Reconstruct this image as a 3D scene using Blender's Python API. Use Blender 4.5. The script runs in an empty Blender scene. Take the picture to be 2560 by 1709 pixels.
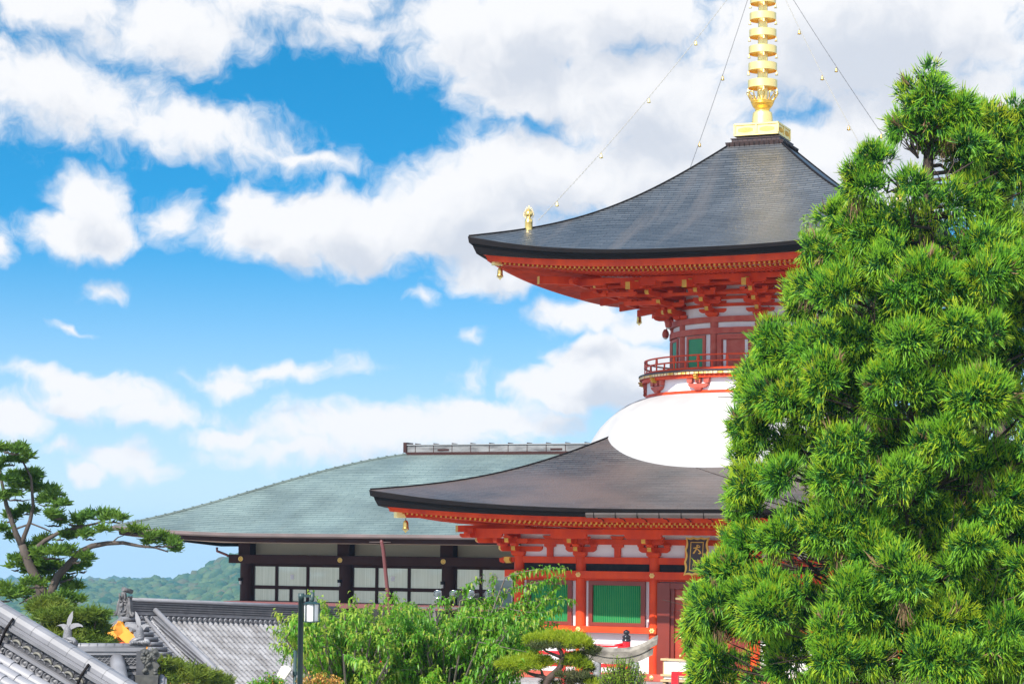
import bpy, math, random
import numpy as np
from mathutils import Vector, Matrix

rnd = random.Random(7)
sc = bpy.context.scene
R_ = math.radians

# ------------------------------------------------------------------ camera
FPX = 5500.0                       # focal length in pixels of a 2560 px wide frame
PITCH, ROLL = R_(2.5), 0.010
cam_d = bpy.data.cameras.new("camera")
cam = bpy.data.objects.new("camera", cam_d)
sc.collection.objects.link(cam)
cam_d.sensor_width = 36.0
cam_d.lens = 36.0 * FPX / 2560.0
cam_d.shift_y = (1350 - (854.5 + FPX * math.tan(PITCH))) / 2560.0
cam_d.clip_start, cam_d.clip_end = 0.5, 12000.0
cam.rotation_euler = (Matrix.Rotation(math.pi / 2 + PITCH, 3, 'X') @ Matrix.Rotation(ROLL, 3, 'Z')).to_euler()
sc.camera = cam

# ------------------------------------------------------------------ light and exposure
SUN_EL, SUN_AZ = 42.0, 33.0        # the sun stands behind the camera, SUN_AZ degrees to its left
sdir = Vector((-math.sin(R_(SUN_AZ)) * math.cos(R_(SUN_EL)), -math.cos(R_(SUN_AZ)) * math.cos(R_(SUN_EL)), math.sin(R_(SUN_EL))))
sun_d = bpy.data.lights.new("sun", 'SUN')
sun_d.energy, sun_d.angle, sun_d.color = 3.9, R_(0.53), (1.0, 0.95, 0.87)
sun = bpy.data.objects.new("sun", sun_d)
sun.rotation_euler = (-sdir).to_track_quat('-Z', 'Y').to_euler()
sc.collection.objects.link(sun)
sc.view_settings.view_transform = 'Standard'
sc.view_settings.look = 'None'
sc.view_settings.exposure = 0.85
sc.view_settings.gamma = 1.0
sc.cycles.max_bounces = 8
sc.cycles.transparent_max_bounces = 8
sc.cycles.volume_bounces = 0
sc.cycles.caustics_reflective = False
sc.cycles.caustics_refractive = False

world = bpy.data.worlds.new("World")
sc.world = world
world.use_nodes = True


def px_dir(u, v):
    """tangents of azimuth and elevation seen at a pixel of the 2560 px photograph"""
    x = (u - 1280) / FPX
    return x, (1350 - v) / FPX + ROLL * x


def build_sky():
    nt = world.node_tree
    nt.nodes.clear()
    N, L = nt.nodes.new, nt.links.new
    out = N('ShaderNodeOutputWorld')
    bg = N('ShaderNodeBackground')
    bg.inputs['Strength'].default_value = 0.095
    L(bg.outputs[0], out.inputs[0])
    sky = N('ShaderNodeTexSky')
    sky.sky_type = 'NISHITA'
    sky.sun_disc = False
    sky.sun_elevation = R_(SUN_EL)
    sky.sun_rotation = math.pi + R_(SUN_AZ)
    sky.air_density, sky.dust_density, sky.ozone_density = 1.0, 0.0, 3.0
    hs = N('ShaderNodeHueSaturation')
    hs.inputs['Hue'].default_value = 0.482
    hs.inputs['Saturation'].default_value = 1.38
    hs.inputs['Value'].default_value = 1.36
    L(sky.outputs[0], hs.inputs['Color'])
    # direction -> (azimuth, elevation)
    tc = N('ShaderNodeTexCoord')
    sep = N('ShaderNodeSeparateXYZ')
    L(tc.outputs['Generated'], sep.inputs[0])

    def math_(op, a, b=None, c=None):
        n = N('ShaderNodeMath')
        n.operation = op
        for i, q in enumerate((a, b, c)):
            if q is None:
                continue
            if isinstance(q, (int, float)):
                n.inputs[i].default_value = q
            else:
                L(q, n.inputs[i])
        return n.outputs[0]
    # the blue deepens quickly above the horizon, as on a clear day after rain
    up_ = N('ShaderNodeCombineXYZ')
    L(sep.outputs[0], up_.inputs[0])
    L(sep.outputs[1], up_.inputs[1])
    L(math_('MULTIPLY_ADD', sep.outputs[2], 1.5, 0.21), up_.inputs[2])
    L(up_.outputs[0], sky.inputs[0])
    az = math_('ARCTAN2', sep.outputs[0], sep.outputs[1])
    el = math_('ARCSINE', sep.outputs[2])
    comb = N('ShaderNodeCombineXYZ')
    L(math_('MULTIPLY', az, 10.0), comb.inputs[0])
    L(math_('MULTIPLY', el, 10.0), comb.inputs[1])
    # cloud field as a node group so it can be sampled twice (density, and density towards the sun)
    g = bpy.data.node_groups.new("cloud_field", 'ShaderNodeTree')
    g.interface.new_socket("Vector", in_out='INPUT', socket_type='NodeSocketVector')
    g.interface.new_socket("Density", in_out='OUTPUT', socket_type='NodeSocketFloat')
    GN, GL = g.nodes.new, g.links.new
    gi, go = GN('NodeGroupInput'), GN('NodeGroupOutput')
    n1 = GN('ShaderNodeTexNoise')
    n1.inputs['Scale'].default_value = 2.6
    n1.inputs['Detail'].default_value = 3.0
    n1.inputs['Roughness'].default_value = 0.6
    GL(gi.outputs[0], n1.inputs['Vector'])
    sub = GN('ShaderNodeVectorMath')
    sub.operation = 'MULTIPLY_ADD'
    sub.inputs[1].default_value = (0.34, 0.30, 0.0)
    sub.inputs[2].default_value = (-0.17, -0.15, 0.0)
    GL(n1.outputs['Color'], sub.inputs[0])
    add = GN('ShaderNodeVectorMath')
    add.operation = 'ADD'
    GL(gi.outputs[0], add.inputs[0])
    GL(sub.outputs[0], add.inputs[1])
    prev = None
    rotated = {}
    # (x, y, rx, ry, tilt degrees, strength) in 2349 px wide photo units
    for (x, y, rx, ry, tilt, st) in CLOUDS:
        a, e = px_dir(x * 1.0898, y * 1.0898)
        k = 10 * 1.0898 / FPX
        t = R_(-tilt)
        ca, ce = a * 10 * math.cos(t) + e * 10 * math.sin(t), -a * 10 * math.sin(t) + e * 10 * math.cos(t)
        if tilt not in rotated:
            if tilt == 0:
                rotated[tilt] = add.outputs[0]
            else:                                       # rotate by -t with two dot products
                vx = GN('ShaderNodeVectorMath')
                vx.operation = 'DOT_PRODUCT'
                vx.inputs[1].default_value = (math.cos(t), math.sin(t), 0)
                vy = GN('ShaderNodeVectorMath')
                vy.operation = 'DOT_PRODUCT'
                vy.inputs[1].default_value = (-math.sin(t), math.cos(t), 0)
                GL(add.outputs[0], vx.inputs[0])
                GL(add.outputs[0], vy.inputs[0])
                cb = GN('ShaderNodeCombineXYZ')
                GL(vx.outputs['Value'], cb.inputs[0])
                GL(vy.outputs['Value'], cb.inputs[1])
                rotated[tilt] = cb.outputs[0]
        mp = GN('ShaderNodeVectorMath')
        mp.operation = 'MULTIPLY_ADD'
        mp.inputs[1].default_value = (1 / (rx * k), 1 / (ry * k), 0)
        mp.inputs[2].default_value = (-ca / (rx * k), -ce / (ry * k), 0)
        GL(rotated[tilt], mp.inputs[0])
        ln = GN('ShaderNodeVectorMath')
        ln.operation = 'LENGTH'
        GL(mp.outputs[0], ln.inputs[0])
        m = GN('ShaderNodeMath')
        m.operation = 'MULTIPLY_ADD'
        m.inputs[1].default_value = -st
        m.inputs[2].default_value = st
        GL(ln.outputs['Value'], m.inputs[0])
        if prev is None:
            prev = m.outputs[0]
        else:
            mx = GN('ShaderNodeMath')
            mx.operation = 'SMOOTH_MAX'
            mx.inputs[2].default_value = 0.12
            GL(prev, mx.inputs[0])
            GL(m.outputs[0], mx.inputs[1])
            prev = mx.outputs[0]
    n2 = GN('ShaderNodeTexNoise')
    n2.inputs['Scale'].default_value = 6.5
    n2.inputs['Detail'].default_value = 6.0
    n2.inputs['Roughness'].default_value = 0.62
    GL(add.outputs[0], n2.inputs['Vector'])
    m2 = GN('ShaderNodeMath')
    m2.operation = 'MULTIPLY_ADD'
    m2.inputs[1].default_value = 0.95
    m2.inputs[2].default_value = -0.50
    GL(n2.outputs[0], m2.inputs[0])
    fl = GN('ShaderNodeMath')
    fl.operation = 'MAXIMUM'
    fl.inputs[1].default_value = -0.45
    GL(prev, fl.inputs[0])
    fin = GN('ShaderNodeMath')
    fin.operation = 'ADD'
    GL(fl.outputs[0], fin.inputs[0])
    GL(m2.outputs[0], fin.inputs[1])
    GL(fin.outputs[0], go.inputs[0])

    ga = N('ShaderNodeGroup')
    ga.node_tree = g
    L(comb.outputs[0], ga.inputs[0])
    off = N('ShaderNodeVectorMath')
    off.operation = 'ADD'
    off.inputs[1].default_value = (-0.05, 0.17, 0)
    L(comb.outputs[0], off.inputs[0])
    gb = N('ShaderNodeGroup')
    gb.node_tree = g
    L(off.outputs[0], gb.inputs[0])

    def ramp(src, a, b, lo=0.0, hi=1.0):
        n = N('ShaderNodeMapRange')
        n.interpolation_type = 'SMOOTHSTEP'
        n.inputs[1].default_value, n.inputs[2].default_value = a, b
        n.inputs[3].default_value, n.inputs[4].default_value = lo, hi
        L(src, n.inputs[0])
        return n.outputs[0]
    # unseen broken cloud added round the rest of the sky for fill light
    rest = ramp(math_('ABSOLUTE', az), 0.32, 0.9, 0.0, 0.6)
    alpha = ramp(math_('ADD', ga.outputs[0], rest), -0.12, 0.42)
    shade = ramp(gb.outputs[0], 0.12, 1.0)
    col = N('ShaderNodeMix')
    col.data_type = 'RGBA'
    col.inputs[6].default_value = CLOUD_LIT
    col.inputs[7].default_value = CLOUD_GREY
    L(shade, col.inputs[0])
    # added clouds near the sun, behind the camera, brightened to fill the facade
    bc = N('ShaderNodeVectorMath')
    bc.operation = 'SCALE'
    L(col.outputs[2], bc.inputs[0])
    L(ramp(math_('ABSOLUTE', az), 0.5, 1.6, 1.0, 2.1), bc.inputs[3])
    mix = N('ShaderNodeMix')
    mix.data_type = 'RGBA'
    L(alpha, mix.inputs[0])
    low = N('ShaderNodeMix')                             # paler towards the horizon
    low.data_type = 'RGBA'
    low.inputs[7].default_value = (4.2, 5.3, 5.95, 1)
    L(ramp(el, -0.01, 0.15, 0.95, 0.0), low.inputs[0])
    L(hs.outputs[0], low.inputs[6])
    L(low.outputs[2], mix.inputs[6])
    L(bc.outputs[0], mix.inputs[7])
    L(mix.outputs[2], bg.inputs['Color'])


CLOUD_LIT = (5.7, 5.75, 5.9, 1)
CLOUD_GREY = (4.0, 4.3, 4.85, 1)
CLOUDS = [
    (120, 45, 300, 95, 4, 0.58), (390, 95, 220, 115, 0, 0.75), (640, 20, 330, 80, -3, 0.62), (800, 90, 150, 65, 0, 0.45),
    (120, 240, 330, 125, 9, 0.68), (430, 315, 340, 75, 9, 0.56), (690, 368, 240, 26, 9, 0.45),
    (1180, 90, 330, 150, 0, 1.1), (1210, 215, 230, 85, 0, 0.9), (1480, 240, 300, 150, 0, 1.0), (1420, 40, 260, 120, 0, 1.1),
    (1980, 100, 480, 190, 0, 1.3), (2150, 300, 330, 170, 0, 1.2), (1760, 120, 200, 160, 0, 0.9),
    (205, 470, 105, 85, 0, 0.95), (205, 535, 175, 75, 0, 1.0), (400, 500, 90, 60, 0, 0.45),
    (620, 540, 190, 90, 0, 1.05), (560, 480, 90, 60, 0, 0.8), (820, 520, 260, 110, 0, 1.1), (1060, 480, 260, 140, 0, 1.15),
    (1130, 590, 170, 90, 0, 0.9), (1240, 410, 320, 130, 0, 1.1), (1550, 400, 330, 150, 0, 1.1), (1900, 380, 250, 110, 0, 1.1), (1950, 500, 300, 120, 0, 0.9),
    (1340, 715, 150, 55, 0, 0.85), (1500, 740, 150, 45, 0, 0.7),
    (1400, 835, 170, 90, 0, 1.5), (1310, 885, 170, 65, 0, 1.2), (1450, 900, 210, 70, 0, 0.9),
    (870, 990, 430, 70, 0, 0.7), (1120, 960, 260, 60, 0, 0.85), (540, 1000, 120, 40, 0, 0.75), (700, 1035, 260, 40, 0, 0.55),
    (300, 1050, 100, 48, 0, 0.95), (225, 1085, 50, 30, 0, 0.8), (330, 1070, 130, 35, 0, 0.5),
    (230, 915, 190, 55, 0, 0.85), (40, 960, 85, 55, 0, 0.85), (170, 870, 190, 35, 4, 0.6), (330, 950, 200, 35, 0, 0.5),
    (640, 850, 230, 35, -6, 0.55), (520, 880, 130, 30, 0, 0.5), (240, 672, 60, 28, 0, 0.36), (980, 675, 35, 22, 0, 0.34),
    (1075, 780, 35, 22, 0, 0.32), (1075, 875, 45, 35, 0, 0.34), (155, 750, 50, 9, 5, 0.30), (0, 570, 40, 60, 0, 0.5), (150, 1020, 40, 25, 0, 0.4),
]
build_sky()

# ------------------------------------------------------------------ helpers
MATS = {}


def mat(name, color, rough=0.6, metal=0.0, noise=None, bump=None, spec=None, trans=None, stretch=(1, 1, 1), coat=0.0):
    """Principled material with optional two-colour noise (colour2, scale, contrast) and noise bump (scale, strength)."""
    if name in MATS:
        return MATS[name]
    m = bpy.data.materials.new(name)
    m.use_nodes = True
    nt = m.node_tree
    p = nt.nodes['Principled BSDF']
    p.inputs['Base Color'].default_value = (*color, 1)
    p.inputs['Roughness'].default_value = rough
    p.inputs['Metallic'].default_value = metal
    if spec is not None:
        p.inputs['Specular IOR Level'].default_value = spec
    if coat:
        p.inputs['Coat Weight'].default_value = coat
    N, L = nt.nodes.new, nt.links.new
    tc = N('ShaderNodeTexCoord')
    mp = N('ShaderNodeMapping')
    mp.inputs['Scale'].default_value = stretch
    L(tc.outputs['Object'], mp.inputs[0])
    col_out = None
    if noise:
        c2, scale, contrast = noise
        n = N('ShaderNodeTexNoise')
        n.inputs['Scale'].default_value = scale
        n.inputs['Detail'].default_value = 6
        L(mp.outputs[0], n.inputs['Vector'])
        r = N('ShaderNodeMapRange')
        r.inputs[1].default_value, r.inputs[2].default_value = 0.5 - contrast, 0.5 + contrast
        L(n.outputs[0], r.inputs[0])
        mx = N('ShaderNodeMix')
        mx.data_type = 'RGBA'
        mx.inputs[6].default_value = (*color, 1)
        mx.inputs[7].default_value = (*c2, 1)
        L(r.outputs[0], mx.inputs[0])
        L(mx.outputs[2], p.inputs['Base Color'])
        col_out = mx.outputs[2]
    if bump:
        n = N('ShaderNodeTexNoise')
        n.inputs['Scale'].default_value = bump[0]
        n.inputs['Detail'].default_value = 5
        L(mp.outputs[0], n.inputs['Vector'])
        b = N('ShaderNodeBump')
        b.inputs['Strength'].default_value = bump[1]
        b.inputs['Distance'].default_value = 0.02
        L(n.outputs[0], b.inputs['Height'])
        L(b.outputs[0], p.inputs['Normal'])
    if trans:
        t = N('ShaderNodeBsdfTranslucent')
        t.inputs[0].default_value = (*trans[0], 1)
        ms = N('ShaderNodeMixShader')
        ms.inputs[0].default_value = trans[1]
        L(p.outputs[0], ms.inputs[1])
        L(t.outputs[0], ms.inputs[2])
        L(ms.outputs[0], nt.nodes['Material Output'].inputs[0])
        if col_out is not None:
            hsv = N('ShaderNodeHueSaturation')
            hsv.inputs['Value'].default_value = trans[2] if len(trans) > 2 else 1.6
            L(col_out, hsv.inputs['Color'])
            L(hsv.outputs[0], t.inputs[0])
    MATS[name] = m
    return m


def tag(o, label=None, cat=None, group=None, kind=None):
    if label:
        o['label'] = label
    if cat:
        o['category'] = cat
    if group:
        o['group'] = group
    if kind:
        o['kind'] = kind
    return o


def empty(name, loc=(0, 0, 0), rz=0.0, label=None, cat=None, group=None):
    o = bpy.data.objects.new(name, None)
    o.location = loc
    o.rotation_euler = (0, 0, rz)
    o.empty_display_size = 0.3
    sc.collection.objects.link(o)
    return tag(o, label, cat, group)


I4 = Matrix.Identity(4)


class MB:
    """collects geometry and links it as one mesh object"""

    def __init__(self, M=None):
        self.v, self.f, self.m, self.uv, self.s = [], [], [], {}, []
        self.M = M or I4

    def add(self, verts, faces, m=0, M=None, smooth=False, uvs=None):
        T = self.M @ M if M is not None else self.M
        b = len(self.v)
        if T is I4:
            self.v.extend([tuple(p) for p in verts])
        else:
            self.v.extend([tuple(T @ Vector(p)) for p in verts])
        for i, f in enumerate(faces):
            if uvs is not None:
                self.uv[len(self.f)] = uvs[i]
            self.f.append([b + k for k in f])
            self.m.append(m if isinstance(m, int) else m[i])
            self.s.append(smooth)

    def box(self, x0, x1, y0, y1, z0, z1, m=0, M=None, mf=None):
        v = [(x0, y0, z0), (x1, y0, z0), (x1, y1, z0), (x0, y1, z0), (x0, y0, z1), (x1, y0, z1), (x1, y1, z1), (x0, y1, z1)]
        f = [(0, 3, 2, 1), (4, 5, 6, 7), (0, 1, 5, 4), (1, 2, 6, 5), (2, 3, 7, 6), (3, 0, 4, 7)]   # bottom top front right back left
        ms = [m] * 6
        if mf:
            for k, q in mf.items():
                ms[k] = q
        self.add(v, f, ms, M)

    def frustum(self, x, y, z0, z1, a0, a1, b0=None, b1=None, m=0, M=None):
        b0 = a0 if b0 is None else b0
        b1 = a1 if b1 is None else b1
        v = [(x - a0, y - b0, z0), (x + a0, y - b0, z0), (x + a0, y + b0, z0), (x - a0, y + b0, z0),
             (x - a1, y - b1, z1), (x + a1, y - b1, z1), (x + a1, y + b1, z1), (x - a1, y + b1, z1)]
        f = [(0, 3, 2, 1), (4, 5, 6, 7), (0, 1, 5, 4), (1, 2, 6, 5), (2, 3, 7, 6), (3, 0, 4, 7)]
        self.add(v, f, m, M)

    def prism(self, poly, c0, c1, fn, m=0, M=None, mf=None):
        """poly of (a, b) extruded from c0 to c1; fn(a, b, c) -> xyz"""
        n = len(poly)
        v = [fn(a, b, c0) for a, b in poly] + [fn(a, b, c1) for a, b in poly]
        f = [list(range(n))[::-1], list(range(n, 2 * n))] + [(i, (i + 1) % n, n + (i + 1) % n, n + i) for i in range(n)]
        ms = [m] * (n + 2)
        if mf:
            for k, q in mf.items():
                ms[k] = q
        self.add(v, f, ms, M)

    def tube(self, pts, rad, n=8, m=0, M=None, caps=True):
        pts = [Vector(p) for p in pts]
        if not hasattr(rad, '__len__'):
            rad = [rad] * len(pts)
        vs, fs = [], []
        ref = None
        for i, p in enumerate(pts):
            d = (pts[min(i + 1, len(pts) - 1)] - pts[max(i - 1, 0)]).normalized()
            if ref is None:
                ref = Vector((0, 0, 1)) if abs(d.z) < 0.9 else Vector((1, 0, 0))
            a = d.cross(ref)
            if a.length < 1e-4:
                a = d.cross(Vector((0.3, 1, 0.2)))
            a.normalize()
            b = a.cross(d).normalized()
            ref = b
            for k in range(n):
                t = 2 * math.pi * k / n
                vs.append(p + a * (math.cos(t) * rad[i]) + b * (math.sin(t) * rad[i]))
        for i in range(len(pts) - 1):
            for k in range(n):
                fs.append((i * n + k, (i + 1) * n + k, (i + 1) * n + (k + 1) % n, i * n + (k + 1) % n))
        self.add(vs, fs, m, M, smooth=True)
        if caps:
            b = len(self.v) - len(vs)
            for ring in (list(range(n)), [(len(pts) - 1) * n + k for k in range(n)][::-1]):
                self.f.append([b + k for k in ring])
                self.m.append(m)
                self.s.append(False)

    def lathe(self, prof, n=32, x=0, y=0, m=0, M=None, a0=0.0, a1=2 * math.pi, smooth=True):
        full = abs(a1 - a0 - 2 * math.pi) < 1e-6
        k = n if full else n + 1
        vs, fs, ms = [], [], []
        for (r, z) in prof:
            for i in range(k):
                t = a0 + (a1 - a0) * i / n
                vs.append((x + r * math.cos(t), y + r * math.sin(t), z))
        for j in range(len(prof) - 1):
            for i in range(n):
                i2 = (i + 1) % k
                fs.append((j * k + i, j * k + i2, (j + 1) * k + i2, (j + 1) * k + i))
                ms.append(m if isinstance(m, int) else m[j])
        self.add(vs, fs, ms, M, smooth)

    def grid(self, fn, nu, nv, m=0, M=None, smooth=True, uvfn=None, flip=False):
        vs, fs, uvs = [], [], []
        for j in range(nv + 1):
            for i in range(nu + 1):
                vs.append(fn(i / nu, j / nv))
        for j in range(nv):
            for i in range(nu):
                q = [j * (nu + 1) + i, j * (nu + 1) + i + 1, (j + 1) * (nu + 1) + i + 1, (j + 1) * (nu + 1) + i]
                uvq = [(i / nu, j / nv), ((i + 1) / nu, j / nv), ((i + 1) / nu, (j + 1) / nv), (i / nu, (j + 1) / nv)]
                if flip:
                    q.reverse()
                    uvq.reverse()
                fs.append(q)
                if uvfn:
                    uvs.append([uvfn(a, b) for a, b in uvq])
        self.add(vs, fs, m, M, smooth, uvs if uvfn else None)

    def build(self, name, mats, parent=None, bevel=0.0, label=None, cat=None, group=None, kind=None, auto=None, recalc=False):
        me = bpy.data.meshes.new(name)
        me.from_pydata([tuple(p) for p in self.v], [], self.f)
        for q in (mats if isinstance(mats, (list, tuple)) else [mats]):
            me.materials.append(q)
        me.polygons.foreach_set('material_index', self.m)
        me.polygons.foreach_set('use_smooth', self.s)
        if self.uv:
            ul = me.uv_layers.new(name="UVMap")
            for fi, q in self.uv.items():
                st = me.polygons[fi].loop_start
                for k, c in enumerate(q):
                    ul.data[st + k].uv = c
        me.update()
        if recalc:
            import bmesh
            bm = bmesh.new()
            bm.from_mesh(me)
            bmesh.ops.recalc_face_normals(bm, faces=bm.faces)
            bm.to_mesh(me)
            bm.free()
        o = bpy.data.objects.new(name, me)
        sc.collection.objects.link(o)
        if parent is not None:
            o.parent = parent
        if bevel:
            b = o.modifiers.new('bevel', 'BEVEL')
            b.width = bevel
            b.segments = 1
            b.limit_method = 'ANGLE'
        return tag(o, label, cat, group, kind)


def RZ(a):
    return Matrix.Rotation(a, 4, 'Z')


def TR(x, y, z):
    return Matrix.Translation((x, y, z))


ROT_CAM = cam.rotation_euler.to_matrix()
SHY = cam_d.shift_y * 2560


def at(u, v, Y):
    """the point at depth Y that the photograph shows at pixel (u, v): used to measure where things stand"""
    d = ROT_CAM @ Vector(((u - 1280) / FPX, (854.5 + SHY - v) / FPX, -1.0))
    return d * (Y / d.y)


# ------------------------------------------------------------------ materials
VERM = mat('vermilion_paint', (0.78, 0.080, 0.015), 0.5, noise=((0.53, 0.044, 0.017), 2.6, 0.22), bump=(22, 0.06), spec=0.2, stretch=(1, 1, 0.4))
VERM_D = mat('brown_red_lacquer', (0.22, 0.030, 0.016), 0.38, noise=((0.16, 0.022, 0.013), 1.8, 0.25))
PINKRED = mat('weathered_red_paint', (0.42, 0.055, 0.035), 0.6, noise=((0.50, 0.11, 0.07), 5.0, 0.18), bump=(30, 0.05))
YEL = mat('ochre_paint', (0.74, 0.45, 0.045), 0.5, noise=((0.50, 0.26, 0.03), 3.0, 0.2))
YEL_W = mat('weathered_ochre_paint', (0.75, 0.42, 0.06), 0.6, noise=((0.85, 0.66, 0.4), 4.0, 0.07))
PLASTER = mat('white_plaster', (0.80, 0.78, 0.80), 0.7, noise=((0.72, 0.70, 0.73), 1.2, 0.25), bump=(12, 0.04))
DOMEW = mat('white_lime_dome', (0.46, 0.46, 0.46), 0.65, noise=((0.37, 0.37, 0.38), 1.1, 0.22), stretch=(1, 1, 0.25))
GOLD_IN = mat('bounce_lit_gold', (0.95, 0.56, 0.10), 0.35, 1.0)  # deeper tone paints in the light bounced inside the spire rings
GOLD = mat('gilded_bronze', (0.95, 0.72, 0.26), 0.30, 1.0, noise=((0.88, 0.62, 0.20), 3.0, 0.3), bump=(25, 0.02))
GOLD_P = mat('pale_gold_leaf', (0.96, 0.78, 0.34), 0.42, 0.75, noise=((0.90, 0.68, 0.26), 3.0, 0.3))
BLACKEDGE = mat('dark_copper_eave', (0.008, 0.007, 0.008), 0.6, noise=((0.014, 0.011, 0.011), 3.0, 0.3), spec=0.12)
BLACKP = mat('black_panel', (0.008, 0.009, 0.014), 0.5, noise=((0.02, 0.018, 0.02), 7.0, 0.12), spec=0.15)
BROWNCAP = mat('brown_copper', (0.075, 0.042, 0.036), 0.4, 0.3, noise=((0.045, 0.03, 0.03), 4.0, 0.2), stretch=(1, 1, 0.1))
FRAMEWHITE = mat('offwhite_board', (0.62, 0.58, 0.50), 0.7)


def course_mat(name, c1, c2, mortar, roww, rowh, rough, stain=None, metal=0.0, bumps=0.5):
    """courses of sheet shingles: a brick texture in metres, staggered joints, dark gaps, blotches running down the slope"""
    m = bpy.data.materials.new(name)
    m.use_nodes = True
    nt = m.node_tree
    p = nt.nodes['Principled BSDF']
    N, L = nt.nodes.new, nt.links.new
    uv = N('ShaderNodeUVMap')
    br = N('ShaderNodeTexBrick')
    br.inputs['Color1'].default_value = (*c1, 1)
    br.inputs['Color2'].default_value = (*c2, 1)
    br.inputs['Mortar'].default_value = (*mortar, 1)
    br.inputs['Scale'].default_value = 1.0
    br.inputs['Mortar Size'].default_value = rowh * 0.05
    br.inputs['Mortar Smooth'].default_value = 0.4
    br.inputs['Bias'].default_value = 0.0
    br.inputs['Brick Width'].default_value = roww
    br.inputs['Row Height'].default_value = rowh
    L(uv.outputs[0], br.inputs['Vector'])
    spx = N('ShaderNodeSeparateXYZ')
    L(uv.outputs[0], spx.inputs[0])
    ln = N('ShaderNodeMath')
    ln.operation = 'PINGPONG'
    ln.inputs[1].default_value = rowh / 2
    L(spx.outputs[1], ln.inputs[0])
    lm = N('ShaderNodeMapRange')
    lm.inputs[1].default_value, lm.inputs[2].default_value = rowh * 0.05, rowh * 0.20
    lm.inputs[3].default_value, lm.inputs[4].default_value = 0.0, 1.0
    L(ln.outputs[0], lm.inputs[0])
    lx = N('ShaderNodeMix')
    lx.data_type = 'RGBA'
    lx.inputs[6].default_value = (*mortar, 1)
    L(lm.outputs[0], lx.inputs[0])
    L(br.outputs['Color'], lx.inputs[7])
    col = lx.outputs[2]
    tc = N('ShaderNodeTexCoord')
    n0 = N('ShaderNodeTexNoise')
    n0.inputs['Scale'].default_value = 0.45
    n0.inputs['Detail'].default_value = 5
    L(tc.outputs['Object'], n0.inputs['Vector'])
    hs = N('ShaderNodeHueSaturation')
    mr = N('ShaderNodeMapRange')
    mr.inputs[1].default_value, mr.inputs[2].default_value = 0.3, 0.7
    mr.inputs[3].default_value, mr.inputs[4].default_value = 0.72, 1.3
    L(n0.outputs[0], mr.inputs[0])
    L(mr.outputs[0], hs.inputs['Value'])
    L(col, hs.inputs['Color'])
    col = hs.outputs[0]
    for (sc2, sx, sy, lo, hi, c, amt) in (stain or []):
        mp = N('ShaderNodeMapping')
        mp.inputs['Scale'].default_value = (sx, sy, 1)
        L(uv.outputs[0], mp.inputs[0])
        n = N('ShaderNodeTexNoise')
        n.inputs['Scale'].default_value = sc2
        n.inputs['Detail'].default_value = 6
        L(mp.outputs[0], n.inputs['Vector'])
        r = N('ShaderNodeMapRange')
        r.inputs[1].default_value, r.inputs[2].default_value = lo, hi
        r.inputs[4].default_value = amt
        L(n.outputs[0], r.inputs[0])
        mx = N('ShaderNodeMix')
        mx.data_type = 'RGBA'
        L(r.outputs[0], mx.inputs[0])
        L(col, mx.inputs[6])
        mx.inputs[7].default_value = (*c, 1)
        col = mx.outputs[2]
    L(col, p.inputs['Base Color'])
    p.inputs['Roughness'].default_value = rough
    p.inputs['Metallic'].default_value = metal
    # each course overlaps the one below: a saw-tooth height along the slope
    sp = N('ShaderNodeSeparateXYZ')
    L(uv.outputs[0], sp.inputs[0])
    dv = N('ShaderNodeMath')
    dv.operation = 'DIVIDE'
    dv.inputs[1].default_value = rowh
    L(sp.outputs[1], dv.inputs[0])
    fr = N('ShaderNodeMath')
    fr.operation = 'FRACT'
    L(dv.outputs[0], fr.inputs[0])
    iv = N('ShaderNodeMath')
    iv.operation = 'SUBTRACT'
    iv.inputs[0].default_value = 1.0
    L(fr.outputs[0], iv.inputs[1])
    nb = N('ShaderNodeTexNoise')
    nb.inputs['Scale'].default_value = 14.0
    L(uv.outputs[0], nb.inputs['Vector'])
    ad = N('ShaderNodeMath')
    ad.operation = 'MULTIPLY_ADD'
    ad.inputs[1].default_value = 0.9
    L(nb.outputs[0], ad.inputs[0])
    L(iv.outputs[0], ad.inputs[2])
    b = N('ShaderNodeBump')
    b.inputs['Strength'].default_value = bumps
    b.inputs['Distance'].default_value = rowh * 0.2
    L(ad.outputs[0], b.inputs['Height'])
    L(b.outputs[0], p.inputs['Normal'])
    return m


SLATE_U = course_mat('blue_grey_sheet_shingles', (0.092, 0.098, 0.106), (0.062, 0.067, 0.074), (0.010, 0.010, 0.012), 0.50, 0.150, 0.42,
                     [(0.8, 1.2, 0.16, 0.55, 0.75, (0.125, 0.110, 0.102), 0.8), (7.0, 1.0, 0.5, 0.735, 0.78, (0.30, 0.32, 0.34), 0.7)])
SLATE_L = course_mat('brown_grey_sheet_shingles', (0.090, 0.086, 0.088), (0.060, 0.058, 0.061), (0.010, 0.010, 0.011), 0.50, 0.150, 0.45,
                     [(0.30, 0.8, 1.1, 0.40, 0.62, (0.135, 0.100, 0.088), 0.85), (7.0, 1.0, 0.5, 0.725, 0.77, (0.34, 0.35, 0.36), 0.7)])
COPPER = course_mat('green_copper_sheet', (0.190, 0.240, 0.222), (0.158, 0.203, 0.190), (0.05, 0.08, 0.08), 0.75, 0.21, 0.5,
                    [(0.5, 1.3, 0.13, 0.50, 0.78, (0.115, 0.155, 0.16), 0.75), (0.28, 1.6, 0.10, 0.62, 0.72, (0.15, 0.125, 0.115), 0.75),
                     (5.0, 2.0, 0.2, 0.70, 0.76, (0.36, 0.46, 0.45), 0.6)])


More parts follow.
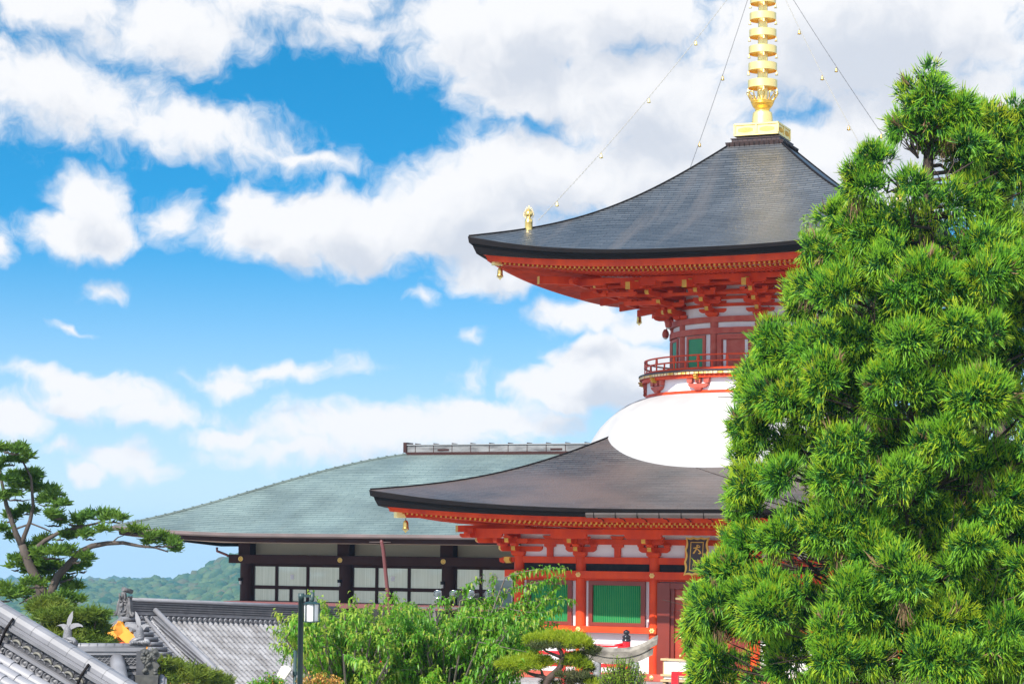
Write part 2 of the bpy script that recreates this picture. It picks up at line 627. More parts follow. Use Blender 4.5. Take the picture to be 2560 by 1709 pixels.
def lattice_mat():
    m = bpy.data.materials.new('green_lattice_paint')
    m.use_nodes = True
    nt = m.node_tree
    p = nt.nodes['Principled BSDF']
    N, L = nt.nodes.new, nt.links.new
    tc = N('ShaderNodeTexCoord')
    n = N('ShaderNodeTexNoise')
    n.inputs['Scale'].default_value = 2.0
    L(tc.outputs['Object'], n.inputs['Vector'])
    mx = N('ShaderNodeMix')
    mx.data_type = 'RGBA'
    mx.inputs[6].default_value = (0.006, 0.24, 0.11, 1)
    mx.inputs[7].default_value = (0.03, 0.36, 0.13, 1)
    L(n.outputs[0], mx.inputs[0])
    L(mx.outputs[2], p.inputs['Base Color'])
    p.inputs['Roughness'].default_value = 0.45
    return m


GREEN = lattice_mat()
# ------------------------------------------------------------------ the pagoda
GT = -4.20                                             # ground under the pagoda, camera height is 0
PX, PY, PROT = 8.07, 71.3, -R_(22.5)
pagoda = empty('pagoda', (PX, PY, GT), PROT,
               'red two storey pagoda with white dome, curved dark roofs and golden spire', 'pagoda')
PM = TR(0, 0, -GT)                                     # pagoda builders write heights above the camera


def P():
    return MB(PM.copy())


def to_world(x, y, z):
    c, s = math.cos(PROT), math.sin(PROT)
    return Vector((PX + c * x - s * y, PY + s * x + c * y, z))


def part(mb, name, mats, parent, **k):
    return mb.build(name, mats, parent, **k)


class Roof:
    def __init__(self, R, r0, hip, zmid, pexp=2.6, lam=0.55):
        self.R, self.r0, self.p, self.lam = R, r0, pexp, lam
        c = [q[0] for q in hip]
        self.poly = np.polyfit(c, [q[1] for q in hip], 4)
        self.L = float(np.polyval(self.poly, R)) - zmid
        self.zmid = zmid

    def zh(self, c):
        return float(np.polyval(self.poly, c))

    def lift(self, c):
        return self.L * max(0.0, (c - self.r0) / (self.R - self.r0)) ** 2.5

    def z(self, c, s):
        return self.zh(c) - self.lift(c) * (1 - abs(s) ** self.p)

    def ze(self, s, lam=1.0):
        return self.zmid + lam * self.L * abs(s) ** self.p


def roof_parts(rf, parent, mat_top, names, red, fasc, raf, sel_rng, purlin, hipbeam):
    R, r0 = rf.R, rf.r0
    nu, nv = 44, 22
    # arc length along the slope, for the courses
    cs = [R + (r0 - R) * (j / nv) for j in range(nv + 1)]
    arc = [0.0]
    for j in range(nv):
        arc.append(arc[-1] + math.hypot(cs[j + 1] - cs[j], rf.z(cs[j + 1], 0) - rf.z(cs[j], 0)))
    t = P()
    for k in range(4):
        def fn(u, v):
            c = R + (r0 - R) * v
            s = -1 + 2 * u
            return (s * c, -c, rf.z(c, s))

        def uvf(u, v):
            c = R + (r0 - R) * v
            j = min(int(v * nv + 0.5), nv)
            return ((-1 + 2 * u) * c + 31.7 * k, arc[j] - 0.22 * abs(-1 + 2 * u) ** 3 * (1 - v))
        t.grid(fn, nu, nv, 0, RZ(k * math.pi / 2), True, uvf)
    # hip cap
    for k in range(4):
        pts = [(-c, -c, rf.z(c, 1) + 0.012) for c in np.linspace(R - 0.02, r0, 24)]
        t.tube(pts, 0.035, 6, 1, RZ(k * math.pi / 2))
    t.build(names[0], [mat_top, BLACKEDGE], parent)
    # stepped dark eave edge; thicker towards the corners
    e = P()
    prof = [(R, 0.0, 1.0), (R + 0.005, -0.012, 1.0), (R - 0.02, -0.105, 0.86), (R - 0.10, -0.112, 0.84), (R - 0.12, -0.155, 0.75), (R - 0.20, -0.235, rf.lam), (R - 0.42, -0.24, rf.lam)]
    for k in range(4):
        for (c0, d0, l0), (c1, d1, l1) in zip(prof[:-1], prof[1:]):
            def fe(u, v, c0=c0, d0=d0, l0=l0, c1=c1, d1=d1, l1=l1):
                s = -1 + 2 * u
                c, d, l = c0 + (c1 - c0) * v, d0 + (d1 - d0) * v, l0 + (l1 - l0) * v
                return (s * c, -c, rf.ze(s, l) + d)
            e.grid(fe, 40, 1, 0, RZ(k * math.pi / 2), False, None, True)
    e.build('eave_edge', BLACKEDGE, parent)
    fz0, fz1 = fasc                                    # offsets of the red fascia
    fb = P()
    for k in range(4):
        for (ca, cb, za, zb, mi) in ((R - 0.36, R - 0.40, fz0 + 0.03, fz0 - 0.012, 1), (R - 0.42, R - 0.43, fz0 - 0.012, (fz0 + fz1) / 2, 0),
                                     (R - 0.445, R - 0.455, (fz0 + fz1) / 2, fz1, 0), (R - 0.455, R - 0.66, fz1, fz1 + 0.004, 0), (R - 0.36, R - 0.445, fz0 - 0.012, fz0 - 0.0121, 0), (R - 0.43, R - 0.446, (fz0 + fz1) / 2, (fz0 + fz1) / 2 - 0.0001, 0)):
            def ff(u, v, ca=ca, cb=cb, za=za, zb=zb):
                s = -1 + 2 * u
                c = ca + (cb - ca) * v
                return (s * c, -c, rf.ze(s, rf.lam) + za + (zb - za) * v)
            fb.grid(ff, 40, 1, mi, RZ(k * math.pi / 2), False, None, True)
    fb.build('fascia', [red, FRAMEWHITE], parent)
    # rafters: outer tier and inner tier, parallel, cut at the hips
    rest = P()
    half = 0.03
    sp = raf['sp']
    hh = 0.085
    n = int((R - 0.55) / sp)
    for k in range(4):
        for tier, (ce, ci, dz, slope) in enumerate((raf['outer'], raf['inner'])):
            for i in range(-n, n + 1):
                x = (i + 0.5 * tier * 0) * sp
                if abs(x) > ce - 0.08:
                    continue
                yi = max(ci, abs(x) + 0.1)
                if ce - yi < 0.06:
                    continue
                zo = rf.ze(x / ce, rf.lam) + dz
                zi = zo + slope * (ce - yi) - (rf.ze(x / ce, rf.lam) - rf.ze(min(1, abs(x) / max(yi, 0.1)), 0) if False else 0)
                v = [(x - half, -ce, zo), (x + half, -ce, zo), (x + half, -ce, zo + hh), (x - half, -ce, zo + hh),
                     (x - half, -yi, zi), (x + half, -yi, zi), (x + half, -yi, zi + hh), (x - half, -yi, zi + hh)]
                f = [(0, 1, 2, 3), (7, 6, 5, 4), (0, 4, 5, 1), (1, 5, 6, 2), (2, 6, 7, 3), (3, 7, 4, 0)]
                ms = [1, 0, 0, 0, 0, 0]
                if k == 0 and tier == 0 and sel_rng[0] <= i <= sel_rng[1]:
                    one = P()
                    one.add(v, f, ms, RZ(0))
                    one.build('rafter', [VERM, YEL], parent)
                else:
                    rest.add(v, f, ms, RZ(k * math.pi / 2))
    rest.build('rafter_rows', [VERM, YEL], parent, kind='stuff')
    # boards above the rafters
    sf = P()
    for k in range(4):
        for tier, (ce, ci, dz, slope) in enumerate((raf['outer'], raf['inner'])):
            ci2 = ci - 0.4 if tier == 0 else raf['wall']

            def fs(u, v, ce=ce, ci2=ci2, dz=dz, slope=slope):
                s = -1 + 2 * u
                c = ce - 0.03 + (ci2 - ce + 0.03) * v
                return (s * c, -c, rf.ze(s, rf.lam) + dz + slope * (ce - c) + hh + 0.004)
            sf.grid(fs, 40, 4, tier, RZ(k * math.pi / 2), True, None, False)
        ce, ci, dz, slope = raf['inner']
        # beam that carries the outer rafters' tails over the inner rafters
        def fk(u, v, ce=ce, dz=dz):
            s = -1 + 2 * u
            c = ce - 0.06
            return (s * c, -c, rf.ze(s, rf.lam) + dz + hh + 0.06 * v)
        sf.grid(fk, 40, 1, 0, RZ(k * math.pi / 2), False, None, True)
    sf.build('soffit_boards', [mat('soffit_shaded_red', (0.40, 0.035, 0.013), 0.7), PLASTER], parent)  # outer boards' red is darkened to paint in shade between the rafters
    # hip beams with gold caps
    for k in range(4):
        hb = P()
        (c_end, z_end, c_in, z_in, w, h) = hipbeam
        d = math.sqrt(2)
        Mh = RZ(k * math.pi / 2 - math.pi / 4)          # along -y after rotation = the corner
        poly = [(-c_end * d, z_end), (-c_end * d, z_end + h), (-c_in * d, z_in + h), (-c_in * d, z_in)]
        hb.prism(poly, -w / 2, w / 2, lambda a, b, c: (c, a, b), 0, Mh)
        cap = 0.30
        zz = (z_in - z_end) / ((c_end - c_in) * d)
        poly = [(-c_end * d - 0.015, z_end - 0.012), (-c_end * d - 0.015, z_end + h * 0.8), (-c_end * d + 0.05, z_end + h + 0.012), (-c_end * d + cap, z_end + h + 0.012 + zz * cap), (-c_end * d + cap * 0.75, z_end + h * 0.5), (-c_end * d + cap, z_end - 0.012 + zz * cap)]
        hb.prism(poly, -w / 2 - 0.012, w / 2 + 0.012, lambda a, b, c: (c, a, b), 1, Mh)
        hb.build('hip_beam', [VERM, GOLD_P], parent)
    # purlin
    if purlin:
        (c, z0, z1, w, ext) = purlin
        pb = P()
        for k in range(4):
            pb.box(-c - ext, c + ext, -c - w / 2, -c + w / 2, z0, z1, 0, RZ(k * math.pi / 2))
        pb.build('eave_purlin', VERM, parent)


UHIP = [(7.26, 9.33), (6.72, 9.44), (5.91, 9.66), (5.1, 9.95), (4.27, 10.32), (3.43, 10.80), (3.12, 11.0), (2.34, 11.58), (1.55, 12.26), (0.85, 12.86)]
LHIP = [(9.45, 1.48), (8.89, 1.54), (8.12, 1.67), (7.34, 1.83), (6.54, 2.05), (5.74, 2.33), (4.92, 2.70), (4.51, 2.91), (4.05, 3.15), (3.0, 3.75)]
URF = Roof(7.26, 0.85, UHIP, 8.69)
LRF = Roof(9.45, 3.2, LHIP, 0.935)
up = empty('upper_roof'); up.parent = pagoda
lo = empty('lower_roof'); lo.parent = pagoda
roof_parts(URF, up, SLATE_U, ('roof_surface',), VERM, (-0.24, -0.435),
           dict(sp=0.153, outer=(6.64, 5.85, -0.50, 0.10), inner=(6.02, 4.2, -0.515, 0.015), wall=2.7), (-41, 6),
           (4.62, 8.05, 8.19, 0.16, 0.5), (6.66, 8.50, 3.2, 8.42, 0.2, 0.22))
roof_parts(LRF, lo, SLATE_L, ('roof_surface',), VERM, (-0.235, -0.39),
           dict(sp=0.160, outer=(8.82, 7.9, -0.455, 0.08), inner=(8.12, 6.6, -0.52, -0.045), wall=6.0), (-53, -4),
           (7.05, 0.20, 0.36, 0.18, 0.3), (8.85, 0.66, 6.0, 0.62, 0.22, 0.24))

# cap at the top of the upper roof
cp = P()
z0 = URF.zh(0.95)
cp.frustum(0, 0, z0 + 0.0, z0 + 0.15, 0.93, 0.97, m=0)
cp.frustum(0, 0, z0 + 0.151, z0 + 0.27, 0.80, 0.80, m=0)
cp.box(-0.83, 0.83, -0.83, 0.83, z0 + 0.271, z0 + 0.30, 0)
for k in range(4):
    for i in range(-5, 6):
        cp.box(i * 0.165 - 0.006, i * 0.165 + 0.006, -0.975, -0.93, z0 + 0.01, z0 + 0.145, 1, RZ(k * math.pi / 2))
        if abs(i) < 5:
            cp.box(i * 0.16 + 0.05, i * 0.16 + 0.06, -0.806, -0.79, z0 + 0.155, z0 + 0.265, 1, RZ(k * math.pi / 2))
cp.build('roof_cap', [BROWNCAP, BLACKEDGE], up)
# gutter along the front of the lower roof
gt = P()
gz = LRF.zmid - 0.12
gt.prism([(-9.46, gz), (-9.47, gz - 0.13), (-9.56, gz - 0.14), (-9.60, gz - 0.05), (-9.60, gz + 0.005), (-9.575, gz + 0.005), (-9.575, gz - 0.04), (-9.55, gz - 0.115), (-9.49, gz - 0.11), (-9.485, gz)],
         -2.45, 2.6, lambda a, b, c: (c, a, b), 0)
for i in range(8):
    x = -2.2 + i * 0.66
    gt.box(x - 0.008, x + 0.008, -9.615, -9.455, gz - 0.15, gz + 0.012, 1)
    gt.tube([(x + 0.1, -9.0, gz - 0.24), (x + 0.1, -9.2, gz - 0.16), (x + 0.1, -9.5, gz - 0.15)], 0.012, 5, 1)
gt.build('gutter', [mat('grey_brown_gutter', (0.085, 0.068, 0.064), 0.5, noise=((0.06, 0.05, 0.045), 2, 0.2)), BLACKEDGE], lo)

# ---- spire
spire = empty('spire'); spire.parent = pagoda
b = P()
bz0, bz1 = 13.16, 13.56
b.box(-0.72, 0.72, -0.72, 0.72, bz0, bz1 - 0.002, 0)
for k in range(4):
    M = RZ(k * math.pi / 2)
    b.box(-0.75, 0.75, -0.75, -0.718, bz1 - 0.06, bz1, 0, M)
    b.box(-0.75, 0.75, -0.75, -0.718, bz0 - 0.001, bz0 + 0.06, 0, M)
    for x in (-0.72, 0.0, 0.72):
        b.box(x - 0.035, x + 0.035, -0.748, -0.718, bz0 + 0.06, bz1 - 0.06, 0, M)
    for x in (-0.36, 0.36):
        for i in range(-7, 8):
            hz = 0.10 - 0.0009 * i * i
            b.box(x + i * 0.033 - 0.008, x + i * 0.033 + 0.008, -0.733, -0.718, 13.35 - hz * 0.9, 13.35 + hz * 0.8, 1, M)
b.build('spire_base', [GOLD_P, YEL], spire, bevel=0.006)
s = P()
s.lathe([(0.36, 13.56), (0.355, 13.60), (0.33, 13.85), (0.315, 13.98), (0.30, 14.02), (0.24, 14.05), (0.24, 14.06)], 40, m=0)
s.lathe([(0.235, 14.05), (0.235, 14.12), (0.26, 14.16), (0.30, 14.20), (0.335, 14.25), (0.345, 14.29), (0.36, 14.30), (0.365, 14.33), (0.35, 14.345), (0.385, 14.36), (0.385, 14.385), (0.2, 14.39), (0.17, 14.40)], 40, m=1)
s.lathe([(0.175, 14.38), (0.168, 15.5), (0.152, 17.0), (0.14, 19.4)], 28, m=0)
s.build('spire_shaft', [mat('gold_leaf', (0.98, 0.76, 0.30), 0.4, 0.8), GOLD_IN], spire)
pc = P()
for k in range(8):
    M = RZ(k * math.pi / 4 + 0.2)
    for sx in (-1, 1):
        pts = [(sx * 0.03, -0.33, 14.37), (sx * 0.05, -0.40, 14.47), (sx * 0.09, -0.44, 14.55), (sx * 0.11, -0.47, 14.62), (sx * 0.07, -0.50, 14.66), (0, -0.51, 14.655)]
        pc.tube(pts, [0.02, 0.026, 0.028, 0.028, 0.026, 0.02], 6, 0, M)
pc.build('petal_crown', GOLD, spire)
ring_z = [14.82, 15.385, 15.945, 16.50, 17.055, 17.60, 18.14, 18.66, 19.17]
for i, z in enumerate(ring_z):
    r = 0.478 - 0.0115 * i
    g = P()
    h = 0.25 - 0.006 * i
    g.lathe([(r, z), (r, z + h), (r - 0.02, z + h), (r - 0.02, z), (r, z)], 48, 0, 0, [0, 0, 1, 0], smooth=False)
    for q in g.f:
        pass
    g.s = [True] * len(g.s)
    for k in range(4):                                  # spokes
        g.box(-0.02, 0.02, -r + 0.01, -0.13, z + h * 0.55, z + h * 0.7, 1, RZ(k * math.pi / 2 + 0.35))
    ro = g.build('ring', [GOLD_P, GOLD_IN], spire)
    m_ = ro.modifiers.new('edge', 'EDGE_SPLIT'); m_.split_angle = R_(40)
    if i < 6:
        for k in range(4):
            a = k * math.pi / 2 + 0.35
            bb = P()
            x, y = (r - 0.01) * math.sin(a), -(r - 0.01) * math.cos(a)
            bb.lathe([(0.0, z - 0.0), (0.012, z - 0.01), (0.028, z - 0.03), (0.033, z - 0.09), (0.04, z - 0.12), (0.055, z - 0.135), (0.0, z - 0.13)], 12, x, y)
            bb.build('ring_bell', GOLD_P, spire)

# ---- upper drum
drum = P()
drum.lathe([(2.85, 5.2), (2.85, 8.4)], 96, m=0)
drum.build('drum_wall', PLASTER, pagoda)
for (z0, z1, r) in ((6.91, 7.085, 2.98), (6.55, 6.735, 2.98)):
    q = P()
    q.lathe([(2.84, z0), (r, z0), (r, z1), (2.84, z1)], 96, smooth=False)
    o = q.build('ring_beam', PINKRED, pagoda)
    q.s = None
q = P()
for k in range(12):
    a = R_(-105 + 30 * k)
    q1 = P()
    q1.lathe([(0.155, 5.3), (0.155, 6.56)], 20, 2.80 * math.cos(a), 2.80 * math.sin(a))
    q1.lathe([(0.155, 6.73), (0.155, 6.915)], 20, 2.80 * math.cos(a), 2.80 * math.sin(a))
    q1.build('drum_column', PINKRED, pagoda)


def arc_box(mb, a0, a1, r0, r1, z0, z1, n=8, m=0):
    """box bent round the axis: angles in degrees"""
    vs, fs = [], []
    for i in range(n + 1):
        a = R_(a0 + (a1 - a0) * i / n)
        c, s_ = math.cos(a), math.sin(a)
        vs += [(r0 * c, r0 * s_, z0), (r1 * c, r1 * s_, z0), (r1 * c, r1 * s_, z1), (r0 * c, r0 * s_, z1)]
    for i in range(n):
        A, B = 4 * i, 4 * i + 4
        for k in range(4):
            fs.append((A + k, A + (k + 1) % 4, B + (k + 1) % 4, B + k))
    fs += [(3, 2, 1, 0), (4 * n, 4 * n + 1, 4 * n + 2, 4 * n + 3)]
    mb.add(vs, fs, m)


for k in range(12):
    ac = -90 + 30 * k
    if k % 3 == 0:                                      # door bays on the four sides
        dd = P()
        arc_box(dd, ac - 11.5, ac + 11.5, 2.84, 2.90, 5.3, 6.50, 8, 0)
        arc_box(dd, ac - 11.5, ac + 11.5, 2.901, 2.99, 6.36, 6.52, 8, 1)
        for s_ in (-1, 1):
            arc_box(dd, ac + s_ * 11.5, ac + s_ * 8.6, 2.901, 2.99, 5.3, 6.36, 3, 1)
            arc_box(dd, ac + s_ * 7.9, ac + s_ * 6.0, 2.89, 2.912, 5.35, 6.34, 3, 2)
        dd.build('drum_door', [PINKRED, VERM_D if False else PINKRED, PLASTER], pagoda, recalc=True)
    else:
        w = empty('drum_window'); w.parent = pagoda
        fr = P()
        arc_box(fr, ac - 8.6, ac + 8.6, 2.851, 2.905, 6.43, 6.53, 8)
        arc_box(fr, ac - 8.6, ac + 8.6, 2.851, 2.905, 5.35, 5.46, 8)
        arc_box(fr, ac - 8.6, ac - 6.6, 2.851, 2.905, 5.46, 6.43, 2)
        arc_box(fr, ac + 6.6, ac + 8.6, 2.851, 2.905, 5.46, 6.43, 2)
        fr.build('window_frame', PINKRED, w, recalc=True)
        lt = P()
        for i in range(14):
            a = R_(ac - 6.2 + 12.4 * i / 13)
            lt.frustum(0, -2.868, 5.46, 6.43, 0.021, 0.021, 0.012, 0.012, 0, RZ(a + math.pi / 2))
        lt.build('lattice', GREEN, w)

# ---- balcony
bal = empty('balcony'); bal.parent = pagoda
q = P()
q.lathe([(2.8, 5.36), (3.96, 5.36), (3.975, 5.35), (3.975, 5.305), (3.90, 5.30), (2.8, 5.30)], 120, smooth=False)
q.build('balcony_floor', mat('dark_floor_edge', (0.05, 0.03, 0.035), 0.5), bal)
jo = P()
nj = 150
for k in range(nj):
    a = 2 * math.pi * k / nj
    jo.box(-0.07, 0.07, -3.95, -3.3, 5.225, 5.299, 0, RZ(a), {2: 1})
jo.build('joist_ends', [PINKRED, YEL_W], bal, kind='stuff')
q = P()
q.lathe([(3.3, 5.22), (3.86, 5.22), (3.86, 5.115), (3.3, 5.115)], 120, smooth=False)
q.build('balcony_beam', VERM, bal)
q = P()
q.lathe([(3.70, 4.55), (3.70, 5.2)], 96)
q.build('neck_wall', PLASTER, bal)
q = P()
q.lathe([(3.6, 4.60), (3.745, 4.60), (3.745, 4.725), (3.6, 4.725)], 96, smooth=False)
q.build('neck_band', VERM, bal)
rail = empty('railing'); rail.parent = pagoda
for (z0, z1, w) in ((5.38, 5.44, 0.045), (5.61, 5.655, 0.04), (5.80, 5.845, 0.045)):
    q = P()
    q.lathe([(3.80 - w, z0), (3.80, z0), (3.80, z1), (3.80 - w, z1), (3.80 - w, z0)], 120, smooth=False)
    q.build('rail', VERM, rail)
for k in range(48):
    a = R_(-105 + 7.5 * k)
    q = P()
    top = 5.80 if k % 2 == 0 else 5.61
    q.box(-0.028, 0.028, -3.795, -3.765, 5.44, 5.61, 0, RZ(a + math.pi / 2))
    if k % 2 == 0:
        q.frustum(0, -3.78, 5.655, 5.80, 0.055, 0.035, 0.022, 0.022, 0, RZ(a + math.pi / 2))
    q.build('baluster', VERM, rail)
for k in range(12):                                     # brackets under the balcony
    a = R_(-105 + 30 * k) + math.pi / 2
    q = P()
    M = RZ(a)
    q.frustum(0, -3.74, 4.726, 4.80, 0.10, 0.15, 0.06, 0.09, 0, M)
    q.prism([(-0.36, 4.93), (-0.36, 4.89), (-0.30, 4.83), (-0.20, 4.80), (0.20, 4.80), (0.30, 4.83), (0.36, 4.89), (0.36, 4.93)], -3.80, -3.68, lambda u, v, c: (u, c, v), 0, M)
    for x in (-0.31, 0.0, 0.31):
        q.frustum(x, -3.745, 4.95, 5.11, 0.08, 0.105, 0.06, 0.06, 0, M)
    q.prism([(-3.98, 5.20), (-4.0, 5.16), (-3.95, 5.12), (-3.97, 5.08), (-3.90, 5.05), (-3.80, 5.04), (-3.7, 5.04), (-3.7, 5.2)], -0.05, 0.05, lambda u, v, c: (c, u, v), 1, M)
    q.build('balcony_bracket', [PINKRED, YEL], bal)

# ---- dome
dm = P()
dm.lathe([(3.55, 4.72), (3.66, 4.66), (4.0, 4.56), (4.34, 4.41), (4.65, 4.20), (4.95, 3.95), (5.22, 3.66), (5.42, 3.36), (5.60, 3.02), (5.74, 2.65), (5.83, 2.3), (5.86, 1.9), (5.82, 1.4)], 128)
dm.build('dome', DOMEW, pagoda)

# ---- lower storey
W = 6.0
COLX = (-5.97, -3.93, -1.565, 1.565, 3.93, 5.97)
pl = P()
pl.box(-7.6, 7.6, -7.6, 7.6, GT + 0.001, -4.18, 0)
pl.box(-8.0, 8.0, -8.0, 8.0, GT - 0.6, GT, 0)
STONE = mat('grey_stone', (0.34, 0.34, 0.35), 0.8, noise=((0.22, 0.22, 0.23), 6, 0.25), bump=(30, 0.2))
pl.build('stone_podium', STONE, pagoda)
wl = P()
for k in range(4):
    wl.box(-5.95, 5.95, -5.95, -5.90, -4.17, 0.30, 0, RZ(k * math.pi / 2))
wl.build('lower_wall', PLASTER, pagoda)
cols = set()
for k in range(4):
    for x in COLX:
        v = RZ(k * math.pi / 2) @ Vector((x, -5.97, 0))
        key = (round(v.x, 2), round(v.y, 2))
        if key in cols:
            continue
        cols.add(key)
        c = P()
        c.lathe([(0.165, -4.18), (0.165, -0.475)], 20, v.x, v.y)
        c.build('column', VERM, pagoda)
for k in range(4):
    M = RZ(k * math.pi / 2)
    side = [('ground_sill', -4.178, -3.96, 6.22, 0.20, PINKRED), ('lower_beam', -2.76, -2.575, 6.20, 0.19, VERM), ('upper_beam', -1.125, -0.90, 6.24, 0.21, VERM),
            ('head_beam', -0.68, -0.475, 6.05, 0.12, VERM), ('wall_plate', -0.10, 0.07, 6.04, 0.11, VERM)]
    for (nm, z0, z1, yo, dpt, mt) in side:
        q = P()
        ext = yo + (0.02 if nm == 'ground_sill' else 0.0)
        if nm == 'lower_beam':
            for s_ in (-1, 1):
                xe = ext if k % 2 == 0 else ext - dpt - 0.002
                q = P()
                q.box(min(s_ * 1.43, s_ * xe), max(s_ * 1.43, s_ * xe), -yo, -yo + dpt, z0, z1, 0, M)
                q.build(nm, mt, pagoda, bevel=0.008)
            continue
        elif k % 2 == 0:
            q.box(-ext - 0.12 * (nm == 'upper_beam'), ext + 0.12 * (nm == 'upper_beam'), -yo, -yo + dpt, z0, z1, 0, M)
        else:
            q.box(-ext + dpt + 0.002, ext - dpt - 0.002, -yo, -yo + dpt, z0, z1, 0, M)
        q.build(nm, mt, pagoda, bevel=0.008)
    q = P()
    q.box(-5.8, 5.8, -5.99, -5.951, -0.90, -0.68, 0, M)
    q.build('vent_panel', BLACKP, pagoda)
    q = P()
    q.box(-5.9, 5.9, -6.045, -5.952, -1.20, -1.126, 0, M)
    q.build('window_lintel', VERM, pagoda)
    for i in range(5):
        x0, x1 = COLX[i] + 0.165, COLX[i + 1] - 0.165
        if i != 2:
            w = empty('window'); w.parent = pagoda
            fr = P()
            a, b_ = x0 + 0.11, x1 - 0.11
            z0, z1 = -2.57, -1.20
            t = 0.13
            fr.box(a, b_, -6.07, -5.952, z1 - t, z1 - 0.001, 0, M)
            fr.box(a, b_, -6.07, -5.952, z0, z0 + t * 0.9, 0, M)
            fr.box(a, a + t, -6.07, -5.952, z0 + t * 0.9, z1 - t, 0, M)
            fr.box(b_ - t, b_, -6.07, -5.952, z0 + t * 0.9, z1 - t, 0, M)
            fr.build('window_frame', VERM_D, w)
            lt = P()
            ns = int((b_ - a - 2 * t) / 0.058)
            for j in range(ns):
                xx = a + t + (j + 0.5) * (b_ - a - 2 * t) / ns
                hw = (b_ - a - 2 * t) / ns * 0.5
                lt.prism([(xx - hw, -5.955), (xx - hw * 0.9, -5.985), (xx, -6.025), (xx + hw * 0.9, -5.985), (xx + hw, -5.955)], z0 + t * 0.9, z1 - t, lambda u, v, c: (u, v, c), 0, M, {3: 1})
            lt.build('lattice', [GREEN, mat('pale_green_edge', (0.10, 0.46, 0.16), 0.45, noise=((0.22, 0.50, 0.15), 2.0, 0.2))], w)
        else:
            dr = empty('door'); dr.parent = pagoda
            fr = P()
            for s_ in (-1, 1):
                fr.box(min(s_ * 1.42, s_ * 1.02), max(s_ * 1.42, s_ * 1.02), -6.17, -5.952, -3.96, -1.22, 0, M)
                fr.box(min(s_ * 1.02, s_ * 0.90), max(s_ * 1.02, s_ * 0.90), -6.10, -5.952, -3.96, -1.36, 0, M)
            fr.box(-1.02, 1.02, -6.165, -5.952, -1.40, -1.221, 0, M)
            fr.build('door_frame', VERM_D, dr, bevel=0.01)
            for s_ in (-1, 1):
                lf = P()
                lf.box(min(s_ * 0.90, s_ * 0.004), max(s_ * 0.90, s_ * 0.004), -6.02, -5.952, -3.96, -1.41, 0, M)
                lfo = lf.build('door_leaf', mat('door_red', (0.40, 0.052, 0.020), 0.4, noise=((0.33, 0.042, 0.018), 2.2, 0.2)), dr)
                if k == 0:
                    for zz in (-1.72, -3.6):
                        hg = P()
                        hg.prism([(0.89, zz), (0.45, zz - 0.02), (0.40, zz + 0.03), (0.45, zz + 0.08), (0.89, zz + 0.06)], -6.04, -6.021, lambda u, v, c, s_=s_: (s_ * u, c, v), 0, M)
                        hg.build('hinge', GOLD_P, dr, recalc=True)
                    for zz in (-1.69, -2.30, -2.85, -3.4):
                        st = P()
                        st.lathe([(0.0, 0.045), (0.03, 0.035), (0.05, 0.0)], 12, 0, 0, 0, M @ TR(s_ * (0.72 if zz != -1.69 else 0.32), -6.02, zz) @ Matrix.Rotation(math.pi / 2, 4, 'X'))
                        st.build('stud', GOLD_P, dr)
    # gold flower studs on the beams
    if k in (0, 3):
        for x in COLX:
            for (zz, yo) in ((-1.01, 6.24), (-2.667, 6.20), (-4.07, 6.22)):
                st = P()
                rr = 0.085 if zz > -4 else 0.075
                pr = [(0.0, 0.05), (rr * 0.35, 0.045), (rr * 0.4, 0.02), (rr * 0.8, 0.03), (rr, 0.0)]
                M2 = M @ TR(x, -yo, zz) @ Matrix.Rotation(math.pi / 2, 4, 'X')
                if zz > -4:
                    for pth in range(6):
                        a = pth * math.pi / 3
                        st.lathe([(0.0, 0.03), (0.025, 0.024), (0.036, 0.0)], 8, 0.052 * math.cos(a), 0.052 * math.sin(a), 0, M2)
                    st.lathe([(0.0, 0.05), (0.025, 0.04), (0.03, 0.0)], 10, 0, 0, 0, M2)
                else:
                    st.lathe(pr, 14, 0, 0, 0, M2)
                st.build('flower_stud', GOLD_P, pagoda)

# ---- brackets


def arm(mb, L, z0, z1, y0, y1, M, cy=0.0, m=0, x=0.0):
    """boat-shaped bracket arm along x, curved up at both ends"""
    h = z1 - z0
    a = L / 2
    poly = [(-a, z1), (-a, z0 + 0.5 * h), (-a + 0.25 * h, z0 + 0.22 * h), (-a + 0.7 * h, z0), (a - 0.7 * h, z0), (a - 0.25 * h, z0 + 0.22 * h), (a, z0 + 0.5 * h), (a, z1)]
    mb.prism([(p + x, q) for p, q in poly], y0, y1, lambda u, v, c: (u, c, v), m, M)


def arm_out(mb, yo, yi, z0, z1, w, M, m=0, ye=1, x=0.0):
    """bracket arm that steps outwards (towards -y), rounded below, ochre on its end"""
    h = z1 - z0
    poly = [(-yo, z1), (-yo, z0 + 0.48 * h), (-yo + 0.22 * h, z0 + 0.2 * h), (-yo + 0.62 * h, z0), (-yi, z0), (-yi, z1)]
    mb.prism(poly, x - w / 2, x + w / 2, lambda u, v, c: (c, u, v), m, M, {2: ye, 3: ye})


def block(mb, x, y, z0, z1, a, M, m=0):
    zc = z0 + (z1 - z0) * 0.45
    mb.frustum(x, y, z0, zc, a * 0.72, a, m=m, M=M)
    mb.box(x - a, x + a, y - a, y + a, zc + 0.0005, z1, m, M)


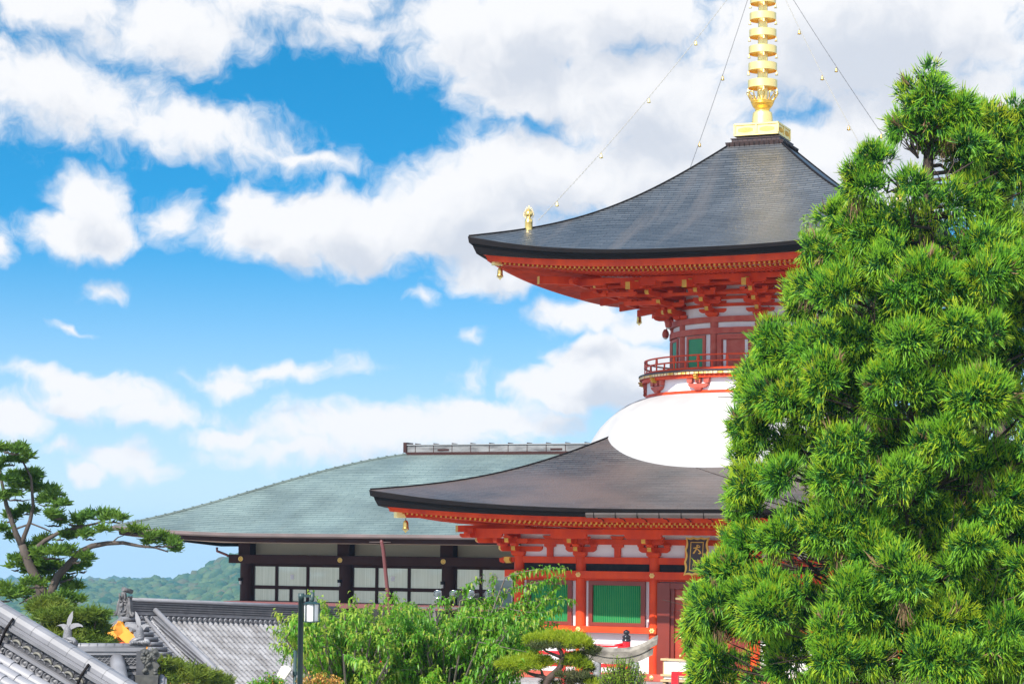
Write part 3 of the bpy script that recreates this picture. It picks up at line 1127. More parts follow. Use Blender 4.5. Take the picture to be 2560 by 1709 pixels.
# lower storey: two steps out
def low_bracket(M, corner=False):
    q = P()
    y = 5.99
    block(q, 0, -y, -0.474, -0.33, 0.20, M)
    arm(q, 0.98, -0.33, -0.17, -y - 0.07, -y + 0.07, M)
    arm_out(q, 6.52, 5.95, -0.33, -0.17, 0.13, M)
    for x in (-0.42, 0.0, 0.42):
        block(q, x, -y, -0.17, -0.085, 0.105, M)
    block(q, 0, -6.42, -0.17, -0.085, 0.105, M)
    arm_out(q, 7.06, 5.95, -0.085, 0.07, 0.13, M)
    arm(q, 0.80, -0.083, 0.066, -6.49, -6.36, M)
    for x in (-0.34, 0.34):
        block(q, x, -6.42, 0.07, 0.14, 0.095, M)
    block(q, 0, -6.95, 0.07, 0.14, 0.11, M)
    arm(q, 1.15, 0.07, 0.20, -7.12, -6.98, M)
    return q


for k in range(4):
    for x in COLX[1:-1]:
        o = low_bracket(RZ(k * math.pi / 2) @ TR(x, 0, 0)).build('bracket_set', [VERM, YEL], pagoda)
    for i in range(5):
        xc = (COLX[i] + COLX[i + 1]) / 2
        q = P()
        M = RZ(k * math.pi / 2)
        if i != 2:
            q.prism([(-0.10, -0.474), (-0.10, -0.22), (-0.13, -0.19), (-0.19, -0.165), (-0.19, -0.101), (0.19, -0.101), (0.19, -0.165), (0.13, -0.19), (0.10, -0.22), (0.10, -0.474)], -6.03, -5.952,
                    lambda u, v, c, xc=xc: (u + xc, c, v), 0, M)
            q.prism([(-0.17, 0.071), (-0.24, 0.16), (0.24, 0.16), (0.17, 0.071)], -6.03, -5.952, lambda u, v, c, xc=xc: (u + xc, c, v), 0, M)
        else:
            for dx in (-0.5, 0.5):
                q.box(xc + dx - 0.1, xc + dx + 0.1, -6.03, -5.952, -0.474, -0.101, 0, M)
        q.build('wall_strut', VERM, pagoda)
    # corner set: arms both ways and along the diagonal
    q = P()
    Mc = RZ(k * math.pi / 2)
    c0 = 5.97
    block(q, -c0, -c0, -0.474, -0.33, 0.21, Mc)
    for (Mx, sgn) in ((Mc @ TR(-c0, 0, 0), 1), (Mc @ RZ(-math.pi / 2) @ TR(c0, 0, 0), 1)):
        arm_out(q, 6.52, 5.95, -0.33, -0.17, 0.13, Mx)
        arm_out(q, 7.06, 5.95, -0.085, 0.07, 0.13, Mx)
        block(q, 0, -6.42, -0.17, -0.085, 0.105, Mx)
        block(q, 0, -6.95, 0.07, 0.14, 0.11, Mx)
    for (y0, x0, x1, z0, z1) in ((-5.99, -5.97, -5.2, -0.33, -0.17), (-6.42, -6.9, -5.5, -0.083, 0.066), (-7.05, -7.5, -6.1, 0.07, 0.20)):
        arm(q, x1 - x0, z0, z1, y0 - 0.068, y0 + 0.068, Mc, x=(x0 + x1) / 2)
        arm(q, x1 - x0, z0 + 0.001, z1 - 0.001, y0 - 0.066, y0 + 0.066, Mc @ RZ(-math.pi / 2), x=-(x0 + x1) / 2)
    Md = Mc @ RZ(-math.pi / 4)
    d = math.sqrt(2)
    arm_out(q, 6.45 * d, 5.9 * d, -0.332, -0.172, 0.15, Md)
    arm_out(q, 7.0 * d, 5.9 * d, -0.087, 0.068, 0.15, Md)
    block(q, 0, -6.38 * d, -0.17, -0.086, 0.13, Md)
    block(q, 0, -6.92 * d, 0.069, 0.14, 0.14, Md)
    # sloping tail beam along the corner
    q.prism([(-7.45 * d, 0.24), (-7.45 * d, 0.44), (-5.9 * d, 0.52), (-5.9 * d, 0.30)], -0.1, 0.1, lambda u, v, c: (c, u, v), 0, Md, {2: 1})
    q.build('corner_bracket_set', [VERM, YEL], pagoda)
    # carved nosing of the head beam
    q = P()
    q.prism([(-6.5, -0.52), (-6.62, -0.56), (-6.60, -0.66), (-6.5, -0.70), (-6.38, -0.62), (-6.3, -0.68), (-6.1, -0.66), (-6.1, -0.50), (-6.25, -0.52), (-6.36, -0.49)], -6.05, -5.93, lambda u, v, c: (u, c, v), 0, Mc)
    q.prism([(-6.42, -0.50), (-6.44, -0.60), (-6.36, -0.70), (-6.18, -0.69), (-6.26, -0.60), (-6.24, -0.50)], -6.18, -6.055, lambda u, v, c: (u + 0.02, c, v), 1, Mc)
    q.build('beam_nosing', [VERM, YEL], pagoda, recalc=True)

# upper storey: bracket sets fan out from the drum to the square purlin
for k in range(4):
    Mk = RZ(k * math.pi / 2)
    for (xw, xp) in ((-0.77, -0.90), (0.77, 0.90), (-2.0, -2.62), (2.0, 2.62)):
        yw = math.sqrt(2.9 ** 2 - xw ** 2)
        yaw = math.atan2(xp - xw, 4.62 - yw)             # direction of the set, slightly fanned
        q = P()
        M = Mk @ TR(xw, 0, 0)
        n = 4
        y_top = 4.62

        def xo(yy):
            return (xp - xw) * (yy - yw) / (y_top - yw)
        block(q, 0, -yw, 7.085, 7.21, 0.20, M)
        zs = [7.21, 7.45, 7.69, 7.93]
        ys = [yw + (y_top - yw) * t for t in (0.26, 0.52, 0.78, 1.0)]
        for j in range(4):
            yo = ys[j]
            x = xo(yo - 0.1)
            Mj = M @ TR(xo(yw), 0, 0)
            # radial arm as a skewed prism
            h = 0.15
            z0 = zs[j]
            poly = [(-yo - 0.12, z0 + h), (-yo - 0.12, z0 + 0.45 * h), (-yo - 0.07, z0 + 0.18 * h), (-yo + 0.02, z0), (-yw + 0.15, z0), (-yw + 0.15, z0 + h)]
            q.prism(poly, -0.062, 0.062, lambda u, v, c: (c + xo(-u), u, v), 0, M, {2: 1, 3: 1})
            xx = xo(yo)
            block(q, xx, -yo, z0 + h, z0 + h + 0.085, 0.10, M)
            Lw = 0.86 if j < 3 else 1.05
            arm(q, Lw, z0 + h + 0.085, z0 + h + 0.085 + 0.13 if j < 3 else z0 + h + 0.06, -yo - 0.06, -yo + 0.06, M, x=xx) if j < 3 else None
            if j < 3:
                for dx in (-0.36, 0.36):
                    block(q, xx + dx, -yo, z0 + h + 0.216, z0 + h + 0.29, 0.085, M)
            # arms back on the drum wall
            arm(q, 0.9, z0 + 0.001, z0 + 0.13, -yw - 0.05, -yw + 0.05, M)
        # sloping tail beam with ochre end
        poly = [(-5.22, 7.76), (-5.22, 7.99), (-3.0, 8.26), (-3.0, 8.03)]
        q.prism(poly, -0.075, 0.075, lambda u, v, c: (c + xo(-u), u, v), 0, M, {2: 1})
        block(q, xo(4.62), -4.62, 7.86, 7.939, 0.11, M)
        arm(q, 1.15, 7.94, 8.049, -4.70, -4.55, M, x=xo(4.62))
        q.build('bracket_set', [VERM, YEL], pagoda)
    # corner set along the diagonal
    q = P()
    Md = Mk @ RZ(-math.pi / 4)
    block(q, 0, -2.9, 7.085, 7.21, 0.20, Md)
    for j, (z0, yo) in enumerate(((7.21, 3.6), (7.45, 4.4), (7.69, 5.2), (7.93, 6.0))):
        arm_out(q, yo, 2.8, z0, z0 + 0.16, 0.15, Md)
        block(q, 0, -yo + 0.14, z0 + 0.161, z0 + 0.24, 0.12, Md)
    q.prism([(-7.9, 7.98), (-7.9, 8.22), (-3.0, 8.40), (-3.0, 8.16)], -0.09, 0.09, lambda u, v, c: (c, u, v), 0, Md, {2: 1})
    d = math.sqrt(2)
    for (Mx, sg) in ((Mk, 1), (Mk @ RZ(-math.pi / 2), -1)):
        for (y0, L, z0, xm) in ((3.45, 1.2, 7.45, -2.9), (3.95, 1.2, 7.69, -3.5), (4.62, 1.6, 7.985, -4.5)):
            arm(q, L, z0, z0 + 0.13, -y0 - 0.06 + 0.001 * sg, -y0 + 0.06 - 0.001 * sg, Mx, x=sg * xm)
            for dx in (-0.42, 0.42):
                block(q, sg * xm + dx, -y0, z0 + 0.131, z0 + 0.2, 0.085, Mx)
    q.build('corner_bracket_set', [VERM, YEL], pagoda)
# red bands on the wall behind the brackets
for (z0, z1) in ((7.40, 7.50), (7.62, 7.72), (7.84, 7.94), (8.06, 8.3)):
    q = P()
    q.lathe([(2.84, z0), (2.91, z0), (2.91, z1), (2.84, z1)], 96, smooth=False)
    q.build('wall_band', VERM, pagoda)
q = P()
for (c, z) in ((3.40, 7.66), (3.92, 7.90)):              # square stepping beams
    for k in range(4):
        e_ = 0.0005 * (k % 2)
        q.box(-c - 0.3, c + 0.3, -c - 0.055, -c + 0.055, z + 0.055 + e_, z + 0.15 - e_, 0, RZ(k * math.pi / 2))
q.build('stepping_beam', VERM, pagoda)

# ball lamps under the upper eave
for (ang, z, r) in ((-142, 6.98, 3.2), (-156, 6.72, 3.12)):
    q = P()
    x, y = r * math.cos(R_(ang)), r * math.sin(R_(ang))
    q.lathe([(0.0, z + 0.17), (0.05, z + 0.165), (0.10, z + 0.08), (0.115, z), (0.10, z - 0.07), (0.08, z - 0.11)], 20, x, y, 0)
    q.lathe([(0.07, z - 0.10), (0.06, z - 0.14), (0.0, z - 0.16)], 16, x, y, 1)
    q.tube([(x, y, z + 0.15), (x * 0.97, y * 0.97, z + 0.25), (x * 0.86, y * 0.86, z + 0.22)], 0.02, 6, 0)
    q.build('ball_lamp', [PINKRED, mat('lamp_glass', (0.6, 0.62, 0.62), 0.1)], pagoda)

# jewel finials on the corners of the upper roof
for k in range(4):
    fi = empty('corner_finial'); fi.parent = pagoda
    M = RZ(k * math.pi / 2) @ TR(-5.83, -5.83, 0)
    zb = URF.z(5.83, 1) - 0.05
    q = P()
    q.lathe([(0.12, zb), (0.12, zb + 0.24), (0.125, zb + 0.25), (0.125, zb + 0.27), (0.118, zb + 0.28), (0.118, zb + 0.33), (0.09, zb + 0.36), (0.07, zb + 0.38), (0.06, zb + 0.42)], 24, 0, 0, 0, M)
    q.build('finial_base', GOLD, fi)
    q = P()
    zc = zb + 0.50
    q.lathe([(0.055, zb + 0.40), (0.075, zb + 0.42), (0.115, zb + 0.46), (0.128, zc), (0.115, zc + 0.06), (0.075, zc + 0.11), (0.03, zc + 0.15), (0.0, zc + 0.2)], 24, 0, 0, 0, M)
    q.build('jewel', GOLD, fi)
    q = P()
    for j in range(-9, 10):
        a = j * 0.29 * (1 - 0.012 * abs(j))
        r0_, r1_ = 0.135, 0.18 if abs(j) > 2 else 0.29 - 0.035 * abs(j)
        for pl_ in (0, math.pi / 2):
            q.tube([(math.sin(a) * r0_, 0, zc + math.cos(a) * r0_), (math.sin(a + 0.05) * (r0_ + r1_) / 2, 0, zc + math.cos(a) * (r0_ + r1_) / 2), (math.sin(a) * r1_ * 0.98, 0, zc + math.cos(a) * r1_)], [0.012, 0.014, 0.003], 5, 0, M @ RZ(pl_ + 0.5))
    q.build('flame_halo', GOLD_P, fi)
# ------------------------------------------------------------------ the hall with the green copper roof
HX, HY = -11.37, 95.0
HG = -9.0
hall = empty('worship_hall', (HX, HY, HG), PROT, 'long dark brown hall with a broad green copper roof behind the pagoda', 'hall')
HM = TR(0, 0, -HG)


def H():
    return MB(HM.copy())


BROWN = mat('dark_brown_metal', (0.042, 0.018, 0.016), 0.6, noise=((0.055, 0.026, 0.023), 1.5, 0.25), spec=0.1)
REDBROWN = mat('red_brown_metal', (0.19, 0.062, 0.062), 0.5, noise=((0.15, 0.05, 0.05), 1.5, 0.25))
GUTB = mat('brown_gutter', (0.15, 0.105, 0.10), 0.4, noise=((0.10, 0.075, 0.07), 1.0, 0.2))
BEIGE = mat('beige_wall', (0.62, 0.57, 0.42), 0.7, noise=((0.54, 0.50, 0.38), 0.8, 0.25))
SOFF = mat('soffit_panel', (0.45, 0.34, 0.27), 0.7, noise=((0.38, 0.28, 0.22), 0.6, 0.2))


def pane_mat(name, base, dark):
    m = bpy.data.materials.new(name)
    m.use_nodes = True
    nt = m.node_tree
    p = nt.nodes['Principled BSDF']
    N, L = nt.nodes.new, nt.links.new
    tc = N('ShaderNodeTexCoord')
    mp = N('ShaderNodeMapping')
    mp.inputs['Scale'].default_value = (9.0, 1.0, 0.15)
    L(tc.outputs['Object'], mp.inputs[0])
    n = N('ShaderNodeTexNoise')
    n.inputs['Scale'].default_value = 2.2
    n.inputs['Detail'].default_value = 3
    L(mp.outputs[0], n.inputs['Vector'])
    r = N('ShaderNodeMapRange')
    r.inputs[1].default_value, r.inputs[2].default_value = 0.35, 0.65
    L(n.outputs[0], r.inputs[0])
    mx = N('ShaderNodeMix')
    mx.data_type = 'RGBA'
    mx.inputs[6].default_value = (*base, 1)
    mx.inputs[7].default_value = (*dark, 1)
    L(r.outputs[0], mx.inputs[0])
    L(mx.outputs[2], p.inputs['Base Color'])
    p.inputs['Roughness'].default_value = 0.04
    p.inputs['Specular IOR Level'].default_value = 1.0
    p.inputs['Metallic'].default_value = 0.3
    n2 = N('ShaderNodeTexNoise')
    n2.inputs['Scale'].default_value = 0.9
    n2.inputs['Detail'].default_value = 1
    L(tc.outputs['Object'], n2.inputs['Vector'])
    b = N('ShaderNodeBump')
    b.inputs['Strength'].default_value = 0.25
    b.inputs['Distance'].default_value = 0.05
    L(n2.outputs[0], b.inputs['Height'])
    L(b.outputs[0], p.inputs['Normal'])
    return m


PANE = pane_mat('curtained_glass', (0.54, 0.58, 0.49), (0.45, 0.49, 0.41))
PANE_D = pane_mat('dark_glass', (0.035, 0.035, 0.03), (0.07, 0.07, 0.055))
SP = 4.765
NC = 9
XR = SP * (NC - 1) + 4.5
KR = 9.61


def hall_hip(k):
    # height along the hip, k metres in from the eave corner
    return float(np.polyval(HPOLY, k))


def hip_px(u, v):
    d = ROT_CAM @ Vector(((u - 1280) / FPX, (854.5 + SHY - v) / FPX, -1.0))
    # point of the ray in the vertical plane through the hip: local (-4.5 + k, -3.5 + k)
    c, s = math.cos(PROT), math.sin(PROT)
    ex, ey = Vector((c, s, 0)), Vector((-s, c, 0))
    O = Vector((HX, HY, 0)) + ex * -4.5 + ey * -3.5
    n = ex - ey
    t = (O.dot(n)) / d.dot(n)
    Pp = d * t - O
    return Pp.dot(ex), Pp.z


hp = [hip_px(*q) for q in ((306.5, 1310.5), (380, 1295), (468, 1275.6), (638.6, 1225), (766, 1188), (894, 1158.6), (976.6, 1143), (1040.5, 1133))]
HPOLY = np.polyfit([q[0] for q in hp], [q[1] for q in hp], 3)
HZ0 = hall_hip(0)
LIFT = 0.26


def hz(k, e):
    """e = metres along the eave from the corner hip line"""
    f = max(0.0, 1 - e / 7.0) ** 2
    return hall_hip(k) - LIFT * max(0.0, 1 - k / KR) ** 2 * (1 - f)


ht = H()
nv = 20
for side in range(4):
    def fn(u, v, side=side):
        k = KR * v
        if side == 0:
            x0, x1 = -4.5 + k, XR - k
            x = x0 + (x1 - x0) * u
            return (x, -3.5 + k, hz(k, min(x - x0, x1 - x)))
        if side == 1:
            x0, x1 = -4.5 + k, XR - k
            x = x0 + (x1 - x0) * u
            return (x, -3.5 + 2 * KR - k, hz(k, min(x - x0, x1 - x)))
        y0, y1 = -3.5 + k, -3.5 + 2 * KR - k
        y = y0 + (y1 - y0) * u
        return ((-4.5 + k) if side == 2 else (XR - k), y, hz(k, min(y - y0, y1 - y)))

    def uvf(u, v, side=side):
        q = fn(u, v)
        return ((q[0] if side < 2 else q[1]) + 50 * side, v * KR * 1.09)
    ht.grid(fn, 60 if side < 2 else 24, nv, 0, None, True, uvf, side in (1, 2))
for (sx, sy) in ((0, 0), (0, 1), (1, 0), (1, 1)):
    pts = []
    for k in np.linspace(0, KR, 18):
        pts.append(((-4.5 + k) if not sx else (XR - k), (-3.5 + k) if not sy else (-3.5 + 2 * KR - k), hall_hip(k) + 0.02))
    ht.tube(pts, 0.06, 6, 0)
    if not sx and not sy:                                # small stops along the hip
        for i in range(34):
            k = KR * (i + 0.5) / 34
            ht.box(-4.5 + k - 0.03, -4.5 + k + 0.05, -3.5 + k - 0.03, -3.5 + k + 0.03, hall_hip(k) + 0.06, hall_hip(k) + 0.10, 1)
ht.build('roof', [COPPER, mat('hip_stop', (0.08, 0.12, 0.12), 0.6)], hall)
rg = H()
zr = hall_hip(KR)
rx0, rx1, ry = -4.5 + KR - 0.3, XR - KR + 0.3, -3.5 + KR
rg.box(rx0 - 0.05, rx1 + 0.05, ry - 0.36, ry + 0.36, zr - 0.10, zr + 0.06, 1)
rg.box(rx0, rx1, ry - 0.28, ry + 0.28, zr + 0.061, zr + 0.37, 0)
rg.box(rx0 - 0.04, rx1 + 0.04, ry - 0.33, ry + 0.33, zr + 0.371, zr + 0.41, 2)
rg.box(rx0 - 0.16, rx0 - 0.001, ry - 0.36, ry + 0.36, zr + 0.05, zr + 0.5, 1)
for i in range(30):
    x = rx0 + 0.9 * i + 0.4
    if x < rx1:
        rg.box(x - 0.012, x + 0.012, ry - 0.295, ry + 0.295, zr + 0.062, zr + 0.46, 1)
    if i % 6 == 1:
        rg.box(x + 0.2, x + 0.75, ry - 0.30, ry - 0.281, zr + 0.12, zr + 0.2, 1)
rg.build('ridge', [mat('ridge_tile', (0.22, 0.225, 0.23), 0.6, noise=((0.08, 0.08, 0.085), 2.5, 0.14), stretch=(0.5, 1, 2)), BROWN, mat('ridge_top', (0.30, 0.31, 0.32), 0.5)], hall)
# eaves: gutter, dark fascia, sloping soffit
ev = H()
n = 60


def eave_pt(u, side):
    if side == 0:
        x = -4.5 + (XR + 4.5) * u
        return x, -3.5, min(x + 4.5, XR - x)
    y = -3.5 + 2 * KR * u
    return -4.5, y, min(y + 3.5, -3.5 + 2 * KR - y)


for side in (0, 1):
    secs = [(0.06, 0.015, 0.0, 0), (0.10, 0.0, -0.13, 0), (0.02, -0.135, -0.16, 0), (-0.15, -0.16, -0.17, 1), (-0.17, -0.17, -0.36, 1), (-0.60, -0.36, -0.37, 1)]
    prof = [(0.0, 0.02), (0.10, 0.015), (0.12, -0.10), (0.08, -0.16), (-0.14, -0.165), (-0.16, -0.35), (-0.5, -0.36), (-3.3, -0.56 if side else -0.40)]
    ms = [0, 0, 0, 1, 1, 1, 2]
    for (o0, d0), (o1, d1), mi in zip(prof[:-1], prof[1:], ms):
        def fe(u, v, o0=o0, d0=d0, o1=o1, d1=d1, side=side):
            x, y, e = eave_pt(u, side)
            o = o0 + (o1 - o0) * v
            lf = hz(0, e)
            d = d0 + (d1 - d0) * v
            k = max(-o, 0)
            if o < -1:
                lf = hz(0, e) * (1 - v) + (HZ0 - LIFT) * v if o0 > -1 else HZ0 - LIFT
            if side == 0:
                return (max(min(x, XR - k), -4.5 + k) if o < 0 else x + (-o if u == 0 else 0), y - o, lf + d)
            return (x - o, max(min(y, -3.5 + 2 * KR - k), -3.5 + k) if o < 0 else y + (-o if u == 0 else 0), lf + d)
        ev.grid(fe, n, 1, mi, None, False, None, side == 0)
ev.build('eaves', [GUTB, BROWN, SOFF], hall)
# walls
bw = H()
bw.box(0.1, SP * 8 - 0.1, 0.25, 15, -0.72, -0.02, 0)
bw.box(0.1, SP * 8 - 0.1, 0.35, 15, HG, -2.9, 0)
bw.build('wall', BEIGE, hall)
ZW = dict(beam=(-0.72, -1.09))
bm_ = H()
bm_.box(-0.62, SP * 8 + 0.6, -0.52, -0.30, -1.09, -0.72, 0)
bm_.box(0.0, SP * 8, 0.0, 0.249, -0.90, -0.715, 0)
bm_.box(0.0, SP * 8, 0.0, 0.249, -1.20, -1.085, 0)
bm_.build('main_beam', BROWN, hall, bevel=0.01)
lg = H()
lg.box(-0.5, SP * 8 + 0.5, -1.1, 0.30, -2.90, -2.70, 0)
lg.box(-0.5, SP * 8 + 0.5, -0.5, 0.30, -4.10, -3.95, 0)
lg.box(-0.5, SP * 8 + 0.5, -0.6, 0.30, -4.75, -4.40, 0)
lg.build('ledge', REDBROWN, hall)
for i in range(NC):
    x = i * SP
    c = H()
    c.lathe([(0.29, HG), (0.29, -0.90)], 24, x, 0)
    c.box(x - 0.28, x + 0.28, -0.28, 0.28, -0.90, -0.02, 0)
    c.build('column', BROWN, hall)
    e_ = H()
    M = TR(x - 0.02, -0.52, -0.90) @ Matrix.Rotation(math.pi / 2, 4, 'X')
    e_.lathe([(0.075, 0.0), (0.105, 0.0), (0.105, 0.03), (0.075, 0.03), (0.075, 0.0)], 24, 0, 0, 0, M)
    for k in range(6):
        a = k * math.pi / 3
        e_.lathe([(0.0, 0.03), (0.02, 0.025), (0.026, 0.0)], 8, 0.045 * math.cos(a), 0.045 * math.sin(a), 0, M)
    e_.lathe([(0.0, 0.03), (0.02, 0.02), (0.02, 0.0)], 8, 0, 0, 0, M)
    e_.build('gold_emblem', GOLD, hall)
    if i < 4:
        wl_ = H()
        wl_.box(x - 0.20, x - 0.06, -0.40, -0.26, -1.85, -1.72, 0)
        wl_.lathe([(0.05, -1.99), (0.05, -1.85)], 10, x - 0.13, -0.34, 1)
        wl_.build('wall_lamp', [BLACKP, mat('frosted_lamp', (0.6, 0.6, 0.58), 0.3)], hall)
    if i == NC - 1:
        continue
    for row, (z0, z1, xs) in enumerate(((-2.05, -1.20, (0.32, 1.42, 2.92, 4.44)), (-2.70, -2.16, (0.32, 1.42, 2.12, 2.92, 4.44)), (-3.95, -2.9, (0.32, 2.3, 4.44)))):
        for a, b_ in zip(xs[:-1], xs[1:]):
            w = empty('window'); w.parent = hall
            fr = H()
            t = 0.055
            fr.box(x + a - t, x + b_ + t, 0.02, 0.16, z0 - t, z0 + 0.02, 0)
            fr.box(x + a - t, x + b_ + t, 0.02, 0.16, z1 - 0.02, z1 + t, 0)
            fr.box(x + a - t, x + a + 0.01, 0.021, 0.159, z0 + 0.02, z1 - 0.02, 0)
            fr.box(x + b_ - 0.01, x + b_ + t, 0.021, 0.159, z0 + 0.02, z1 - 0.02, 0)
            fr.build('window_frame', BROWN, w)
            g = H()
            g.box(x + a + 0.01, x + b_ - 0.01, 0.085, 0.10, z0 + 0.02, z1 - 0.02, 0)
            dark = row == 2 or (row == 1 and i >= 2)
            g.build('pane', PANE_D if dark else PANE, w)
            if row == 0 and abs(a - 1.42) < 0.01:
                g = H()
                g.box(x + 2.08, x + 2.24, 0.079, 0.084, -1.75, -1.55, 0)
                g.build('paper_notice', PLASTER, w)
for (x, yt) in ((8.1, -3.45), (17.7, -3.45)):
    dp = H()
    dp.tube([(x, yt, 0.02), (x, yt, -0.12), (x + 0.02, yt + 0.1, -0.4), (x + 0.06, yt + 0.6, -2.6), (x + 0.06, yt + 0.7, -4.2)], 0.08, 8, 0)
    dp.tube([(x - 0.55, yt, -0.12), (x + 0.4, yt, -0.12)], 0.02, 6, 1)
    dp.build('drainpipe', [REDBROWN, GUTB], hall)
dp = H()
dp.tube([(-1.15, -0.6, -0.42), (-1.15, -0.6, -0.58), (-0.75, -0.48, -0.74), (-0.64, -0.45, -0.8)], 0.055, 8, 0)
dp.build('drainpipe', [REDBROWN], hall)

# ------------------------------------------------------------------ grey tiled roofs in the foreground
TILE = mat('grey_kawara', (0.235, 0.235, 0.255), 0.48, noise=((0.165, 0.165, 0.18), 2.2, 0.22), bump=(9, 0.06))
TILE_V = mat('grey_kawara_varied', (0.27, 0.27, 0.285), 0.45, noise=((0.155, 0.15, 0.155), 1.6, 0.14), bump=(9, 0.06))
TILE_D = mat('dark_kawara', (0.085, 0.085, 0.095), 0.4, noise=((0.05, 0.05, 0.055), 3.0, 0.2))
TILE_M = mat('mid_kawara', (0.20, 0.20, 0.215), 0.45, noise=((0.13, 0.13, 0.14), 4.0, 0.2))
ORANGE = mat('orange_paint', (0.72, 0.30, 0.03), 0.5, noise=((0.62, 0.23, 0.02), 1.5, 0.2))
ORANGE_R = mat('orange_red_paint', (0.55, 0.10, 0.02), 0.5)


def frame(O, U, D):
    """matrix: local x along the ridge, local y down the slope, local z out of the slope"""
    U = Vector(U).normalized()
    D = Vector(D)
    D = (D - U * D.dot(U)).normalized()
    N_ = U.cross(D)
    if N_.z < 0:
        N_ = -N_
    return Matrix(((U.x, D.x, N_.x, O[0]), (U.y, D.y, N_.y, O[1]), (U.z, D.z, N_.z, O[2]), (0, 0, 0, 1)))


def tile_field(mb, M, x0, x1, y0, y1, pitch, rr, tl, sag=0.0, m=0, seed=3):
    """round tiles in rows with pans between them; each tile overlaps the next one down"""
    rg_ = random.Random(seed)
    nr = int(round((x1 - x0) / pitch))
    nt_ = int((y1 - y0) / tl)
    prof = [(-pitch / 2, -0.01), (-rr * 1.02, 0.0)] + [(-rr * math.cos(a), rr * math.sin(a) * 1.05) for a in np.linspace(0.25, math.pi - 0.25, 6)] + [(rr * 1.02, 0.0), (pitch / 2, -0.01)]
    for i in range(nr):
        xc = x0 + (i + 0.5) * pitch
        for j in range(nt_):
            ya, yb = y0 + j * tl, y0 + (j + 1) * tl
            v = []
            dj = rg_.uniform(-0.004, 0.004)
            for (yy, lift) in ((ya, 0.0), (yb, 0.016)):
                t = (yy - y0) / (y1 - y0)
                zz = -sag * 4 * t * (1 - t)
                for (a, b_) in prof:
                    k = 1.0 if abs(a) < rr * 1.01 else 0.4
                    v.append((xc + a * (1 + 0.0) + dj, yy, b_ + zz + lift * k))
            n_ = len(prof)
            f = [(q, q + 1, n_ + q + 1, n_ + q) for q in range(n_ - 1)]
            f.append(tuple(range(2 * n_ - 2, n_, -1)))
            mb.add(v, f, m, M, False)


def shade_rows(o, ang=50):
    o.data.polygons.foreach_set('use_smooth', [True] * len(o.data.polygons))
    es = o.modifiers.new('edges', 'EDGE_SPLIT')
    es.split_angle = R_(ang)
    return o


# ---- temple building with the long straight ridge (middle)
bA = R_(50)
OA = at(318, 1540, 78.0)
UA = Vector((math.cos(bA), math.sin(bA), -0.047))
DA = Vector((math.sin(bA), -math.cos(bA), -0.53))
tA = empty('tiled_temple', (OA.x, OA.y, -9.0), 0, 'temple building with long straight tiled ridge, demon tile and orange gable', 'temple')
MA = TR(-OA.x, -OA.y, 9.0) @ frame(OA, UA, DA)
fa = MB()
tile_field(fa, MA, 0.55, 10.5, 0.1, 12.0, 0.252, 0.075, 0.36, 0.35, 0, 5)
shade_rows(fa.build('roof_tiles', [TILE_V], tA))
# back slope, gable end and body
MAb = TR(-OA.x, -OA.y, 9.0) @ frame(OA, UA, Vector((-DA.x, -DA.y, DA.z)))
bk = MB()
bk.box(-0.3, 10.5, 0.0, 12.0, -0.14, -0.02, 0, MAb)
for (ya, yb) in ((0.05, 1.2), (1.21, 3.0), (3.01, 9.0), (9.01, 12.0)):
    t = 0.5 if ya > 3 and yb < 10 else (ya if ya < 6 else yb) / 12.0
    t = max(ya, 0.05) / 12.0 if ya < 3 else t
    zs_ = 0.35 * 4 * max(t * (1 - t), (yb / 12) * (1 - yb / 12))
    bk.box(-0.2, 10.5, ya, yb, -0.22 - zs_, -0.06 - zs_, 0, MA)
bk.build('roof_deck', TILE_M, tA)
rgA = MB()
Mr = TR(-OA.x, -OA.y, 9.0) @ Matrix(((UA.x, math.sin(bA), 0, OA.x), (UA.y, -math.cos(bA), 0, OA.y), (UA.z, 0, 1, OA.z), (0, 0, 0, 1)))
zb = -0.02
for j in range(5):
    w = 0.20 - 0.010 * j
    rgA.box(0.0, 10.5, -w, w, zb + 0.16 + j * 0.083, zb + 0.16 + j * 0.083 + 0.048, 1, Mr)
    rgA.box(0.0, 10.5, -w + 0.07, w - 0.07, zb + 0.16 + j * 0.083 + 0.0481, zb + 0.16 + j * 0.083 + 0.0829, 2, Mr)
rgA.box(0.0, 10.5, -0.24, 0.24, zb + 0.10, zb + 0.159, 0, Mr)
rgA.tube([(0, 0, zb + 0.60), (10.5, 0, zb + 0.60)], 0.10, 12, 0, Mr)
rgA.box(0.0, 10.5, -0.19, 0.19, zb + 0.575, zb + 0.60, 0, Mr)
rgA.box(0.0, 10.5, -0.2, 0.2, zb - 0.3, zb + 0.10, 2, Mr)
for i in range(40):
    x = 0.45 + i * 0.252
    rgA.tube([(x, -0.05, zb + 0.07), (x, 0.28, zb - 0.02)], 0.085, 8, 0, Mr)
    rgA.lathe([(0.0, 0.012), (0.05, 0.01), (0.055, 0.0), (0.088, 0.004)], 10, 0, 0, 1, Mr @ TR(x, 0.284, zb - 0.022) @ Matrix.Rotation(-math.pi / 2 - 0.27, 4, 'X'))
rgA.build('main_ridge', [TILE, TILE_M, TILE_D], tA)
kd = MB()
for j in range(5):
    w = 0.17 - 0.012 * j
    kd.box(1.05 - w, 1.05 + w, 0.25, 12.0, 0.03 + j * 0.055 - 0.3 * 0, 0.03 + j * 0.055 + 0.042, 1 if j % 2 else 0, MA @ TR(0, 0, -0.10))
kd.tube([(1.05, 0.1, 0.36), (1.05, 4.0, 0.17), (1.05, 8.0, 0.11), (1.05, 12.0, 0.24)], 0.095, 10, 0, MA)
for j in range(5):
    w = 0.17 - 0.012 * j
    for q in range(12):
        pass
kd.build('descending_ridge', [TILE, TILE_D], tA)
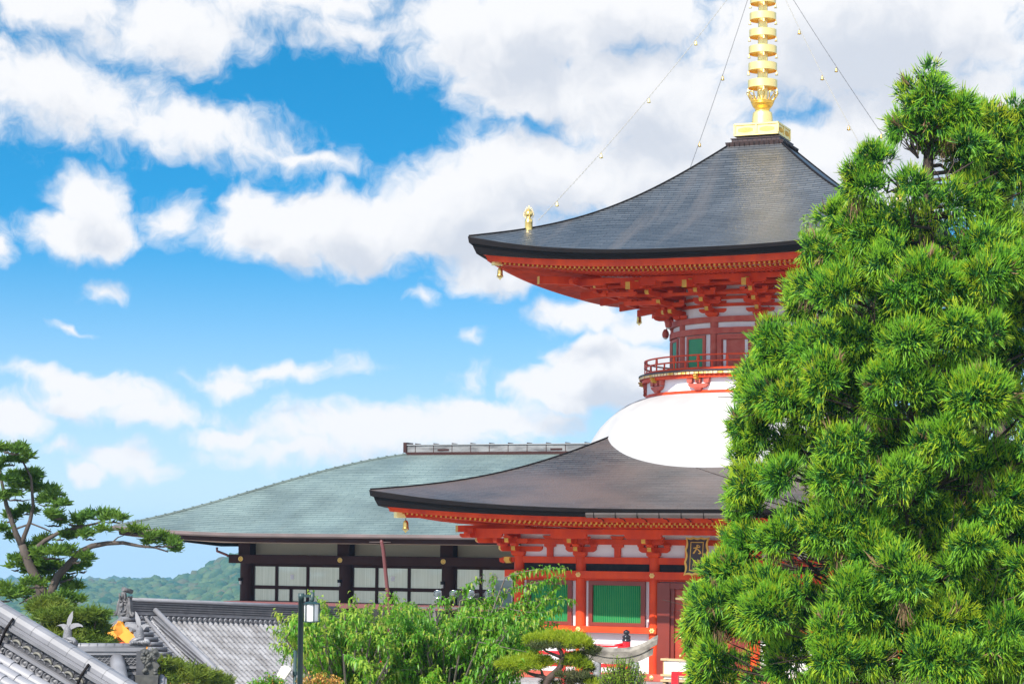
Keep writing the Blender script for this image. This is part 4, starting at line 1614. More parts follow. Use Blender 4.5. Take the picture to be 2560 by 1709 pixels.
vg = MB()                                               # short verge tiles whose round ends face the gable, and wide pans
for i in range(40):
    y = 0.25 + i * 0.30
    t = y / 12.0
    zz = -0.35 * 4 * t * (1 - t)
    vg.tube([(-0.42, y, zz + 0.05), (0.35, y, zz + 0.06)], 0.085, 10, 1, MA)
    vg.lathe([(0.0, 0.0), (0.03, 0.01), (0.045, 0.0), (0.065, 0.012), (0.088, 0.006)], 12, 0, 0, 1, MA @ TR(-0.425, y, zz + 0.05) @ Matrix.Rotation(-math.pi / 2, 4, 'Y'))
    for (a, b_) in ((0.36, 0.60), (0.62, 0.86)):
        vg.box(a, b_, y - 0.14, y + 0.155, zz - 0.02, zz + 0.05, 0, MA)
vg.tube([(0.61, 0.2, 0.10)] + [(0.61, y, 0.10 - 0.35 * 4 * (y / 12) * (1 - y / 12)) for y in (2, 4, 6, 8, 10, 12)], 0.06, 8, 0, MA)
vg.build('verge_tiles', [TILE, TILE_M], tA)
hb = MB()
for Mx in (MA, MAb):
    hb.box(-0.36, -0.24, 0.02, 9.0, -0.62, -0.17, 0, Mx)
hb.build('bargeboard', ORANGE, tA)
gb = MB()
pk = MA @ Vector((-0.15, 0, -0.3))
p1 = MA @ Vector((-0.15, 9.0, -0.3))
p2 = MAb @ Vector((-0.15, 9.0, -0.3))
gb.add([pk, p1, p2], [(0, 1, 2)], 0)
gb.build('gable_panel', ORANGE_R, tA)
on = MB()                                               # demon tile on the ridge end
Mo = Mr @ TR(-0.06, 0, 0.08) @ Matrix.Rotation(math.pi / 2, 4, 'Z') @ Matrix.Rotation(math.pi / 2, 4, 'X')
# local of Mo: x across, y up, z towards the gable (sign handled by symmetry)
plate = [(-0.20, -0.18), (-0.34, -0.06), (-0.30, 0.12), (-0.26, 0.34), (-0.20, 0.52), (-0.24, 0.64), (-0.13, 0.58), (0, 0.60), (0.13, 0.58), (0.24, 0.64), (0.20, 0.52), (0.26, 0.34), (0.30, 0.12), (0.34, -0.06), (0.20, -0.18)]
on.prism(plate, -0.12, 0.10, lambda a, b, c: (a, b, c), 0, Mo)
for sgn in (-1, 1):
    on.tube([(sgn * 0.24, 0.58, -0.08), (sgn * 0.30, 0.36, -0.10), (sgn * 0.33, 0.12, -0.1), (sgn * 0.40, -0.02, -0.1), (sgn * 0.50, -0.05, -0.1), (sgn * 0.53, 0.04, -0.1), (sgn * 0.46, 0.08, -0.1)], [0.03, 0.05, 0.06, 0.06, 0.05, 0.04, 0.03], 8, 0, Mo)
    on.tube([(sgn * 0.10, 0.50, -0.14), (sgn * 0.15, 0.62, -0.18), (sgn * 0.14, 0.74, -0.2)], [0.05, 0.035, 0.008], 8, 0, Mo)
    on.lathe([(0.0, 0.05), (0.045, 0.03), (0.06, 0.0)], 10, 0, 0, 0, Mo @ TR(sgn * 0.10, 0.36, -0.12) @ Matrix.Rotation(math.pi, 4, 'X'))
    on.tube([(sgn * 0.03, 0.44, -0.14), (sgn * 0.11, 0.46, -0.17), (sgn * 0.19, 0.41, -0.13)], [0.03, 0.04, 0.02], 8, 0, Mo)
    on.tube([(sgn * 0.06, 0.10, -0.16), (sgn * 0.13, 0.12, -0.15), (sgn * 0.17, 0.20, -0.12)], [0.035, 0.035, 0.02], 8, 0, Mo)
on.tube([(0, 0.42, -0.12), (0, 0.30, -0.22), (0, 0.25, -0.2)], [0.04, 0.07, 0.06], 8, 0, Mo)
on.tube([(-0.16, 0.03, -0.12), (0, -0.02, -0.18), (0.16, 0.03, -0.12)], [0.03, 0.05, 0.03], 8, 0, Mo)
on.box(-0.12, 0.12, 0.04, 0.15, -0.135, -0.121, 1, Mo)
on.tube([(0, 0.60, -0.10), (0, 0.78, -0.12)], 0.10, 12, 0, Mo)
on.tube([(0, 0.80, 0.25), (0, 0.88, -0.16)], 0.085, 12, 0, Mo)
on.build('demon_tile', [mat('weathered_demon_tile', (0.15, 0.145, 0.15), 0.55, noise=((0.06, 0.06, 0.062), 7, 0.2)), TILE_D], tA, recalc=True)
ba = MB()
cA = [Mr @ Vector(q) for q in ((0.6, -5, 0), (0.6, 5, 0), (10.0, 5, 0), (10.0, -5, 0))]
ba.add([(c.x, c.y, 0.0) for c in cA] + [(c.x, c.y, 3.0) for c in cA], [(0, 1, 5, 4), (1, 2, 6, 5), (2, 3, 7, 6), (3, 0, 4, 7)], 0)
ba.build('wall', PLASTER, tA)

# ---- gate roof with two fish ornaments
bC = R_(8)
OC = at(150, 1622, 50.0)
tC = empty('temple_gate', (OC.x, OC.y, -6.5), 0, 'tiled gate roof with a patterned ridge between two fish ornaments', 'gate')
cc, cs_ = math.cos(bC), math.sin(bC)
MC = TR(0, 0, 6.5 + OC.z) @ Matrix(((cc, -cs_, 0, 0), (cs_, cc, 0, 0), (0, 0, 1, 0), (0, 0, 0, 1)))
LC = 1.80
rc = MB()
rc.box(-0.5, LC + 0.12, -0.13, 0.13, 0.02, 0.05, 0, MC)
rc.box(-0.5, LC + 0.12, -0.17, 0.17, -0.035, 0.019, 0, MC)
rc.box(-0.5, LC + 0.12, -0.14, 0.14, -0.075, -0.036, 1, MC)
rc.box(-0.5, LC + 0.12, -0.17, 0.17, -0.115, -0.076, 0, MC)
rc.box(-0.5, LC + 0.12, -0.11, 0.11, -0.37, -0.116, 2, MC)
rc.box(-0.5, LC + 0.12, -0.19, 0.19, -0.42, -0.371, 0, MC)
rc.box(-0.5, LC + 0.12, -0.14, 0.14, -0.50, -0.421, 2, MC)
rc.box(-0.5, LC + 0.12, -0.22, 0.22, -0.56, -0.501, 0, MC)
rc.box(-0.5, LC + 0.12, -0.2, 0.2, -0.9, -0.561, 2, MC)
rc.tube([(-0.5, 0, 0.06), (LC + 0.12, 0, 0.06)], 0.085, 12, 0, MC)
for i in range(14):
    rc.box(-0.5 + i * 0.19, -0.497 + i * 0.19, -0.088, 0.088, 0.05, 0.148, 1, MC)
for r in range(4):                                      # wave-scale pattern on the ridge side
    for i in range(24):
        x = -0.5 + (i + 0.5 * (r % 2)) * 0.10
        pts = [(x + 0.052 * math.cos(a), -0.118, -0.355 + r * 0.06 + 0.05 * math.sin(a)) for a in np.linspace(0.1, math.pi - 0.1, 6)]
        rc.tube(pts, 0.010, 5, 1, MC, caps=False)
for i in range(26):
    x = -0.45 + i * 0.09
    rc.lathe([(0.02, 0.0), (0.034, 0.012), (0.02, 0.012)], 8, 0, 0, 1, MC @ TR(x, -0.142, -0.46) @ Matrix.Rotation(math.pi / 2, 4, 'X'))
rc.build('patterned_ridge', [TILE, TILE_M, TILE_D], tC)
fc = MB()
MCf = MC @ frame((-0.9, -0.15, -0.62), (1, 0, 0), (0, -1, -0.55))
tile_field(fc, MCf, 0.0, 3.4, 0.0, 4.0, 0.22, 0.07, 0.3, 0.1, 0, 8)
MCb = MC @ frame((-0.9, 0.15, -0.62), (1, 0, 0), (0, 1, -0.55))
tile_field(fc, MCb, 0.0, 3.4, 0.0, 3.0, 0.22, 0.07, 0.3, 0.1, 0, 9)
shade_rows(fc.build('roof_tiles', [TILE], tC))
dr_ = MB()
pts = [(1.28, -0.12, -0.24), (1.34, -0.55, -0.42), (1.45, -1.2, -0.85), (1.60, -2.2, -1.5), (1.75, -3.4, -2.2)]
dr_.tube(pts, [0.17, 0.17, 0.18, 0.18, 0.18], 16, 0, MC)
for off, mi in ((0.12, 1), (0.20, 0), (0.27, 1)):
    dr_.tube([(p[0] - 0.02, p[1], p[2] - off) for p in pts], [0.20, 0.20, 0.21, 0.21, 0.21], 4, mi, MC)
dr_.build('descending_ridge', [TILE, TILE_D], tC)
ro_ = MB()                                              # carved end block of the ridge and the roof beyond it
ro_.frustum(LC + 0.16, -0.30, -0.92, -0.55, 0.24, 0.26, 0.22, 0.24, 0, MC)
ro_.box(LC - 0.14, LC + 0.46, -0.58, -0.02, -0.95, -0.90, 1, MC)
ro_.box(LC - 0.08, LC + 0.10, -0.42, -0.1, -0.549, -0.02, 1, MC)
for i in range(26):
    rr_ = random.Random(i)
    x, z = LC + rr_.uniform(0.02, 0.36), rr_.uniform(-0.52, -0.02)
    ro_.lathe([(0.0, 0.08), (0.04, 0.06), (0.06, 0.0)], 8, 0, 0, 0, MC @ TR(x, -0.40, z) @ Matrix.Rotation(math.pi / 2, 4, 'X'))
ro_.prism([(LC, -0.55), (LC + 0.30, -0.55), (LC + 0.44, -0.35), (LC + 0.36, -0.24), (LC + 0.46, -0.12), (LC + 0.36, 0.06), (LC + 0.24, -0.02), (LC + 0.1, 0.04), (LC, 0.0)], -0.40, -0.12, lambda a, b, c: (a, c, b), 0, MC)
ro_.build('ridge_end_ornament', [mat('weathered_tile', (0.10, 0.10, 0.09), 0.7, noise=((0.05, 0.05, 0.05), 8, 0.2)), TILE_D], tC, recalc=True)
rs = MB()
a0, a1 = Vector((LC + 0.16, -0.4, -0.95)), Vector((LC + 1.9, -2.6, -2.2))
for off, w, mi in ((0.0, 0.10, 0), (-0.10, 0.15, 1), (-0.20, 0.12, 2), (-0.34, 0.17, 1), (-0.46, 0.14, 2)):
    d = (a1 - a0).normalized()
    nrm = Vector((-d.y, d.x, 0)).normalized()
    v = []
    for p in (a0, a1):
        for s1, z1 in ((-w, -0.05), (w, -0.05), (w, 0.05), (-w, 0.05)):
            v.append(p + nrm * s1 + Vector((0, 0, z1 + off)))
    rs.add(v, [(0, 1, 5, 4), (1, 2, 6, 5), (2, 3, 7, 6), (3, 0, 4, 7), (3, 2, 1, 0), (4, 5, 6, 7)], mi, MC)
for i in range(16):
    p = a0 + (a1 - a0) * ((i + 0.6) / 16)
    rs.lathe([(0.02, 0.0), (0.05, 0.015), (0.03, 0.015)], 8, 0, 0, 1, MC @ TR(p.x - 0.09, p.y - 0.10, p.z - 0.27) @ Matrix.Rotation(math.pi / 2, 4, 'X'))
rs.build('corner_ridge', [TILE, TILE_M, TILE_D], tC, recalc=True)
body = MB()
body.box(-0.6, 2.2, -2.6, 2.4, -6.5 - OC.z, -2.2, 0, MC)
body.build('wall', BROWN, tC)
SCALE = mat('scaled_kawara', (0.15, 0.15, 0.165), 0.45, bump=(38, 0.9))
FIN = mat('pale_fin_tile', (0.34, 0.335, 0.35), 0.5, noise=((0.22, 0.215, 0.23), 4, 0.2))


def fish(x, flip):
    f = empty('fish_ornament'); f.parent = tC
    M = MC @ TR(x, 0, 0.13) @ Matrix.Scale(flip, 4, (1, 0, 0)) @ Matrix.Scale(0.70, 4)
    q = MB()
    q.tube([(0.05, 0, 0.02), (0.0, 0, 0.14), (0.0, 0, 0.28), (0.01, 0, 0.42), (-0.01, 0, 0.50), (-0.03, 0, 0.56)], [0.19, 0.17, 0.14, 0.125, 0.11, 0.06], 16, 0, M)
    q.build('body', SCALE, f)
    q = MB()
    for i in range(7):
        a = i / 6
        q.tube([(-0.28 + 0.08 * i, -0.17 + 0.01 * i, 0.0), (-0.2 + 0.07 * i, -0.2, 0.07 + 0.02 * (i % 2)), (-0.14 + 0.06 * i, -0.15, 0.10)], [0.045, 0.05, 0.02], 7, 0, M)
    q.tube([(0.30, -0.08, -0.02), (0.22, -0.16, 0.10), (0.05, -0.17, 0.17), (-0.10, -0.13, 0.20)], [0.05, 0.055, 0.05, 0.02], 8, 0, M)
    q.tube([(0.32, -0.04, 0.06), (0.2, -0.12, 0.17), (0.06, -0.14, 0.22)], [0.03, 0.04, 0.02], 8, 0, M)
    q.tube([(-0.12, 0, 0.05), (-0.26, 0, 0.03), (-0.33, 0, -0.01)], [0.15, 0.12, 0.06], 10, 0, M)
    q.tube([(0.1, 0, 0.05), (0.27, 0, 0.0), (0.32, 0, -0.03)], [0.15, 0.11, 0.05], 10, 0, M)
    q.build('head', mat('fish_head_tile', (0.30, 0.30, 0.32), 0.45, noise=((0.12, 0.12, 0.13), 9, 0.15)), f)
    for pts, nm in (([(0.0, 0.46), (-0.03, 0.62), (-0.01, 0.78), (0.04, 0.90), (0.12, 1.02), (0.17, 1.06), (0.16, 0.98), (0.16, 0.84), (0.12, 0.68), (0.07, 0.5)], 'tail_fin'),
                    ([(0.02, 0.50), (0.06, 0.60), (0.18, 0.66), (0.34, 0.66), (0.46, 0.60), (0.50, 0.54), (0.40, 0.56), (0.28, 0.54), (0.16, 0.48), (0.05, 0.42)], 'tail_fin'),
                    ([(-0.08, 0.40), (-0.16, 0.50), (-0.20, 0.56), (-0.30, 0.58), (-0.38, 0.55), (-0.26, 0.62), (-0.12, 0.64), (0.0, 0.6), (0.05, 0.5)], 'back_fin')):
        q = MB()
        pts = [(-p[0], p[1]) for p in pts] if False else pts
        q.prism(pts, -0.05, 0.05, lambda a, b, c: (a, c, b), 0, M)
        for kk in (1, 2):
            i0, i1 = pts[kk], pts[-kk - 1]
        q.build(nm, FIN, f, recalc=True)


fish(0.16, 1)
fish(LC - 0.02, -1)

# ---- nearest roof, bottom left corner: round tiles and a tall ornamented descending ridge
bB = R_(65)
OB = at(-90, 1566, 32.0)
UB = Vector((math.cos(bB), math.sin(bB), 0))
DB = Vector((math.sin(bB), -math.cos(bB), -0.46))
tB = empty('tiled_roof_corner', (OB.x, OB.y, -5.5), 0, 'large grey round tile roof with tall ring patterned descending ridge, bottom left corner', 'roof')
MB_ = TR(-OB.x, -OB.y, 5.5) @ frame(OB, UB, DB)
rb = MB()
Ld = 9.0
# ridge cross-section: the visible side faces local -x
for (xa, za, zb_, mi) in ((0.20, 0.0, 0.055, 0), (0.14, 0.056, 0.20, 2), (0.20, 0.201, 0.245, 0), (0.13, 0.246, 0.445, 2), (0.21, 0.446, 0.485, 1), (0.18, 0.486, 0.525, 0)):
    rb.box(-xa, xa, -0.5, Ld, za, zb_, mi, MB_ @ TR(0, 0, -0.06))
rb.prism([(-0.145, 0.47), (-0.14, 0.53), (-0.10, 0.585), (-0.04, 0.61), (0.04, 0.61), (0.10, 0.585), (0.14, 0.53), (0.145, 0.47)], -0.5, Ld, lambda a, b, c: (a, c, b), 0, MB_)
for i in range(28):
    rb.prism([(-0.149, 0.469), (-0.144, 0.532), (-0.103, 0.588), (-0.04, 0.614), (0.04, 0.614), (0.103, 0.588), (0.144, 0.532), (0.149, 0.469)], -0.5 + i * 0.34, -0.492 + i * 0.34, lambda a, b, c: (a, c, b), 1, MB_)
i = 0
y = -0.3
while y < Ld:
    M = MB_ @ TR(-0.141, y, 0.068) @ Matrix.Rotation(-math.pi / 2, 4, 'Y')
    rb.lathe([(0.0, 0.02), (0.022, 0.018), (0.028, 0.004), (0.044, 0.004), (0.05, 0.03), (0.064, 0.03), (0.068, 0.0)], 16, 0, 0, 1, M)
    y += 0.145
y = -0.35
while y < Ld:
    for (z, dy, r) in ((0.235, 0, 0.075), (0.335, 0.10, 0.075)):
        for sgn in (1,):
            pts = [(-0.146, y + dy + r * math.cos(a), z + 0.8 * r * math.sin(a)) for a in np.linspace(0.25, math.pi - 0.25, 8)]
            rb.tube(pts, [0.012, 0.017, 0.02, 0.021, 0.021, 0.02, 0.017, 0.012], 6, 3, MB_)
    for (z, dy, r) in ((0.235, 0.10, 0.075), (0.335, 0.0, 0.075)):
        pts = [(-0.138, y + dy + r * math.cos(a), z - 0.045 + 0.8 * r * math.sin(a)) for a in np.linspace(0.4, math.pi - 0.4, 6)]
        rb.tube(pts, [0.008, 0.011, 0.013, 0.013, 0.011, 0.008], 5, 1, MB_)
    y += 0.20
rb.build('descending_ridge', [TILE, TILE_M, TILE_D, mat('olive_grey_tile', (0.17, 0.165, 0.14), 0.5)], tB)
for y in (0.85, 2.3, 3.8, 5.4):
    q = MB()
    q.tube([(-0.24, y, 0.02), (-0.235, y, 0.40), (-0.16, y, 0.56)], 0.022, 6, 0, MB_)
    q.build('wire_strap', BLACKEDGE, tB)
fb_ = MB()
tile_field(fb_, MB_, -5.2, -0.22, -0.5, Ld, 0.31, 0.092, 0.36, 0.0, 0, 12)
shade_rows(fb_.build('roof_tiles', [mat('pale_kawara', (0.28, 0.28, 0.305), 0.42, noise=((0.21, 0.21, 0.23), 1.8, 0.25), bump=(6, 0.08))], tB))
bb_ = MB()
bb_.box(-5.2, 0.3, -0.5, Ld, -0.25, -0.10, 0, MB_)
bb_.build('roof_deck', TILE_D, tB)
bw_ = MB()
q0 = MB_ @ Vector((-5.0, 0, 0))
q1 = MB_ @ Vector((0.0, 0, 0))
q2 = MB_ @ Vector((0.0, Ld - 1.0, 0))
q3 = MB_ @ Vector((-5.0, Ld - 1.0, 0))
qs = (q0, q1, q2, q3)
bw_.add([(q.x, q.y, 0) for q in qs] + [(q.x, q.y, q.z - 0.3) for q in qs], [(0, 1, 5, 4), (1, 2, 6, 5), (2, 3, 7, 6), (3, 0, 4, 7)], 0)
bw_.build('wall', BROWN, tB)
# ------------------------------------------------------------------ vegetation
rng = np.random.default_rng(11)


def nrm(a):
    return a / np.maximum(np.linalg.norm(a, axis=-1, keepdims=True), 1e-9)


def np_mesh(name, co, loops, starts, mats, parent=None, mi=None, **k):
    me = bpy.data.meshes.new(name)
    me.vertices.add(len(co))
    me.vertices.foreach_set('co', co.astype(np.float32).ravel())
    me.loops.add(len(loops))
    me.loops.foreach_set('vertex_index', loops.astype(np.int32))
    me.polygons.add(len(starts))
    me.polygons.foreach_set('loop_start', starts.astype(np.int32))
    for q in (mats if isinstance(mats, (list, tuple)) else [mats]):
        me.materials.append(q)
    if mi is not None:
        me.polygons.foreach_set('material_index', mi.astype(np.int32))
    me.update(calc_edges=True)
    o = bpy.data.objects.new(name, me)
    sc.collection.objects.link(o)
    if parent is not None:
        o.parent = parent
    return tag(o, k.get('label'), k.get('cat'), k.get('group'), k.get('kind'))


class Leaves:
    """many small blades: needles (straight tapering strips) or leaves (folded, drooping)"""

    def __init__(self):
        self.co, self.loops, self.starts, self.mi = [], [], [], []
        self.nv = self.nl = 0

    def _push(self, V, faces, m):
        n, k = V.shape[0], V.shape[1]
        base = self.nv + np.arange(n)[:, None] * k
        fl = [f for f in faces]
        lo = np.concatenate([base + np.array(f)[None, :] for f in fl], axis=1)
        per = lo.shape[1]
        st = self.nl + np.arange(n)[:, None] * per + np.cumsum([0] + [len(f) for f in fl[:-1]])[None, :]
        self.co.append(V.reshape(-1, 3))
        self.loops.append(lo.ravel())
        self.starts.append(st.ravel())
        mm = np.broadcast_to(m if np.ndim(m) == 2 else np.asarray(m).reshape(-1, 1), (n, len(fl)))
        self.mi.append(mm.ravel())
        self.nv += n * k
        self.nl += n * per

    def needles(self, P, D, L, W, B, m=0):
        D = nrm(D)
        S = nrm(np.cross(D, rng.normal(size=D.shape)))
        L, W = np.reshape(L, (-1, 1)), np.reshape(W, (-1, 1))
        mid = P + D * L * 0.55 + B * L * 0.30
        tip = P + D * L + B * L
        V = np.stack([P - S * W * 0.35, P + S * W * 0.35, mid - S * W * 0.5, mid + S * W * 0.5, tip - S * W * 0.16, tip + S * W * 0.16], axis=1)
        self._push(V, [(0, 1, 3, 2), (2, 3, 5, 4)], m)

    def leaf(self, P, D, L, W, droop, m=0, up=None):
        D = nrm(D)
        Z = np.zeros_like(D)
        Z[:, 2] = 1.0
        if up is None:
            up = Z + rng.normal(size=D.shape) * 0.35
        S = nrm(np.cross(D, up))
        Nn = nrm(np.cross(S, D))
        L, W, droop = np.reshape(L, (-1, 1)), np.reshape(W, (-1, 1)), np.reshape(droop, (-1, 1))
        mid = P + D * L * 0.5 - Z * L * droop * 0.18
        tip = P + D * L * (1 - 0.25 * droop) - Z * L * droop * 0.8
        V = np.stack([P, mid - S * W * 0.5 + Nn * W * 0.18, mid, mid + S * W * 0.5 + Nn * W * 0.18, tip], axis=1)
        self._push(V, [(0, 2, 1), (0, 3, 2), (1, 2, 4), (2, 3, 4)], m)

    def build(self, name, mats, parent=None, **k):
        return np_mesh(name, np.concatenate(self.co), np.concatenate(self.loops), np.concatenate(self.starts), mats, parent, np.concatenate(self.mi), **k)


def pw(Vv):
    return np.array([Vv.x, Vv.y, Vv.z])


def atn(u, v, Y):
    return pw(at(u, v, Y))


BARK = mat('dark_bark', (0.075, 0.050, 0.040), 0.9, noise=((0.04, 0.028, 0.022), 6, 0.2), bump=(20, 0.4), stretch=(1, 1, 0.3))
BARK_G = mat('grey_bark', (0.20, 0.17, 0.14), 0.9, noise=((0.11, 0.09, 0.08), 5, 0.2), bump=(18, 0.4), stretch=(1, 1, 0.3))
CEDAR = mat('cedar_green', (0.125, 0.340, 0.024), 0.5, noise=((0.235, 0.430, 0.026), 1.1, 0.2), spec=0.3, trans=((0.2, 0.5, 0.02), 0.36, 1.8))
CEDAR_Y = mat('cedar_yellow_green', (0.30, 0.48, 0.022), 0.5, noise=((0.40, 0.46, 0.022), 1.5, 0.2), spec=0.3, trans=((0.2, 0.5, 0.02), 0.40, 1.7))
CEDAR_B = mat('cedar_dry_brown', (0.20, 0.12, 0.06), 0.8)
CONI = mat('conifer_green', (0.050, 0.130, 0.018), 0.6, noise=((0.130, 0.210, 0.018), 1.2, 0.2), spec=0.25, trans=((0.2, 0.5, 0.02), 0.25, 1.6))
CHERRY = mat('cherry_leaf', (0.070, 0.225, 0.010), 0.42, noise=((0.15, 0.34, 0.018), 0.9, 0.2), spec=0.45, trans=((0.2, 0.5, 0.02), 0.38, 1.7))
CHERRY_Y = mat('young_leaf', (0.27, 0.43, 0.04), 0.42, noise=((0.30, 0.33, 0.05), 1.5, 0.2), spec=0.4, trans=((0.2, 0.5, 0.02), 0.38, 1.6))
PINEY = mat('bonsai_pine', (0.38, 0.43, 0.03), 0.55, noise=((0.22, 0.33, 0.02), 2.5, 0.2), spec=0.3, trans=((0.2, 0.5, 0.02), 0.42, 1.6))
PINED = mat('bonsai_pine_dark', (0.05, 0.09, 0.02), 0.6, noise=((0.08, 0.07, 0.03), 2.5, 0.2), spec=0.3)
BROAD = mat('camphor_leaf', (0.10, 0.20, 0.035), 0.4, noise=((0.24, 0.33, 0.10), 1.3, 0.2), spec=0.5, trans=((0.2, 0.5, 0.02), 0.3, 1.6))
SHRUB = mat('bright_shrub_leaf', (0.10, 0.30, 0.015), 0.4, noise=((0.25, 0.38, 0.02), 2.0, 0.2), spec=0.4, trans=((0.2, 0.5, 0.02), 0.35, 1.6))
AZ_O = mat('orange_young_leaf', (0.55, 0.26, 0.05), 0.5, noise=((0.45, 0.32, 0.06), 3, 0.2), trans=((0.5, 0.3, 0.05), 0.3, 1.4))

# ---- big cedar on the right
CY = 38.0
cpos = atn(2305, 1350, CY)
k_ = CY / FPX
yb_ = np.array([185, 240, 330, 400, 470, 560, 640, 700, 760, 850, 930, 1000, 1060, 1110, 1200, 1290, 1340, 1400, 1430, 1480, 1550, 1650, 1709, 1900])
xb_ = np.array([2290, 2225, 2190, 2130, 2085, 2030, 1995, 1965, 1945, 1885, 1825, 1815, 1803, 1806, 1803, 1792, 1792, 1790, 1750, 1705, 1687, 1690, 1705, 1740])
zz_ = (1358 - yb_) * k_
rr_ = (2305 - xb_) * k_


def crown_r(z):
    return np.interp(-z, -zz_, rr_)


GZ = -4.8
cedar = empty('cedar_tree', (cpos[0], CY, GZ), 0, 'tall bushy cedar with shaggy bright green tufts filling the right side', 'tree')
off = np.array([cpos[0], CY, GZ])
mounds = []
z = zz_[0] - 0.15
lvl = 0
while z > -3.6:
    r = float(crown_r(z))
    circ = 2 * math.pi * max(r - 0.5, 0.15)
    n = max(1, int(circ / 1.4))
    a0 = rng.uniform(0, 6.28)
    for i in range(n):
        a = a0 + 2 * math.pi * (i + rng.uniform(-0.3, 0.3)) / n
        back = math.sin(a) > 0.45
        if back and rng.random() < 0.55:
            continue
        Rm = rng.uniform(0.45, 0.80) * (0.75 if z > 5 else 1.0)
        right = max(0.0, math.cos(a))
        rad = max(0.0, r + right * 0.9 * min(1.0, (7.6 - z) / 2.0) - Rm * 0.72 - 0.2) * (1.0 if rng.random() < 0.72 else rng.uniform(0.72, 0.95))
        if r < 0.9:
            rad *= 0.6
        mounds.append((rad * math.cos(a), rad * math.sin(a), z + rng.uniform(-0.3, 0.3), Rm, a))
    z -= 0.78
    lvl += 1
# mounds that make the outline
for (v, R) in ((240, 0.4), (330, 0.42), (400, 0.45), (470, 0.5), (560, 0.5), (640, 0.5), (700, 0.5), (770, 0.55), (850, 0.55), (930, 0.55), (1000, 0.5), (1070, 0.5), (1150, 0.55), (1220, 0.55), (1280, 0.42), (1360, 0.30), (1500, 0.40), (1540, 0.5), (1600, 0.6), (1680, 0.6)):
    ub = float(np.interp(v, yb_, xb_)) + (R * 0.72 + 0.17) / k_
    p = atn(ub, v, CY - rng.uniform(-0.4, 0.8))
    mounds.append((p[0] - cpos[0], p[1] - CY, p[2], R, math.atan2(p[1] - CY, p[0] - cpos[0])))
for (u, v, R) in ((2330, 255, 0.42), (2290, 275, 0.42), (2395, 285, 0.45), (2440, 310, 0.4), (2360, 300, 0.4), (2260, 320, 0.4), (2340, 330, 0.4), (2440, 370, 0.5), (2520, 360, 0.5), (2550, 460, 0.6), (2380, 420, 0.55), (2480, 560, 0.6), (2550, 640, 0.6), (2475, 315, 0.42), (2540, 300, 0.5), (2560, 380, 0.5), (2500, 450, 0.55), (2430, 480, 0.5), (2560, 760, 0.6), (2540, 900, 0.6), (2550, 1050, 0.6), (2540, 1200, 0.6)):
    p = atn(u, v, CY - rng.uniform(-0.5, 0.6))
    mounds.append((p[0] - cpos[0], p[1] - CY, p[2], R, math.atan2(p[1] - CY - 0.3, p[0] - cpos[0])))
lv = Leaves()
br = MB()
G3 = np.array([0.0, 0.0, GZ])
for q in range(30):                                      # more boughs on the side that faces the court
    z = rng.uniform(-3.8, 5.4)
    r = float(crown_r(z)) * rng.uniform(0.5, 0.78)
    a = rng.uniform(-math.pi + 0.2, -0.1)
    mounds.append((r * math.cos(a), r * math.sin(a), z, rng.uniform(0.45, 0.75), a))
inner = []
for q in range(190):                                      # darker growth nearer the trunk closes the crown
    z = rng.uniform(-3.9, 6.2) if q % 2 else rng.uniform(-3.9, 0.5)
    r = float(crown_r(z)) * rng.uniform(0.1, 0.58)
    a = rng.uniform(-math.pi, math.pi)
    inner.append((r * math.cos(a), r * math.sin(a), z, rng.uniform(0.5, 0.8), a))
